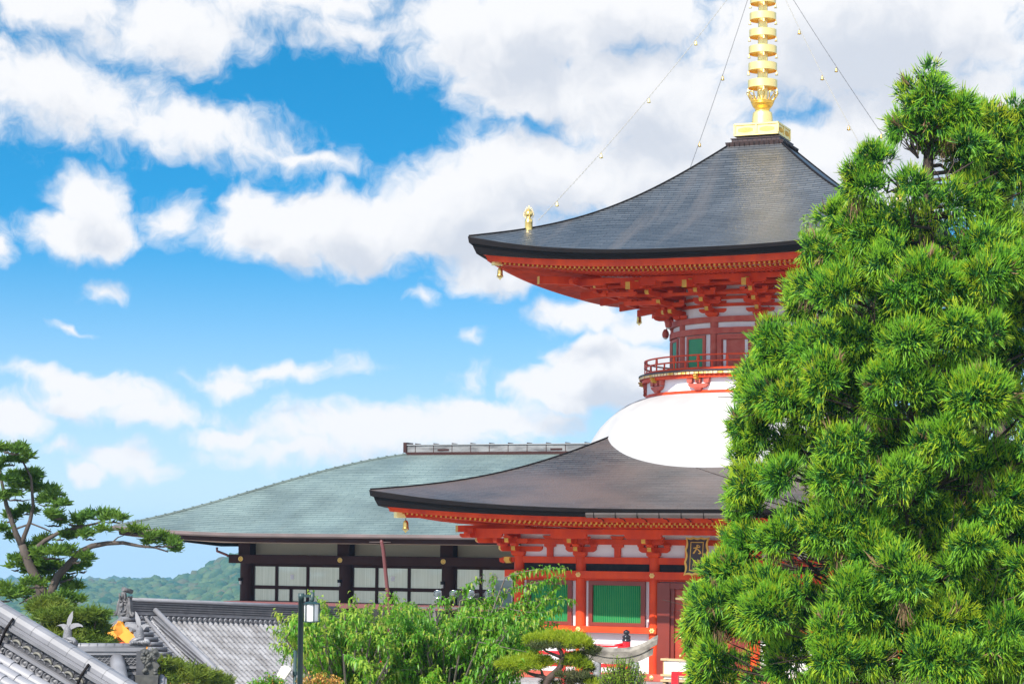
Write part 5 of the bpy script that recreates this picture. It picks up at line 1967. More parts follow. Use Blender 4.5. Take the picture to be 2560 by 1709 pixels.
for mi_, (mx, my, mz, Rm, a) in enumerate(mounds + inner):
    inn = mi_ >= len(mounds)
    back = math.sin(a) > 0.5
    out = np.array([math.cos(a), math.sin(a), 0.0])
    cen = np.array([mx, my, mz])
    nl_ = int(rng.integers(3, 6))
    lobes = []
    for _ in range(nl_):
        d = nrm(rng.normal(size=3) * np.array([1, 1, 0.75]) + out * 0.5 + np.array([0, 0, 0.15]))
        lobes.append((cen + d * Rm * rng.uniform(0.25, 0.6), Rm * rng.uniform(0.36, 0.60)))
    yel = rng.random() < 0.08
    for (lc, lr) in lobes:
        nspr = int(4 * math.pi * lr * lr * (46 if not (back or inn) else 18))
        d = nrm(rng.normal(size=(nspr, 3)))
        d = d[(d @ nrm(out * 0.7 + np.array([0, 0, 0.6]))) > -0.45]
        nspr = len(d)
        base = lc + d * lr * rng.uniform(0.45, 0.9, (nspr, 1))
        low = d[:, 2:3] < -0.1
        ax = nrm(d * 0.75 + out * 0.30 + np.where(low, np.array([0, 0, -0.25]), np.array([0, 0, 0.38])) + rng.normal(size=(nspr, 3)) * 0.28)
        k = 12
        A = np.repeat(ax, k, axis=0)
        n = len(A)
        sd = nrm(A + rng.normal(size=(n, 3)) * 0.34)
        st = np.repeat(base, k, axis=0) + rng.normal(size=(n, 3)) * 0.030
        bend = np.where(np.repeat(low, k, axis=0), np.array([0, 0, -0.18]), np.array([0, 0, 0.20])) + rng.normal(size=(n, 3)) * 0.10
        m_ = np.where(rng.random(nspr) < (0.8 if yel else 0.30), 1, 0)
        m_ = np.where(rng.random(nspr) < 0.012, 2, m_)
        mt_ = np.repeat(m_, k)
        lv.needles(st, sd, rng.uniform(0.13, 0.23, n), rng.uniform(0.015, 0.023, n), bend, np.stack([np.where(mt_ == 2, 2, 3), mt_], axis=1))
    if rng.random() < 0.14 and not inn:
        ns = 45
        st = cen + np.array([0, 0, -0.45 * Rm]) + out * 0.2 + rng.normal(size=(ns, 3)) * 0.05
        sd = np.tile(np.array([0, 0, -1.0]), (ns, 1)) + rng.normal(size=(ns, 3)) * 0.25
        lv.needles(st, sd, rng.uniform(0.2, 0.42, ns), rng.uniform(0.008, 0.014, ns), rng.normal(size=(ns, 3)) * 0.06, 2)
    if inn:
        continue
    h0 = mz - 0.3 * math.hypot(mx, my) - 0.1
    side = nrm(np.cross(out, [0, 0, 1.0]))
    w1, w2 = rng.normal() * 0.22, rng.normal() * 0.22
    pts = [np.array([0.0, 0.0, h0]), cen * np.array([0.3, 0.3, 0]) + np.array([0, 0, h0 + 0.05]) + side * w1, cen * np.array([0.62, 0.62, 0]) + np.array([0, 0, mz - 0.45]) + side * w2, cen + np.array([0, 0, -0.15])]
    br.tube([p - G3 for p in pts], [0.045, 0.034, 0.022, 0.008], 5, 0, None, False)
    for q in range(4):
        e_ = cen + rng.normal(size=3) * Rm * 0.55
        br.tube([pts[2] - G3, (pts[2] + e_) / 2 + rng.normal(size=3) * 0.08 - G3, e_ - G3], [0.014, 0.010, 0.004], 4, 0, None, False)
for i in range(len(lv.co)):
    lv.co[i] = lv.co[i] - np.array([0, 0, GZ])
lv.build('crown', [CEDAR, CEDAR_Y, CEDAR_B, mat('cedar_shaded_old_growth', (0.010, 0.065, 0.010), 0.6, noise=((0.024, 0.105, 0.012), 1.3, 0.2), spec=0.2)], cedar)  # needle bases: old growth, deepened to put shade into the crown's gaps
br.build('branches', BARK, cedar)
tk = MB()
tk.tube([(0, 0, 0), (0.02, 0, 2.5), (-0.02, 0.03, 5), (0.02, 0, 8), (0.1, 0, 11.5), (0.15, 0, 12.6)], [0.42, 0.34, 0.28, 0.2, 0.09, 0.03], 12, 0)
tk.build('trunk', BARK, cedar)


def blob_cloud(lv, cen, rad, n, kind, L, W, m, zbias=0.0, shell=0.45, axis_up=0.4):
    """leaves filling an ellipsoid, thicker near its surface"""
    d = nrm(rng.normal(size=(n, 3)))
    t = shell + (1 - shell) * rng.random((n, 1)) ** 0.6
    P = cen + d * t * rad
    D = d * 0.8 + rng.normal(size=(n, 3)) * 0.5 + np.array([0, 0, axis_up])
    if kind == 'leaf':
        lv.leaf(P, D, rng.uniform(0.7, 1.2, n) * L, rng.uniform(0.8, 1.2, n) * W, rng.uniform(0.2, 0.9, n), m)
    else:
        lv.needles(P, D, rng.uniform(0.7, 1.2, n) * L, rng.uniform(0.8, 1.2, n) * W, np.tile(np.array([0, 0, zbias]), (n, 1)), m)


# ---- broadleaf trees behind the cedar
def broad_tree(base_px, Y, blobs, label, leafn):
    b = atn(base_px, 1350, Y)
    t = empty('broadleaf_tree', (b[0], Y, GZ), 0, label, 'tree', 'broadleaf trees behind the cedar')
    lv = Leaves()
    tr = MB()
    o = np.array([b[0], Y, GZ])
    for (u, v, ru, rv, dy) in blobs:
        c = atn(u, v, Y + dy) - o
        k = (Y + dy) / FPX
        ncl = max(4, int(ru * rv / 650))
        for _ in range(ncl):
            d = nrm(rng.normal(size=3))
            cc_ = c + d * np.array([ru * k, min(ru * k, 2.0), rv * k]) * rng.uniform(0.45, 0.95)
            blob_cloud(lv, cc_, np.array([0.42, 0.42, 0.30]), leafn, 'leaf', 0.20, 0.085, 0, shell=0.2, axis_up=0.0)
            tr.tube([(0, 0, max(2.0, cc_[2] * 0.45)), (c * 0.6 + np.array([0, 0, c[2] * 0.2])), cc_], [0.10, 0.06, 0.012], 5, 0, None, False)
    tr.tube([(0, 0, 0), (0.1, 0, 3), (0, 0.1, 7)], [0.35, 0.3, 0.15], 10, 0)
    lv.build('crown', [BROAD], t)
    tr.build('trunk', BARK, t)


broad_tree(2180, 47, [(2095, 600, 62, 75, 0), (2125, 515, 40, 50, 0), (2165, 640, 90, 150, 0), (2120, 900, 140, 160, 1), (2150, 1150, 140, 150, 1), (2050, 600, 25, 40, 0)],
           'pale leaved broadleaf tree peeping out between pagoda roof and cedar', 95)
broad_tree(2500, 49, [(2540, 320, 70, 45, 0), (2500, 400, 90, 80, 0), (2560, 520, 90, 110, 0), (2480, 700, 120, 140, 1), (2420, 1000, 150, 180, 1), (2500, 1300, 150, 180, 1)],
           'pale leaved broadleaf tree showing above the cedar at the right edge', 95)

# ---- old conifer with flat layered pads at the left edge
LY = 62.0
lx = lambda q: (q[0] / 3.734, 1080 + q[1] / 3.734)
lb = atn(112, 1350, LY)
coni = empty('layered_conifer', (lb[0], LY, -7.0), 0, 'gnarled conifer with flat layered foliage pads and one long limb, left edge', 'tree')
o_ = np.array([lb[0], LY, -7.0])
pads = [(40, 140, 130, 45), (170, 160, 110, 40), (240, 215, 50, 35), (120, 265, 120, 40), (40, 330, 80, 35), (60, 440, 80, 45), (230, 395, 180, 40), (330, 450, 150, 45), (180, 500, 130, 40), (400, 530, 130, 45),
        (140, 590, 130, 40), (500, 580, 90, 35), (460, 640, 110, 40), (560, 670, 80, 40), (560, 760, 90, 45), (250, 720, 90, 40), (100, 790, 100, 45), (50, 900, 80, 40), (90, 970, 40, 35), (500, 830, 110, 40), (650, 830, 90, 30),
        (700, 800, 70, 25), (930, 765, 190, 38), (1060, 800, 110, 35), (830, 800, 70, 30), (700, 930, 110, 40), (840, 960, 100, 35), (1000, 905, 70, 30), (1260, 910, 150, 32), (1400, 960, 150, 32), (1560, 1030, 120, 28), (1670, 1090, 60, 24), (1480, 1030, 120, 30),
        (450, 1000, 90, 40), (560, 960, 100, 40), (330, 1070, 130, 40), (290, 1180, 190, 45), (480, 1130, 170, 45), (650, 1090, 150, 40), (170, 1250, 110, 35), (420, 1230, 170, 40), (700, 1170, 130, 45), (760, 1260, 100, 45), (590, 1270, 150, 45), (330, 1300, 140, 40),
        (520, 1390, 160, 45), (640, 1440, 100, 55), (330, 1400, 120, 45), (100, 1440, 110, 45), (220, 1490, 110, 45), (50, 1530, 110, 45), (640, 1540, 110, 60), (500, 1600, 150, 60), (330, 1590, 90, 50), (560, 1720, 150, 60)]
lv = Leaves()
kk = LY / FPX / 3.734
tw = MB()
for (x, y, rx, ry) in pads:
    u, v = lx((x, y))
    c = atn(u, v, LY + rng.uniform(-1.0, 1.0)) - o_
    n = int(rx * ry / 16)
    ncl = max(5, n // 21)
    subs = [(rng.uniform(0, 6.28), math.sqrt(rng.random())) for _ in range(max(3, int(rx / 22)))]
    for _ in range(ncl):
        # clump on a dome-shaped pad: flat below, rounded above
        t, q = subs[int(rng.integers(0, len(subs)))]
        hx, hy = q * math.cos(t) + rng.normal() * 0.10, q * math.sin(t) + rng.normal() * 0.2
        hz_ = (1 - q * q) * rng.uniform(0.2, 0.8) - 0.45 * rng.random()
        cc_ = c + np.array([hx * rx * kk, hy * min(rx * kk, 1.4), hz_ * ry * kk * 1.5])
        ns = 30
        d = nrm(rng.normal(size=(ns, 3)) * np.array([1, 1, 0.45]) + np.array([hx * 0.5, hy * 0.5, 0.28]))
        lv.needles(cc_ + rng.normal(size=(ns, 3)) * np.array([0.05, 0.05, 0.02]), d, rng.uniform(0.11, 0.25, ns), rng.uniform(0.030, 0.055, ns), np.tile(np.array([0, 0, 0.12]), (ns, 1)), 0)
    if rx > 80:
        for _ in range(4):
            e_ = c + np.array([rng.uniform(-1, 1) * rx * kk, rng.uniform(-0.5, 0.5), -0.1])
            tw.tube([c + np.array([0, 0, -ry * kk]), (c + e_) / 2 + np.array([0, 0, -ry * kk * 0.8]), e_], [0.03, 0.02, 0.007], 4, 0, None, False)
lv.build('crown', [CONI], coni)


def limb(mb, pts, r0, r1, Y, o, conv, n=8):
    P = [atn(*conv(p), Y) - o for p in pts]
    f_ = 0.62 if Y > 50 else 1.0
    mb.tube(P, list(np.linspace(r0 * f_, r1 * f_, len(P))), n, 0)


limb(tw, [(450, 1900), (440, 1700), (410, 1568), (380, 1450), (310, 1310), (240, 1160), (205, 1050)], 0.34, 0.17, LY, o_, lx, 10)
limb(tw, [(205, 1060), (150, 950), (110, 830), (60, 680), (35, 560), (10, 430), (-10, 250)], 0.15, 0.05, LY, o_, lx)
limb(tw, [(205, 1040), (225, 970), (280, 830), (310, 690), (300, 560), (290, 420), (200, 250)], 0.12, 0.04, LY, o_, lx)
limb(tw, [(460, 1640), (480, 1480), (540, 1340), (640, 1230), (760, 1110), (860, 1060), (1000, 1035), (1150, 1030), (1300, 1060), (1450, 1075), (1570, 1115)], 0.22, 0.03, LY, o_, lx)
limb(tw, [(300, 1110), (420, 1010), (560, 930), (720, 890), (900, 850), (1000, 810)], 0.12, 0.03, LY, o_, lx)
limb(tw, [(150, 900), (290, 850), (420, 900), (480, 930)], 0.05, 0.03, LY, o_, lx)
limb(tw, [(400, 1490), (300, 1540), (180, 1600)], 0.08, 0.03, LY, o_, lx)
limb(tw, [(560, 1400), (660, 1370), (720, 1330)], 0.06, 0.02, LY, o_, lx)
limb(tw, [(1040, 1035), (1100, 980), (1160, 960)], 0.04, 0.015, LY, o_, lx)
tw.build('trunk', mat('brown_grey_bark', (0.105, 0.080, 0.065), 0.9, noise=((0.05, 0.04, 0.034), 5, 0.2), bump=(18, 0.4), stretch=(1, 1, 0.3)), coni)


# ---- low garden pines between the tiled roofs
def low_pine(label, Y, pads, mat_=None, n_per=1.0):
    x0 = sum(p[0] for p in pads) / len(pads)
    b = atn(x0, 1350, Y)
    t = empty('garden_pine', (b[0], Y, -8.0), 0, label, 'tree', 'low pines between the tiled roofs')
    o = np.array([b[0], Y, -8.0])
    lv = Leaves()
    tr = MB()
    for (u, v, rx, ry) in pads:
        c = atn(u, v, Y + rng.uniform(-0.6, 0.6)) - o
        k = Y / FPX
        for _ in range(int(rx * ry / 14 * n_per)):
            a = rng.uniform(0, 6.28)
            q = math.sqrt(rng.random())
            cc_ = c + np.array([q * math.cos(a) * rx * k, q * math.sin(a) * rx * k * 0.7, (1 - q * q) * ry * k * rng.uniform(-0.5, 1)])
            ns = 24
            d = nrm(rng.normal(size=(ns, 3)) * np.array([1, 1, 0.5]) + np.array([0.45 * math.cos(a), 0.3 * math.sin(a), 0.30]))
            lv.needles(cc_ + rng.normal(size=(ns, 3)) * 0.04, d, rng.uniform(0.12, 0.26, ns), rng.uniform(0.022, 0.038, ns), np.tile(np.array([0.0, 0, 0.1]), (ns, 1)), 0)
        tr.tube([(0, 0, 0), (c[0] * 0.3, 0, c[2] * 0.6), c + np.array([0, 0, -0.1])], [0.12, 0.08, 0.02], 6, 0, None, False)
    lv.build('crown', [mat_ or CONI], t)
    tr.build('trunk', BARK, t)


PINE_L = mat('garden_pine_green', (0.075, 0.15, 0.018), 0.6, noise=((0.16, 0.19, 0.02), 1.2, 0.2), spec=0.25, trans=((0.2, 0.5, 0.02), 0.25, 1.6))
low_pine('feathery garden pine behind the left fish ornament', 58, [(150, 1545, 60, 25), (210, 1545, 50, 22), (240, 1535, 34, 14), (180, 1575, 75, 25), (228, 1572, 40, 22), (150, 1600, 60, 25), (215, 1600, 55, 22), (120, 1520, 45, 30), (262, 1606, 30, 12)], PINE_L)
low_pine('low green pine below the verge of the long temple roof', 60, [(400, 1655, 30, 14), (430, 1668, 40, 16), (470, 1680, 45, 16), (510, 1690, 35, 14), (450, 1700, 60, 18), (400, 1690, 40, 20), (540, 1705, 40, 12)], PINE_L)

# ---- cherry trees in front of the hall
def inside(p, poly):
    x, y = p
    c = False
    j = len(poly) - 1
    for i in range(len(poly)):
        xi, yi = poly[i]
        xj, yj = poly[j]
        if (yi > y) != (yj > y) and x < (xj - xi) * (y - yi) / (yj - yi) + xi:
            c = not c
        j = i
    return c


def cherry(label, base, Y, poly, tips, ntw, yfrac, dens=1.0):
    b = atn(base, 1350, Y)
    o = np.array([b[0], Y, GZ])
    t = empty('cherry_tree', (b[0], Y, GZ), 0, label, 'tree', 'leafy cherry trees in front of the hall')
    lv = Leaves()
    tr = MB()
    xs, ys_ = [p[0] for p in poly], [p[1] for p in poly]
    targets = [(u, v, 1.2, True) for (u, v) in tips]
    while len(targets) < ntw + len(tips):
        p = (rng.uniform(min(xs), max(xs)), rng.uniform(min(ys_), max(ys_)))
        if inside(p, poly):
            targets.append((p[0], p[1], rng.uniform(0.55, 1.0), False))
    root = np.array([0, 0, 1.4])
    for (u, v, ln, tip) in targets:
        e_ = atn(u, v, Y + (rng.uniform(-0.4, 0.4) if tip else rng.normal() * 0.9)) - o
        d = nrm(nrm(e_ - root) * np.array([1.25, 1.0, 0.8]) + rng.normal(size=3) * 0.30)
        s = e_ - d * ln
        bend_ = rng.normal(size=3) * 0.06
        tt = np.linspace(0, 1, 7)
        pts = [s + (e_ - s) * q + bend_ * math.sin(q * math.pi) + np.array([0, 0, -0.06 * q * q]) for q in tt]
        j = root + (s - root) * 0.45 + np.array([0, 0, -0.15])
        if True:
            tr.tube([root, j, s], [0.05, 0.03, 0.014], 5, 0, None, False)
        tr.tube(pts, list(np.linspace(0.013, 0.004, 7)), 4, 0, None, False)
        nl = int(104 * ln * dens)
        q = rng.uniform(0.05, 1.0, nl)
        idx = q * 6
        i0 = np.clip(idx.astype(int), 0, 5)
        fr_ = (idx - i0)[:, None]
        PA = np.array(pts)
        P = PA[i0] * (1 - fr_) + PA[i0 + 1] * fr_
        side = nrm(np.cross(d, [0, 0, 1]))
        sg = np.where(rng.random(nl) < 0.5, -1, 1)[:, None]
        D = side * sg * rng.uniform(0.4, 1.0, (nl, 1)) + d * rng.uniform(0.1, 0.8, (nl, 1)) + rng.normal(size=(nl, 3)) * 0.35 + np.array([0, 0, -0.05])
        P = P + rng.normal(size=(nl, 3)) * 0.035
        young = (rng.random(nl) < yfrac * (0.3 + 1.2 * q ** 3))
        lv.leaf(P, D, rng.uniform(0.09, 0.155, nl), rng.uniform(0.034, 0.052, nl), rng.uniform(0.5, 1.3, nl), young.astype(int))
    tr.tube([(0, 0, 0), (0.05, 0, 0.7), root], [0.13, 0.10, 0.06], 8, 0)
    lv.build('crown', [CHERRY, CHERRY_Y], t)
    tr.build('trunk', BARK_G, t)


cherry('yellow green cherry tree growing right behind the lamp post', 880, 41.0,
       [(690, 1555), (730, 1525), (790, 1520), (840, 1510), (880, 1515), (900, 1500), (960, 1515), (980, 1600), (960, 1740), (860, 1740), (800, 1700), (745, 1660), (705, 1600)],
       [(672, 1560), (690, 1520), (745, 1520), (775, 1470), (808, 1492), (848, 1502), (885, 1478), (700, 1590), (720, 1570), (930, 1500), (958, 1470), (680, 1600)], 210, 0.6)
cherry('dense green cherry tree with a long branch reaching across the left windows', 1120, 42.5,
       [(960, 1520), (990, 1495), (1010, 1490), (1040, 1540), (1090, 1550), (1130, 1520), (1180, 1500), (1225, 1490), (1270, 1520), (1300, 1530), (1330, 1530), (1370, 1550), (1350, 1610), (1320, 1630), (1300, 1700), (1300, 1760), (940, 1760), (950, 1620)],
       [(985, 1478), (1010, 1500), (1060, 1532), (1125, 1505), (1165, 1478), (1205, 1432), (1238, 1428), (1268, 1470), (1290, 1500), (1415, 1412), (1405, 1430), (1395, 1450), (1375, 1470), (1370, 1480), (1350, 1492), (1430, 1492), (1405, 1510), (1385, 1520), (1360, 1545),
        (1340, 1500), (1330, 1530), (1310, 1500), (1395, 1545), (1365, 1570), (1350, 1590), (1345, 1450), (1110, 1520), (1040, 1515)], 520, 0.28, 1.1)

# ---- shaped garden pine in front of the pagoda
BY = 40.5
bx = lambda q: (1220 + q[0] / 4.698, 1540 + q[1] / 4.698)
bb = atn(1362, 1350, BY)
bon = empty('shaped_pine', (bb[0], BY, GZ), 0, 'small shaped pine with yellow green cushion pads before the red railing', 'tree')
o_ = np.array([bb[0], BY, GZ])
lv = Leaves()
kb = BY / FPX / 4.698
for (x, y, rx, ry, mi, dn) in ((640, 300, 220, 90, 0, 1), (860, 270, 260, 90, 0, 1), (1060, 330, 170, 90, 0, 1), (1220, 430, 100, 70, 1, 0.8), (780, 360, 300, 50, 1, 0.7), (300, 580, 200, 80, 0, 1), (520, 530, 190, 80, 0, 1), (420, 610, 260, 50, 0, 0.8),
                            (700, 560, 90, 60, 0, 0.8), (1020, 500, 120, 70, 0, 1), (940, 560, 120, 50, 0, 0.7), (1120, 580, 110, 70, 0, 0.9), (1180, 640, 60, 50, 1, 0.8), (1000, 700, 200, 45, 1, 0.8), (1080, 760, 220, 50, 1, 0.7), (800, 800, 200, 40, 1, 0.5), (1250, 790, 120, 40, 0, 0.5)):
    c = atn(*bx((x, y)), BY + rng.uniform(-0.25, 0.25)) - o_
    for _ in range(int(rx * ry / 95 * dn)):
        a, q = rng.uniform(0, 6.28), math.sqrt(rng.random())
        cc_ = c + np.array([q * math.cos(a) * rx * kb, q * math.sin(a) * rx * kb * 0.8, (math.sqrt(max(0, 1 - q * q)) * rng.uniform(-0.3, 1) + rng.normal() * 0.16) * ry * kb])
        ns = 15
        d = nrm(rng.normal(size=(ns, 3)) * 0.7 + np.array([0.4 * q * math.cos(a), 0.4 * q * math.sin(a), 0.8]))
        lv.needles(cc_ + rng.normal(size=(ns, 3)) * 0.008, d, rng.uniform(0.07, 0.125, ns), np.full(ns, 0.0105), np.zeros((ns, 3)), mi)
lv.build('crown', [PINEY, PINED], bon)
tr = MB()
limb(tr, [(690, 1000), (680, 860), (700, 740), (790, 660), (850, 590), (880, 480), (860, 420), (820, 360)], 0.085, 0.03, BY, o_, bx)
limb(tr, [(700, 750), (640, 700), (560, 690), (480, 665), (420, 630)], 0.05, 0.018, BY, o_, bx)
limb(tr, [(640, 690), (630, 640), (590, 590)], 0.03, 0.012, BY, o_, bx)
limb(tr, [(870, 480), (760, 440), (690, 410), (640, 370)], 0.035, 0.012, BY, o_, bx)
limb(tr, [(860, 560), (960, 540), (1060, 560), (1140, 580)], 0.03, 0.012, BY, o_, bx)
limb(tr, [(880, 460), (980, 430), (1100, 420), (1220, 440)], 0.03, 0.01, BY, o_, bx)
tr.build('trunk', BARK, bon)


# ---- shrubs along the bottom
def shrub(name, label, u0, v0, Y, rx, ry, n, mats, L, W, frac=0.0, group=None, sprigs=True):
    b = atn(u0, v0, Y)
    base = np.array([b[0], Y, GZ])
    t = empty(name, tuple(base), 0, label, 'shrub', group)
    lv = Leaves()
    st = MB()
    k = Y / FPX
    c = b - base
    ns = n // 24
    for _ in range(ns):
        a, q = rng.uniform(0, 6.28), math.sqrt(rng.random())
        top = c + np.array([q * math.cos(a) * rx * k, q * math.sin(a) * rx * k * 0.8, math.sqrt(max(0.02, 1 - q * q)) * ry * k * rng.uniform(0.55, 1.08)])
        bot = c + np.array([top[0] - c[0], top[1], -ry * k]) * np.array([0.45, 0.45, 1]) if False else np.array([c[0] + (top[0] - c[0]) * 0.5, c[1] + (top[1] - c[1]) * 0.5, top[2] - 0.42])
        d = nrm(top - bot)
        q_ = rng.random(24)[:, None]
        P = bot + (top - bot) * q_ + rng.normal(size=(24, 3)) * 0.025
        D = d * rng.uniform(0.3, 1.0, (24, 1)) + rng.normal(size=(24, 3)) * 0.6
        m_ = (rng.random(24) < frac * (0.2 + q_[:, 0] ** 2 * 2)).astype(int)
        lv.leaf(P, D, rng.uniform(0.7, 1.2, 24) * L, rng.uniform(0.8, 1.2, 24) * W, rng.uniform(0.0, 0.6, 24), m_)
        st.tube([np.array([c[0] * 0.5, c[1] * 0.5, 0.2]) if False else (c[0] * 0.3, c[1] * 0.3, 0.0), bot, top], [0.02, 0.008, 0.003], 4, 0, None, False)
    lv.build('foliage', mats, t)
    st.build('stems', BARK, t)


shrub('round_shrub', 'bright green rounded shrub at the foot of the stone gateway', 1556, 1720, 40, 66, 78, 5200, [SHRUB, CHERRY_Y], 0.055, 0.022, 0.25)
shrub('azalea_bush', 'clipped bush with orange new leaves right of the lamp post foot', 800, 1735, 36.5, 75, 52, 4200, [CHERRY, AZ_O], 0.075, 0.028, 0.55, 'bushes along the bottom edge')
shrub('azalea_bush', 'clipped green bush left of the lamp post foot', 672, 1740, 36.5, 60, 55, 3000, [CHERRY, AZ_O], 0.08, 0.03, 0.06, 'bushes along the bottom edge')
shrub('azalea_bush', 'small yellow green bush at the bottom edge under the dense cherry tree', 1150, 1750, 36.0, 80, 40, 2600, [CHERRY, CHERRY_Y], 0.08, 0.03, 0.15, 'bushes along the bottom edge')
shrub('azalea_bush', 'light green bush tops rising at the bottom edge before the cedar', 2270, 1748, 34.0, 120, 60, 5000, [SHRUB, CHERRY_Y], 0.06, 0.014, 0.1, 'bushes along the bottom edge')
# ------------------------------------------------------------------ smaller things
# ---- name plaque under the lower eave
pq = empty('name_plaque', tuple(to_world(0, -6.75, -0.98)), PROT, 'tall black and gold plaque with two gold characters under the lower eave', 'plaque')
tilt = Matrix.Rotation(R_(-9), 4, 'X')
PB = mat('plaque_black', (0.030, 0.016, 0.011), 0.35, noise=((0.05, 0.028, 0.018), 3, 0.2))
PG = mat('plaque_gold', (0.72, 0.43, 0.08), 0.4, 0.35)
wv, hv = 0.36, 1.13


def wavy(off):
    pts = []
    W2, H2 = wv - off, hv / 2 - off
    n = 40
    for i in range(n):
        t = i / n
        pts.append((-W2 + 0.045 * abs(math.sin(t * math.pi * 3)) + 0.0, H2 * 0 + hv / 2 * (1 - 2 * t) * (H2 / (hv / 2))))
    for i in range(n // 2):
        t = i / (n // 2)
        pts.append((-W2 + 2 * W2 * t, -H2 + 0.03 * abs(math.sin(t * math.pi * 3))))
    for i in range(n):
        t = i / n
        pts.append((W2 - 0.045 * abs(math.sin(t * math.pi * 3)), -H2 + 2 * H2 * t))
    for i in range(n // 2):
        t = i / (n // 2)
        pts.append((W2 - 2 * W2 * t, H2 - 0.03 * abs(math.sin(t * math.pi * 3))))
    return pts


Mq = TR(0, 0, hv / 2) @ tilt
q = MB()
q.prism(wavy(0.0), -0.02, 0.05, lambda a, b, c: (a, c, b), 0, Mq)
q.build('board', PB, pq, recalc=True)
q = MB()
o1, o2 = wavy(-0.012), wavy(0.045)
n_ = len(o1)
v = [(a, -0.035, b) for a, b in o1] + [(a, -0.035, b) for a, b in o2] + [(a, 0.02, b) for a, b in o1] + [(a, -0.019, b) for a, b in o2]
f = []
for i in range(n_):
    j = (i + 1) % n_
    f += [(i, j, n_ + j, n_ + i), (i, 2 * n_ + i, 2 * n_ + j, j), (n_ + i, n_ + j, 3 * n_ + j, 3 * n_ + i)]
q.add(v, f, 0, Mq)
q.build('wavy_frame', PG, pq, recalc=True)
q = MB()
for (x0, x1, z0, z1) in ((-0.20, 0.20, 0.405, 0.425), (-0.20, 0.20, -0.425, -0.405), (-0.20, -0.18, -0.4049, 0.4049), (0.18, 0.20, -0.4049, 0.4049)):
    q.box(x0, x1, -0.028, -0.0201, z0, z1, 0, Mq)
q.build('inner_border', PG, pq)


def stroke(mb, pts, M, x, z, s):
    """a brush stroke: (x, z, half width) along its spine"""
    L_, R__ = [], []
    for i, (a, b, w) in enumerate(pts):
        p0 = pts[max(i - 1, 0)]
        p1 = pts[min(i + 1, len(pts) - 1)]
        dx, dz = p1[0] - p0[0], p1[1] - p0[1]
        l = math.hypot(dx, dz) or 1
        nx, nz = -dz / l, dx / l
        L_.append((x + s * (a + nx * w), z + s * (b + nz * w)))
        R__.append((x + s * (a - nx * w), z + s * (b - nz * w)))
    n = len(L_)
    v = [(a, -0.031, b) for a, b in L_] + [(a, -0.031, b) for a, b in R__]
    v += [(a, -0.0202, b) for a, b in L_] + [(a, -0.0202, b) for a, b in R__]
    fs = []
    for i in range(n - 1):
        fs.append((i, i + 1, n + i + 1, n + i))
        fs.append((i, 2 * n + i, 2 * n + i + 1, i + 1))
        fs.append((n + i, n + i + 1, 3 * n + i + 1, 3 * n + i))
    mb.add(v, fs, 0, M)


q = MB()                                                # the upper character
for pts in ([(-0.42, 0.12, 0.05), (-0.15, 0.16, 0.07), (0.15, 0.24, 0.06), (0.38, 0.22, 0.05), (0.36, 0.34, 0.04), (0.18, 0.48, 0.03), (0.06, 0.50, 0.05)],
            [(0.02, 0.52, 0.07), (0.02, 0.25, 0.075), (-0.12, -0.10, 0.08), (-0.35, -0.46, 0.09), (-0.45, -0.52, 0.03)],
            [(0.02, 0.06, 0.04), (0.22, -0.10, 0.06), (0.42, -0.30, 0.09), (0.50, -0.48, 0.10), (0.34, -0.52, 0.07), (0.18, -0.48, 0.02)]):
    stroke(q, pts, Mq, 0.0, 0.21, 0.25)
q.build('character', PG, pq, recalc=True)
q = MB()                                                # the lower character: cliff + spring on the left, head on the right
w = 0.035
for pts in ([(-0.50, 0.42, w), (-0.05, 0.44, w)], [(-0.42, 0.42, w), (-0.42, 0.0, w), (-0.55, -0.46, 0.02)], [(-0.22, 0.36, w), (-0.28, 0.26, 0.02)],
            [(-0.32, 0.24, w), (-0.06, 0.24, w)], [(-0.30, 0.24, w), (-0.30, -0.02, w)], [(-0.07, 0.24, w), (-0.07, -0.02, w)], [(-0.30, 0.11, 0.025), (-0.07, 0.11, 0.025)], [(-0.30, -0.02, w), (-0.07, -0.02, w)],
            [(-0.18, -0.02, w), (-0.18, -0.46, w), (-0.26, -0.40, 0.02)], [(-0.28, -0.16, w), (-0.38, -0.36, 0.02)], [(-0.08, -0.16, 0.02), (0.0, -0.34, w)],
            [(0.06, 0.44, w), (0.54, 0.46, w)], [(0.30, 0.44, w), (0.24, 0.30, 0.025)], [(0.14, 0.29, w), (0.14, -0.20, w)], [(0.46, 0.29, w), (0.46, -0.20, w)],
            [(0.14, 0.29, w), (0.46, 0.29, w)], [(0.14, 0.13, 0.025), (0.46, 0.13, 0.025)], [(0.14, -0.03, 0.025), (0.46, -0.03, 0.025)], [(0.14, -0.19, w), (0.46, -0.19, w)],
            [(0.22, -0.22, w), (0.06, -0.46, 0.02)], [(0.38, -0.22, w), (0.56, -0.46, w)]):
    stroke(q, pts, Mq, 0.005, -0.21, 0.21)
q.build('character', PG, pq, recalc=True)

# ---- wind bells on the roof corners
WB = mat('old_gold_bell', (0.75, 0.50, 0.16), 0.3, 1.0, noise=((0.45, 0.28, 0.08), 6, 0.2))


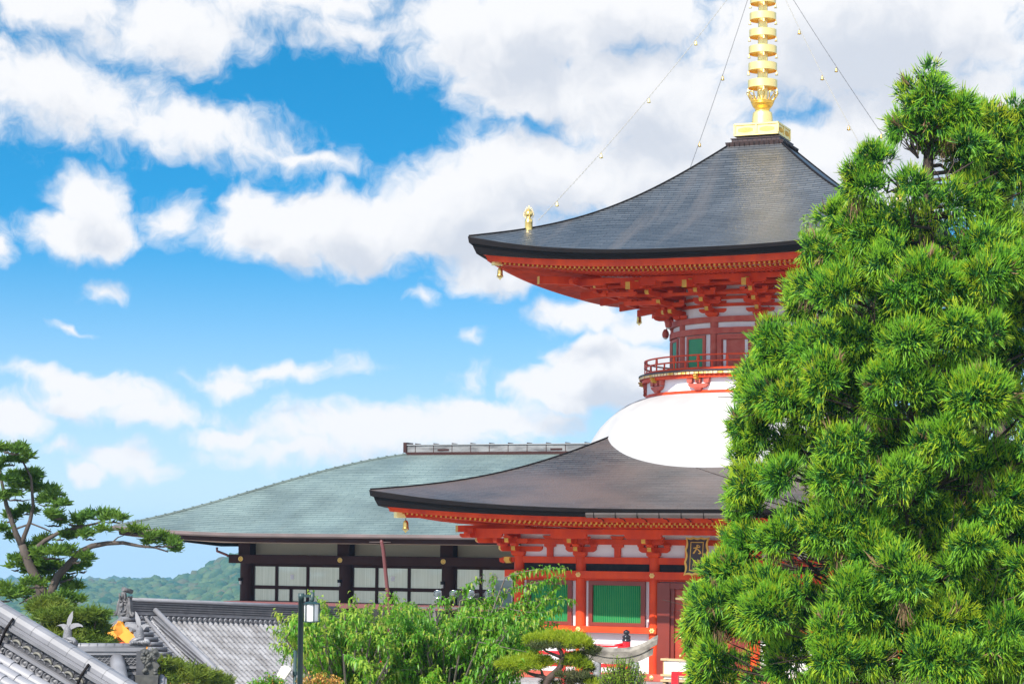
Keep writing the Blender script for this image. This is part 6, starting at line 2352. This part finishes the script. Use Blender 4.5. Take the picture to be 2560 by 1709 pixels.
def wind_bell(loc, label):
    b = empty('wind_bell', tuple(loc), PROT, label, 'bell', 'wind bells hanging from the roof corners')
    q = MB()
    q.tube([(0, 0, 0), (0, 0, -0.09)], 0.010, 6)
    q.build('hook', BLACKEDGE, b)
    q = MB()
    q.lathe([(0.0, -0.08), (0.03, -0.085), (0.055, -0.10), (0.075, -0.14), (0.085, -0.19), (0.085, -0.25), (0.092, -0.32), (0.11, -0.36), (0.098, -0.358), (0.08, -0.30), (0.0, -0.14)], 20)
    q.build('bell_body', WB, b)
    q = MB()
    q.tube([(0, 0, -0.2), (0, 0, -0.40)], 0.008, 6)
    q.prism([(-0.11, -0.39), (-0.06, -0.40), (-0.03, -0.43), (0, -0.47), (0.03, -0.43), (0.06, -0.40), (0.11, -0.39), (0.05, -0.37), (0, -0.385), (-0.05, -0.37)], -0.006, 0.006, lambda a, c, d: (a, d, c), 0)
    q.build('clapper', WB, b, recalc=True)


cU = 6.50
wind_bell(to_world(-cU, -cU, 8.50), 'gold wind bell under the front left corner of the upper roof')
wind_bell(to_world(-6.45, 6.45, 8.30), 'gold wind bell under the far left corner of the upper roof, darker')
wind_bell(to_world(cU, -cU, 8.50), 'gold wind bell under the front right corner of the upper roof')
cLw = 8.62
wind_bell(to_world(-cLw, -cLw, 0.66), 'gold wind bell under the front left corner of the lower roof')

# ---- chains from the spire to the roof corners, each with small bells
CHAIN_W = mat('pale_chain', (0.40, 0.385, 0.35), 0.5, 0.2)
CHAIN_D = mat('dark_chain', (0.20, 0.20, 0.21), 0.5, 0.4)
top = to_world(0, 0, 19.35)
names = {0: 'front left', 1: 'far left', 2: 'front right', 3: 'far right'}
fin = {0: (-5.6, -5.6), 1: (-5.6, 5.6), 2: (5.6, -5.6), 3: (5.6, 5.6)}
fr_b = {0: (0.31, 0.52, 0.73, 0.92), 1: (0.35, 0.56), 2: (0.30, 0.48, 0.68), 3: (0.35, 0.57)}
for k in range(4):
    e_ = to_world(fin[k][0], fin[k][1], URF.z(5.6, 1) + 0.22)
    ch = MB()
    n = 90 if k in (0, 2) else 90
    sag = 0.30

    def pos(t):
        return top.lerp(e_, t) + Vector((0, 0, -sag * 4 * t * (1 - t)))
    o = pos(0.5)
    N_ = 150
    for i in range(N_):
        a, b = pos(i / N_), pos((i + 1) / N_)
        d = (b - a).normalized()
        sd = d.cross(Vector((0, 1, 0) if i % 2 else (0.3, 0.2, 1))).normalized()
        m_ = (a + b) / 2
        hl = (b - a).length * 0.62
        w_ = 0.016 if k in (0, 2) else 0.010
        ring = [m_ + d * (hl * math.cos(t)) + sd * (w_ * math.sin(t)) for t in np.linspace(0, 2 * math.pi, 7)]
        ch.tube([p - o for p in ring], 0.0075 if k in (0, 2) else 0.0045, 4, 0, None, False)
    co = ch.build('chain', CHAIN_W if k in (0, 2) else CHAIN_D, None, label='%s chain running from the spire to the %s corner of the upper roof' % (('pale', 'dark')[k % 2], names[k]), cat='chain', group='chains from the spire to the roof corners')
    co.location = o
    for j, t in enumerate(fr_b[k]):
        p = pos(t)
        q = MB()
        q.tube([(0, 0, 0), (0, 0, -0.06)], 0.008, 5)
        q.lathe([(0.0, -0.05), (0.022, -0.054), (0.034, -0.072), (0.041, -0.118), (0.046, -0.155), (0.064, -0.182), (0.0, -0.17)], 14)
        q.lathe([(0.022, -0.17), (0.022, -0.195), (0.0, -0.205)], 10)
        ordn = {4: ['uppermost', 'second', 'third', 'lowest'], 3: ['uppermost', 'middle', 'lowest'], 2: ['upper', 'lower']}[len(fr_b[k])][j]
        bo = q.build('chain_bell', WB if k != 0 else GOLD_P, None, label='%s small gold bell hanging on the chain to the %s roof corner' % (ordn, names[k]), cat='bell', group='small bells on the spire chains')
        bo.location = p

# ---- lamp post with glass lantern
LPY = 34.0
lp0 = at(753, 1482, LPY)
lp = empty('lamp_post', (lp0.x, LPY, GZ), 0, 'slim dark green lamp post with one white glass lantern on its arm', 'lamp post')
DG = mat('dark_green_metal', (0.018, 0.045, 0.045), 0.4, noise=((0.03, 0.06, 0.06), 2, 0.2))
WG = mat('milk_glass', (0.74, 0.73, 0.73), 0.2)
hz0 = lp0.z - GZ
q = MB()
q.lathe([(0.045, 0.0), (0.043, hz0 - 0.1), (0.046, hz0 - 0.1), (0.046, hz0), (0.0, hz0 + 0.002)], 20)
q.build('pole', DG, lp)
q = MB()
q.box(0.04, 0.20, -0.022, 0.022, hz0 - 0.06, hz0 - 0.02, 0)
q.tube([(0.175, 0, hz0 + 0.02), (0.175, 0, hz0 - 0.10), (0.15, 0, hz0 - 0.125)], 0.03, 8)
q.build('arm', DG, lp)
lan = empty('lantern'); lan.parent = lp
lxn, r = 0.16, 0.125
zt, zb2 = hz0 - 0.125, hz0 - 0.44
q = MB()
q.lathe([(0.0, zt + 0.005), (0.05, zt), (r * 0.8, zt - 0.015), (r + 0.015, zt - 0.03), (r + 0.015, zt - 0.04), (0.0, zt - 0.04)], 8, lxn, 0, smooth=False)
q.lathe([(0.0, zb2 + 0.015), (r + 0.01, zb2 + 0.015), (r + 0.01, zb2), (0.0, zb2 - 0.01)], 8, lxn, 0, smooth=False)
for i in range(6):
    a = math.pi / 6 + i * math.pi / 3 + 0.4
    q.box(-0.008, 0.008, -0.007, 0.007, zb2 + 0.012, zt - 0.035, 0, TR(lxn + r * math.cos(a), r * math.sin(a), 0) @ RZ(a))
q.build('lantern_frame', DG, lan)
q = MB()
q.lathe([(r - 0.018, zb2 + 0.015), (r - 0.012, zt - 0.04)], 24, lxn, 0)
q.build('lantern_glass', WG, lan)

# ---- white floodlight on its own dark pole behind the lamp post
FY = 38.0
f0 = at(738, 1625, FY)
fl = empty('floodlight_pole', (f0.x, FY, GZ), 0, 'dark pole carrying a white boxy floodlight, left of the lamp post foot', 'floodlight')
q = MB()
h = f0.z - GZ
q.lathe([(0.03, 0.0), (0.03, h), (0.0, h)], 12)
q.lathe([(0.042, h - 0.42), (0.042, h - 0.36)], 12)
q.build('pole', DG, fl)
q = MB()
M = TR(-0.16, -0.03, h - 0.36) @ Matrix.Rotation(R_(18), 4, 'Y')
q.prism([(-0.12, -0.12), (0.04, -0.13), (0.10, 0.08), (0.02, 0.11), (-0.08, 0.08)], -0.10, 0.10, lambda a, b, c: (a, c, b), 0, M)
q.box(0.05, 0.14, -0.03, 0.03, -0.03, 0.0, 0, M)
q.build('lamp_housing', mat('cream_enamel', (0.66, 0.62, 0.56), 0.5), fl, bevel=0.01)

# ---- round spotlights on a bar in front of the hall
SY = 46.0
bar0 = at(1040, 1516, SY)
bar = empty('spotlight_bar', (bar0.x, SY, GZ), 0, 'steel bar on posts carrying the row of round spotlights', 'bar')
q = MB()
hb = bar0.z - GZ
q.box(-0.15, 2.2, -0.02, 0.02, hb - 0.03, hb, 0)
q.box(0.35, 0.40, -0.025, 0.025, 0.0, hb - 0.03, 0)
q.box(1.9, 1.95, -0.025, 0.025, 0.0, hb - 0.03, 0)
q.build('frame', mat('grey_steel', (0.22, 0.21, 0.21), 0.5, 0.6), bar)
CHR = mat('polished_reflector', (0.50, 0.52, 0.54), 0.25, 1.0)
LENS = mat('spot_glass', (0.20, 0.23, 0.25), 0.12, 0.5)
for (u, lab) in ((1094, 'leftmost round silver spotlight on the bar'), (1134, 'silver spotlight right beside the leftmost one'), (1176, 'silver spotlight half hidden by leaves'), (1222, 'rightmost silver spotlight, mostly hidden by leaves')):
    p = at(u, 1484, SY)
    s_ = empty('spotlight', (p.x, SY, bar0.z), 0, lab, 'spotlight', 'round spotlights on the bar')
    h = p.z - bar0.z
    M = TR(0, 0, h) @ Matrix.Rotation(R_(-14), 4, 'Z') @ Matrix.Rotation(R_(100), 4, 'X')
    q = MB()
    q.lathe([(0.0, -0.20), (0.04, -0.20), (0.05, -0.12), (0.06, -0.08), (0.085, -0.02), (0.088, 0.025), (0.078, 0.025), (0.072, 0.01)], 24, 0, 0, 0, M)
    q.build('housing', CHR, s_)
    q = MB()
    q.lathe([(0.075, 0.01), (0.05, 0.018), (0.0, 0.022)], 20, 0, 0, 0, M)
    q.build('lens', LENS, s_)
    q = MB()
    q.tube([(0, 0.1, 0.0), (0, 0.10, h - 0.12), (-0.05, 0.12, h - 0.03)], 0.014, 6)
    q.box(-0.09, -0.045, 0.02, 0.12, h - 0.13, h - 0.07, 0)
    q.build('bracket', mat('grey_steel', (0.2, 0.2, 0.2)), s_)

# ---- stone gateway
TY = 49.0
kT = TY / FPX
t0 = at(1540, 1690, TY)
tor = empty('stone_torii', (t0.x, TY, GZ), -R_(6), 'weathered grey stone torii gateway with upturned lintel ends behind the shrub', 'torii')
STW = mat('lichened_stone', (0.30, 0.27, 0.23), 0.9, noise=((0.13, 0.115, 0.10), 5, 0.16), bump=(26, 0.5))
zk = at(1540, 1642, TY).z - GZ
q = MB()
W2 = 0.88


def up_(x):
    return 0.30 * abs(x / W2) ** 2.4


n = 24
for (z0, z1, dd, ww, mi) in ((0.0, 0.155, 0.12, W2, 0), (-0.15, -0.001, 0.09, W2 - 0.09, 0)):
    vs, fs = [], []
    for i in range(n + 1):
        x = -ww + 2 * ww * i / n
        u_ = up_(x)
        tp = z1 + u_
        if z1 > 0.1:
            ring = [(x, -dd, z0 + u_), (x, -dd - 0.01, tp - 0.03), (x, -0.02, tp + 0.055), (x, 0.02, tp + 0.055), (x, dd + 0.01, tp - 0.03), (x, dd, z0 + u_)]
        else:
            ring = [(x, -dd, z0 + u_ * 0.95), (x, -dd, tp - 0.002), (x, -0.01, tp), (x, 0.01, tp), (x, dd, tp - 0.002), (x, dd, z0 + u_ * 0.95)]
        vs += [(a + (0.03 if i == n else -0.03 if i == 0 else 0) * (c - z0) * 3, b, c + zk) for a, b, c in ring]
    for i in range(n):
        for k in range(6):
            fs.append((i * 6 + k, i * 6 + (k + 1) % 6, (i + 1) * 6 + (k + 1) % 6, (i + 1) * 6 + k))
    fs += [tuple(range(5, -1, -1)), tuple(range(n * 6, n * 6 + 6))]
    q.add(vs, fs, mi)
q.build('lintel', STW, tor, recalc=True)
for s_ in (-1, 1):
    q = MB()
    q.lathe([(0.115, 0.0), (0.10, zk * 0.5), (0.088, zk - 0.10)], 18, s_ * 0.42, 0)
    q.build('pillar', STONE, tor)
q = MB()
q.box(-0.62, 0.62, -0.06, 0.06, zk - 0.52, zk - 0.38, 0)
q.build('tie_beam', STW, tor, bevel=0.01)

# ---- red railing with black post caps
RY = 60.0
RED = mat('bright_red_lacquer', (0.68, 0.012, 0.022), 0.28, noise=((0.58, 0.010, 0.018), 2, 0.2))
BLK = mat('black_post_cap', (0.010, 0.011, 0.016), 0.22)
g0 = at(1566, 1620, RY)
ra = empty('red_railing', (g0.x, RY, -4.75), -R_(14), 'bright red railing whose end post wears a black bulbous cap', 'railing')
bz = -4.75
pz = at(1566, 1602, RY).z - bz
posts = (0.0, -1.75, -3.5, -5.2)
for i, x in enumerate(posts):
    q = MB()
    if i == 0:
        q.lathe([(0.112, 0.0), (0.112, pz)], 24, x, 0, 0)
        q.build('post', RED, ra)
        q = MB()
        s = 1.0
        q.lathe([(0.118, pz - 0.0), (0.118, pz + 0.05), (0.105, pz + 0.055), (0.105, pz + 0.09), (0.115, pz + 0.095), (0.112, pz + 0.14), (0.07, pz + 0.165), (0.05, pz + 0.185), (0.075, pz + 0.205), (0.094, pz + 0.24), (0.085, pz + 0.275), (0.05, pz + 0.30), (0.0, pz + 0.325)], 28, x, 0, 0)
        q.build('post_cap', BLK, ra)
    else:
        q.box(x - 0.06, x + 0.06, -0.06, 0.06, 0.0, pz - 0.24, 0)
        q.box(x - 0.05, x + 0.05, -0.05, 0.05, pz - 0.24, pz - 0.12, 0)
        q.build('post', RED, ra)
for (z0, z1, t_) in ((pz - 0.17, pz - 0.09, 0.04), (pz - 0.40, pz - 0.30, 0.05), (pz - 0.72, pz - 0.62, 0.05)):
    q = MB()
    if t_ == 0.04:
        q.tube([(-7.0, 0, (z0 + z1) / 2), (-0.35, 0, (z0 + z1) / 2), (-0.1, 0, (z0 + z1) / 2 + 0.05)], 0.042, 10)
    else:
        q.box(-7.0, -0.10, -t_, t_, z0, z1, 0)
    q.build('rail', RED, ra)
q = MB()
q.prism([(-0.10, pz - 0.12), (-0.22, pz - 0.14), (-0.38, pz - 0.30), (-0.30, pz - 0.30), (-0.20, pz - 0.20), (-0.10, pz - 0.19)], -0.03, 0.03, lambda a, b, c: (a, c, b), 0)
q.build('brace', RED, ra, recalc=True)
# ---- red stair post and white offering stand in front of the door
s0 = at(1688, 1690, 58.0)
sp_ = empty('red_stair_rail', (s0.x, 58.0, -4.75), PROT, 'short red stair rail with a square corner, beside the cedar foot', 'railing')
q = MB()
h = s0.z + 4.75 + 0.03
q.box(-0.09, 0.09, -0.06, 0.06, 0.0, h, 0)
q.box(-0.09, 0.9, -0.055, 0.055, h + 0.0, h + 0.10, 0)
q.build('rail', RED, sp_)
of = empty('offering_stand', tuple(to_world(0.15, -6.9, -4.18)), PROT, 'white offering stand with pale wooden bars before the red door', 'stand')
q = MB()
q.box(-1.0, 1.0, -0.25, 0.25, 0.16, 0.68, 0)
q.build('panel', mat('white_panel', (0.66, 0.65, 0.62), 0.6), of)
q = MB()
WOOD = mat('pale_wood', (0.55, 0.40, 0.22), 0.6, noise=((0.45, 0.31, 0.16), 4, 0.2), stretch=(0.2, 1, 1))
for z in (0.08, 0.24, 0.70):
    q.box(-1.1, 1.1, -0.30, -0.24, z, z + 0.06, 0)
for x in (-1.0, 0, 1.0):
    q.box(x - 0.04, x + 0.04, -0.245, -0.255 + 0.3, 0.0, 0.76, 0)
q.build('bars', WOOD, of)
# glass panel at the left corner of the pagoda
gp = empty('glass_screen', tuple(to_world(-6.9, -5.0, -4.2)), PROT, 'narrow upright glass screen at the left corner of the red pagoda', 'screen')
q = MB()
q.box(-0.28, 0.28, -0.01, 0.01, 0.05, 2.95, 0)
q.build('pane', mat('green_glass', (0.16, 0.24, 0.24), 0.06, 0.0, spec=0.8), gp)
q = MB()
for x in (-0.30, 0.285):
    q.box(x, x + 0.02, -0.02, 0.02, 0.0, 3.0, 0)
q.box(-0.28, 0.285, -0.02, 0.02, 2.951, 2.97, 0)
q.build('frame', mat('pale_metal', (0.6, 0.62, 0.62), 0.4, 0.5), gp)

# ------------------------------------------------------------------ ground, hills, forest
def ground_z(x, y):
    base = -4.8
    if y > 100:
        base -= min(1.0, (y - 100) / 500.0) ** 1.2 * 120.0
    if x < -6 and y < 100:
        base -= min(3.2, (-6 - x) * 0.25)
    return base


gx = np.concatenate([np.linspace(-3500, -200, 12), np.linspace(-120, 120, 41), np.linspace(200, 3500, 12)])
gy = np.concatenate([np.linspace(-400, -60, 6), np.linspace(-40, 160, 41), np.linspace(200, 1000, 12), np.linspace(1300, 3900, 8)])
co = np.array([(x, y, ground_z(x, y)) for y in gy for x in gx])
nx_ = len(gx)
lo_, st_ = [], []
for j in range(len(gy) - 1):
    for i in range(nx_ - 1):
        st_.append(len(lo_))
        lo_ += [j * nx_ + i, j * nx_ + i + 1, (j + 1) * nx_ + i + 1, (j + 1) * nx_ + i]
GROUND = mat('pale_gravel', (0.46, 0.44, 0.41), 0.9, noise=((0.34, 0.33, 0.30), 0.5, 0.25), bump=(30, 0.3))
np_mesh('ground', co, np.array(lo_), np.array(st_), GROUND, None, kind='structure', label='pale gravel court around the temple buildings')

FOREST = mat('forest_green', (0.020, 0.062, 0.026), 0.8, noise=((0.085, 0.125, 0.045), 0.05, 0.12), spec=0.1)
FOREST_R = mat('forest_russet', (0.10, 0.085, 0.045), 0.8, noise=((0.06, 0.10, 0.03), 0.02, 0.2), spec=0.1)
HILLG = mat('hill_undergrowth', (0.03, 0.065, 0.022), 0.9)


def hill(name, ridge, Y_top, Y_bot, v_bot, label, nu=90, nv=22):
    us = np.linspace(ridge[0][0], ridge[-1][0], nu)
    vs_ = np.interp(us, [r[0] for r in ridge], [r[1] for r in ridge])
    P = np.zeros((nv + 4, nu, 3))
    for j in range(nv):
        t = j / (nv - 1)
        Y = Y_top + (Y_bot - Y_top) * t
        for i in range(nu):
            vv = vs_[i] + (v_bot - vs_[i]) * t ** 1.25
            P[j + 4, i] = atn(us[i], vv, Y)
    for j in range(4):                                   # far side of the hill, falling away
        P[3 - j] = P[4] + np.array([0, (j + 1) * 160.0, -(j + 1) ** 1.5 * 28.0])
    nvv = nv + 4
    lo, st = [], []
    for j in range(nvv - 1):
        for i in range(nu - 1):
            st.append(len(lo))
            lo += [j * nu + i, (j + 1) * nu + i, (j + 1) * nu + i + 1, j * nu + i + 1]
    np_mesh(name, P.reshape(-1, 3), np.array(lo), np.array(st), HILLG, None, kind='structure', label=label)
    return P[3:]


def forest(name, P, n, r0, r1, label):
    """tree crowns standing on a hill: lumpy blobs, one object because nobody could count them"""
    base_v, base_f = [], []
    import bmesh
    bm = bmesh.new()
    bmesh.ops.create_icosphere(bm, subdivisions=2, radius=1.0)
    bm.verts.ensure_lookup_table()
    bv = np.array([v.co[:] for v in bm.verts])
    bf = np.array([[v.index for v in f.verts] for f in bm.faces])
    bm.free()
    nvr, nu = P.shape[:2]
    jj = rng.random(n) ** 0.9 * (nvr - 1.001)
    ii = rng.random(n) * (nu - 1.001)
    j0, i0 = jj.astype(int), ii.astype(int)
    fj, fi = (jj - j0)[:, None], (ii - i0)[:, None]
    C = (P[j0, i0] * (1 - fj) * (1 - fi) + P[j0 + 1, i0] * fj * (1 - fi) + P[j0, i0 + 1] * (1 - fj) * fi + P[j0 + 1, i0 + 1] * fj * fi)
    r = rng.uniform(r0, r1, n) * C[:, 1] / 1500.0
    V = bv[None] * (1 + rng.normal(size=(n, len(bv), 1)) * 0.13) * r[:, None, None] * np.array([1, 1, 0.95]) + C[:, None, :] + np.array([0, 0, 0.35]) * r[:, None, None]
    F = bf[None] + (np.arange(n) * len(bv))[:, None, None]
    lo = F.reshape(-1)
    st = np.arange(len(lo) // 3) * 3
    mi = np.repeat((rng.random(n) < 0.13).astype(int), len(bf))
    np_mesh(name, V.reshape(-1, 3), lo, st, [FOREST, FOREST_R], None, mi, kind='stuff', label=label)


H2 = hill('wooded_hill', [(-700, 1478), (-60, 1480), (150, 1478), (300, 1472), (360, 1466), (451, 1462), (490, 1452), (532, 1431), (587, 1404), (640, 1385), (760, 1362), (1000, 1345), (1400, 1340), (2000, 1350), (3000, 1420)], 1700, 750, 1690, 'near wooded hillside rising to the right behind the hall', 110)
forest('forest', H2, 17000, 3.2, 6.2, 'mixed green forest covering the near hillside')
H1 = hill('far_hill', [(-900, 1475), (-100, 1472), (40, 1466), (120, 1470), (194, 1469), (255, 1465), (311, 1463), (350, 1466), (420, 1470), (800, 1470), (2600, 1475)], 3000, 2000, 1560, 'distant dark wooded ridge on the skyline at the left')
forest('forest', H1, 4500, 3.6, 6.5, 'dark forest covering the distant ridge')

# ------------------------------------------------------------------ the air between here and the hills
hz_m = bpy.data.materials.new('haze')
hz_m.use_nodes = True
nt = hz_m.node_tree
nt.nodes.clear()
out = nt.nodes.new('ShaderNodeOutputMaterial')
vol = nt.nodes.new('ShaderNodeVolumePrincipled')
vol.inputs['Color'].default_value = (0.30, 0.62, 0.95, 1)
vol.inputs['Density'].default_value = 0.00019
vol.inputs['Anisotropy'].default_value = 0.0
nt.links.new(vol.outputs[0], out.inputs['Volume'])
hb_ = MB()
hb_.box(-3600, 3600, -500, 4000, -260, 23, 0)
hb_.build('haze', hz_m, None, kind='stuff', label='thin blue haze over the valley')
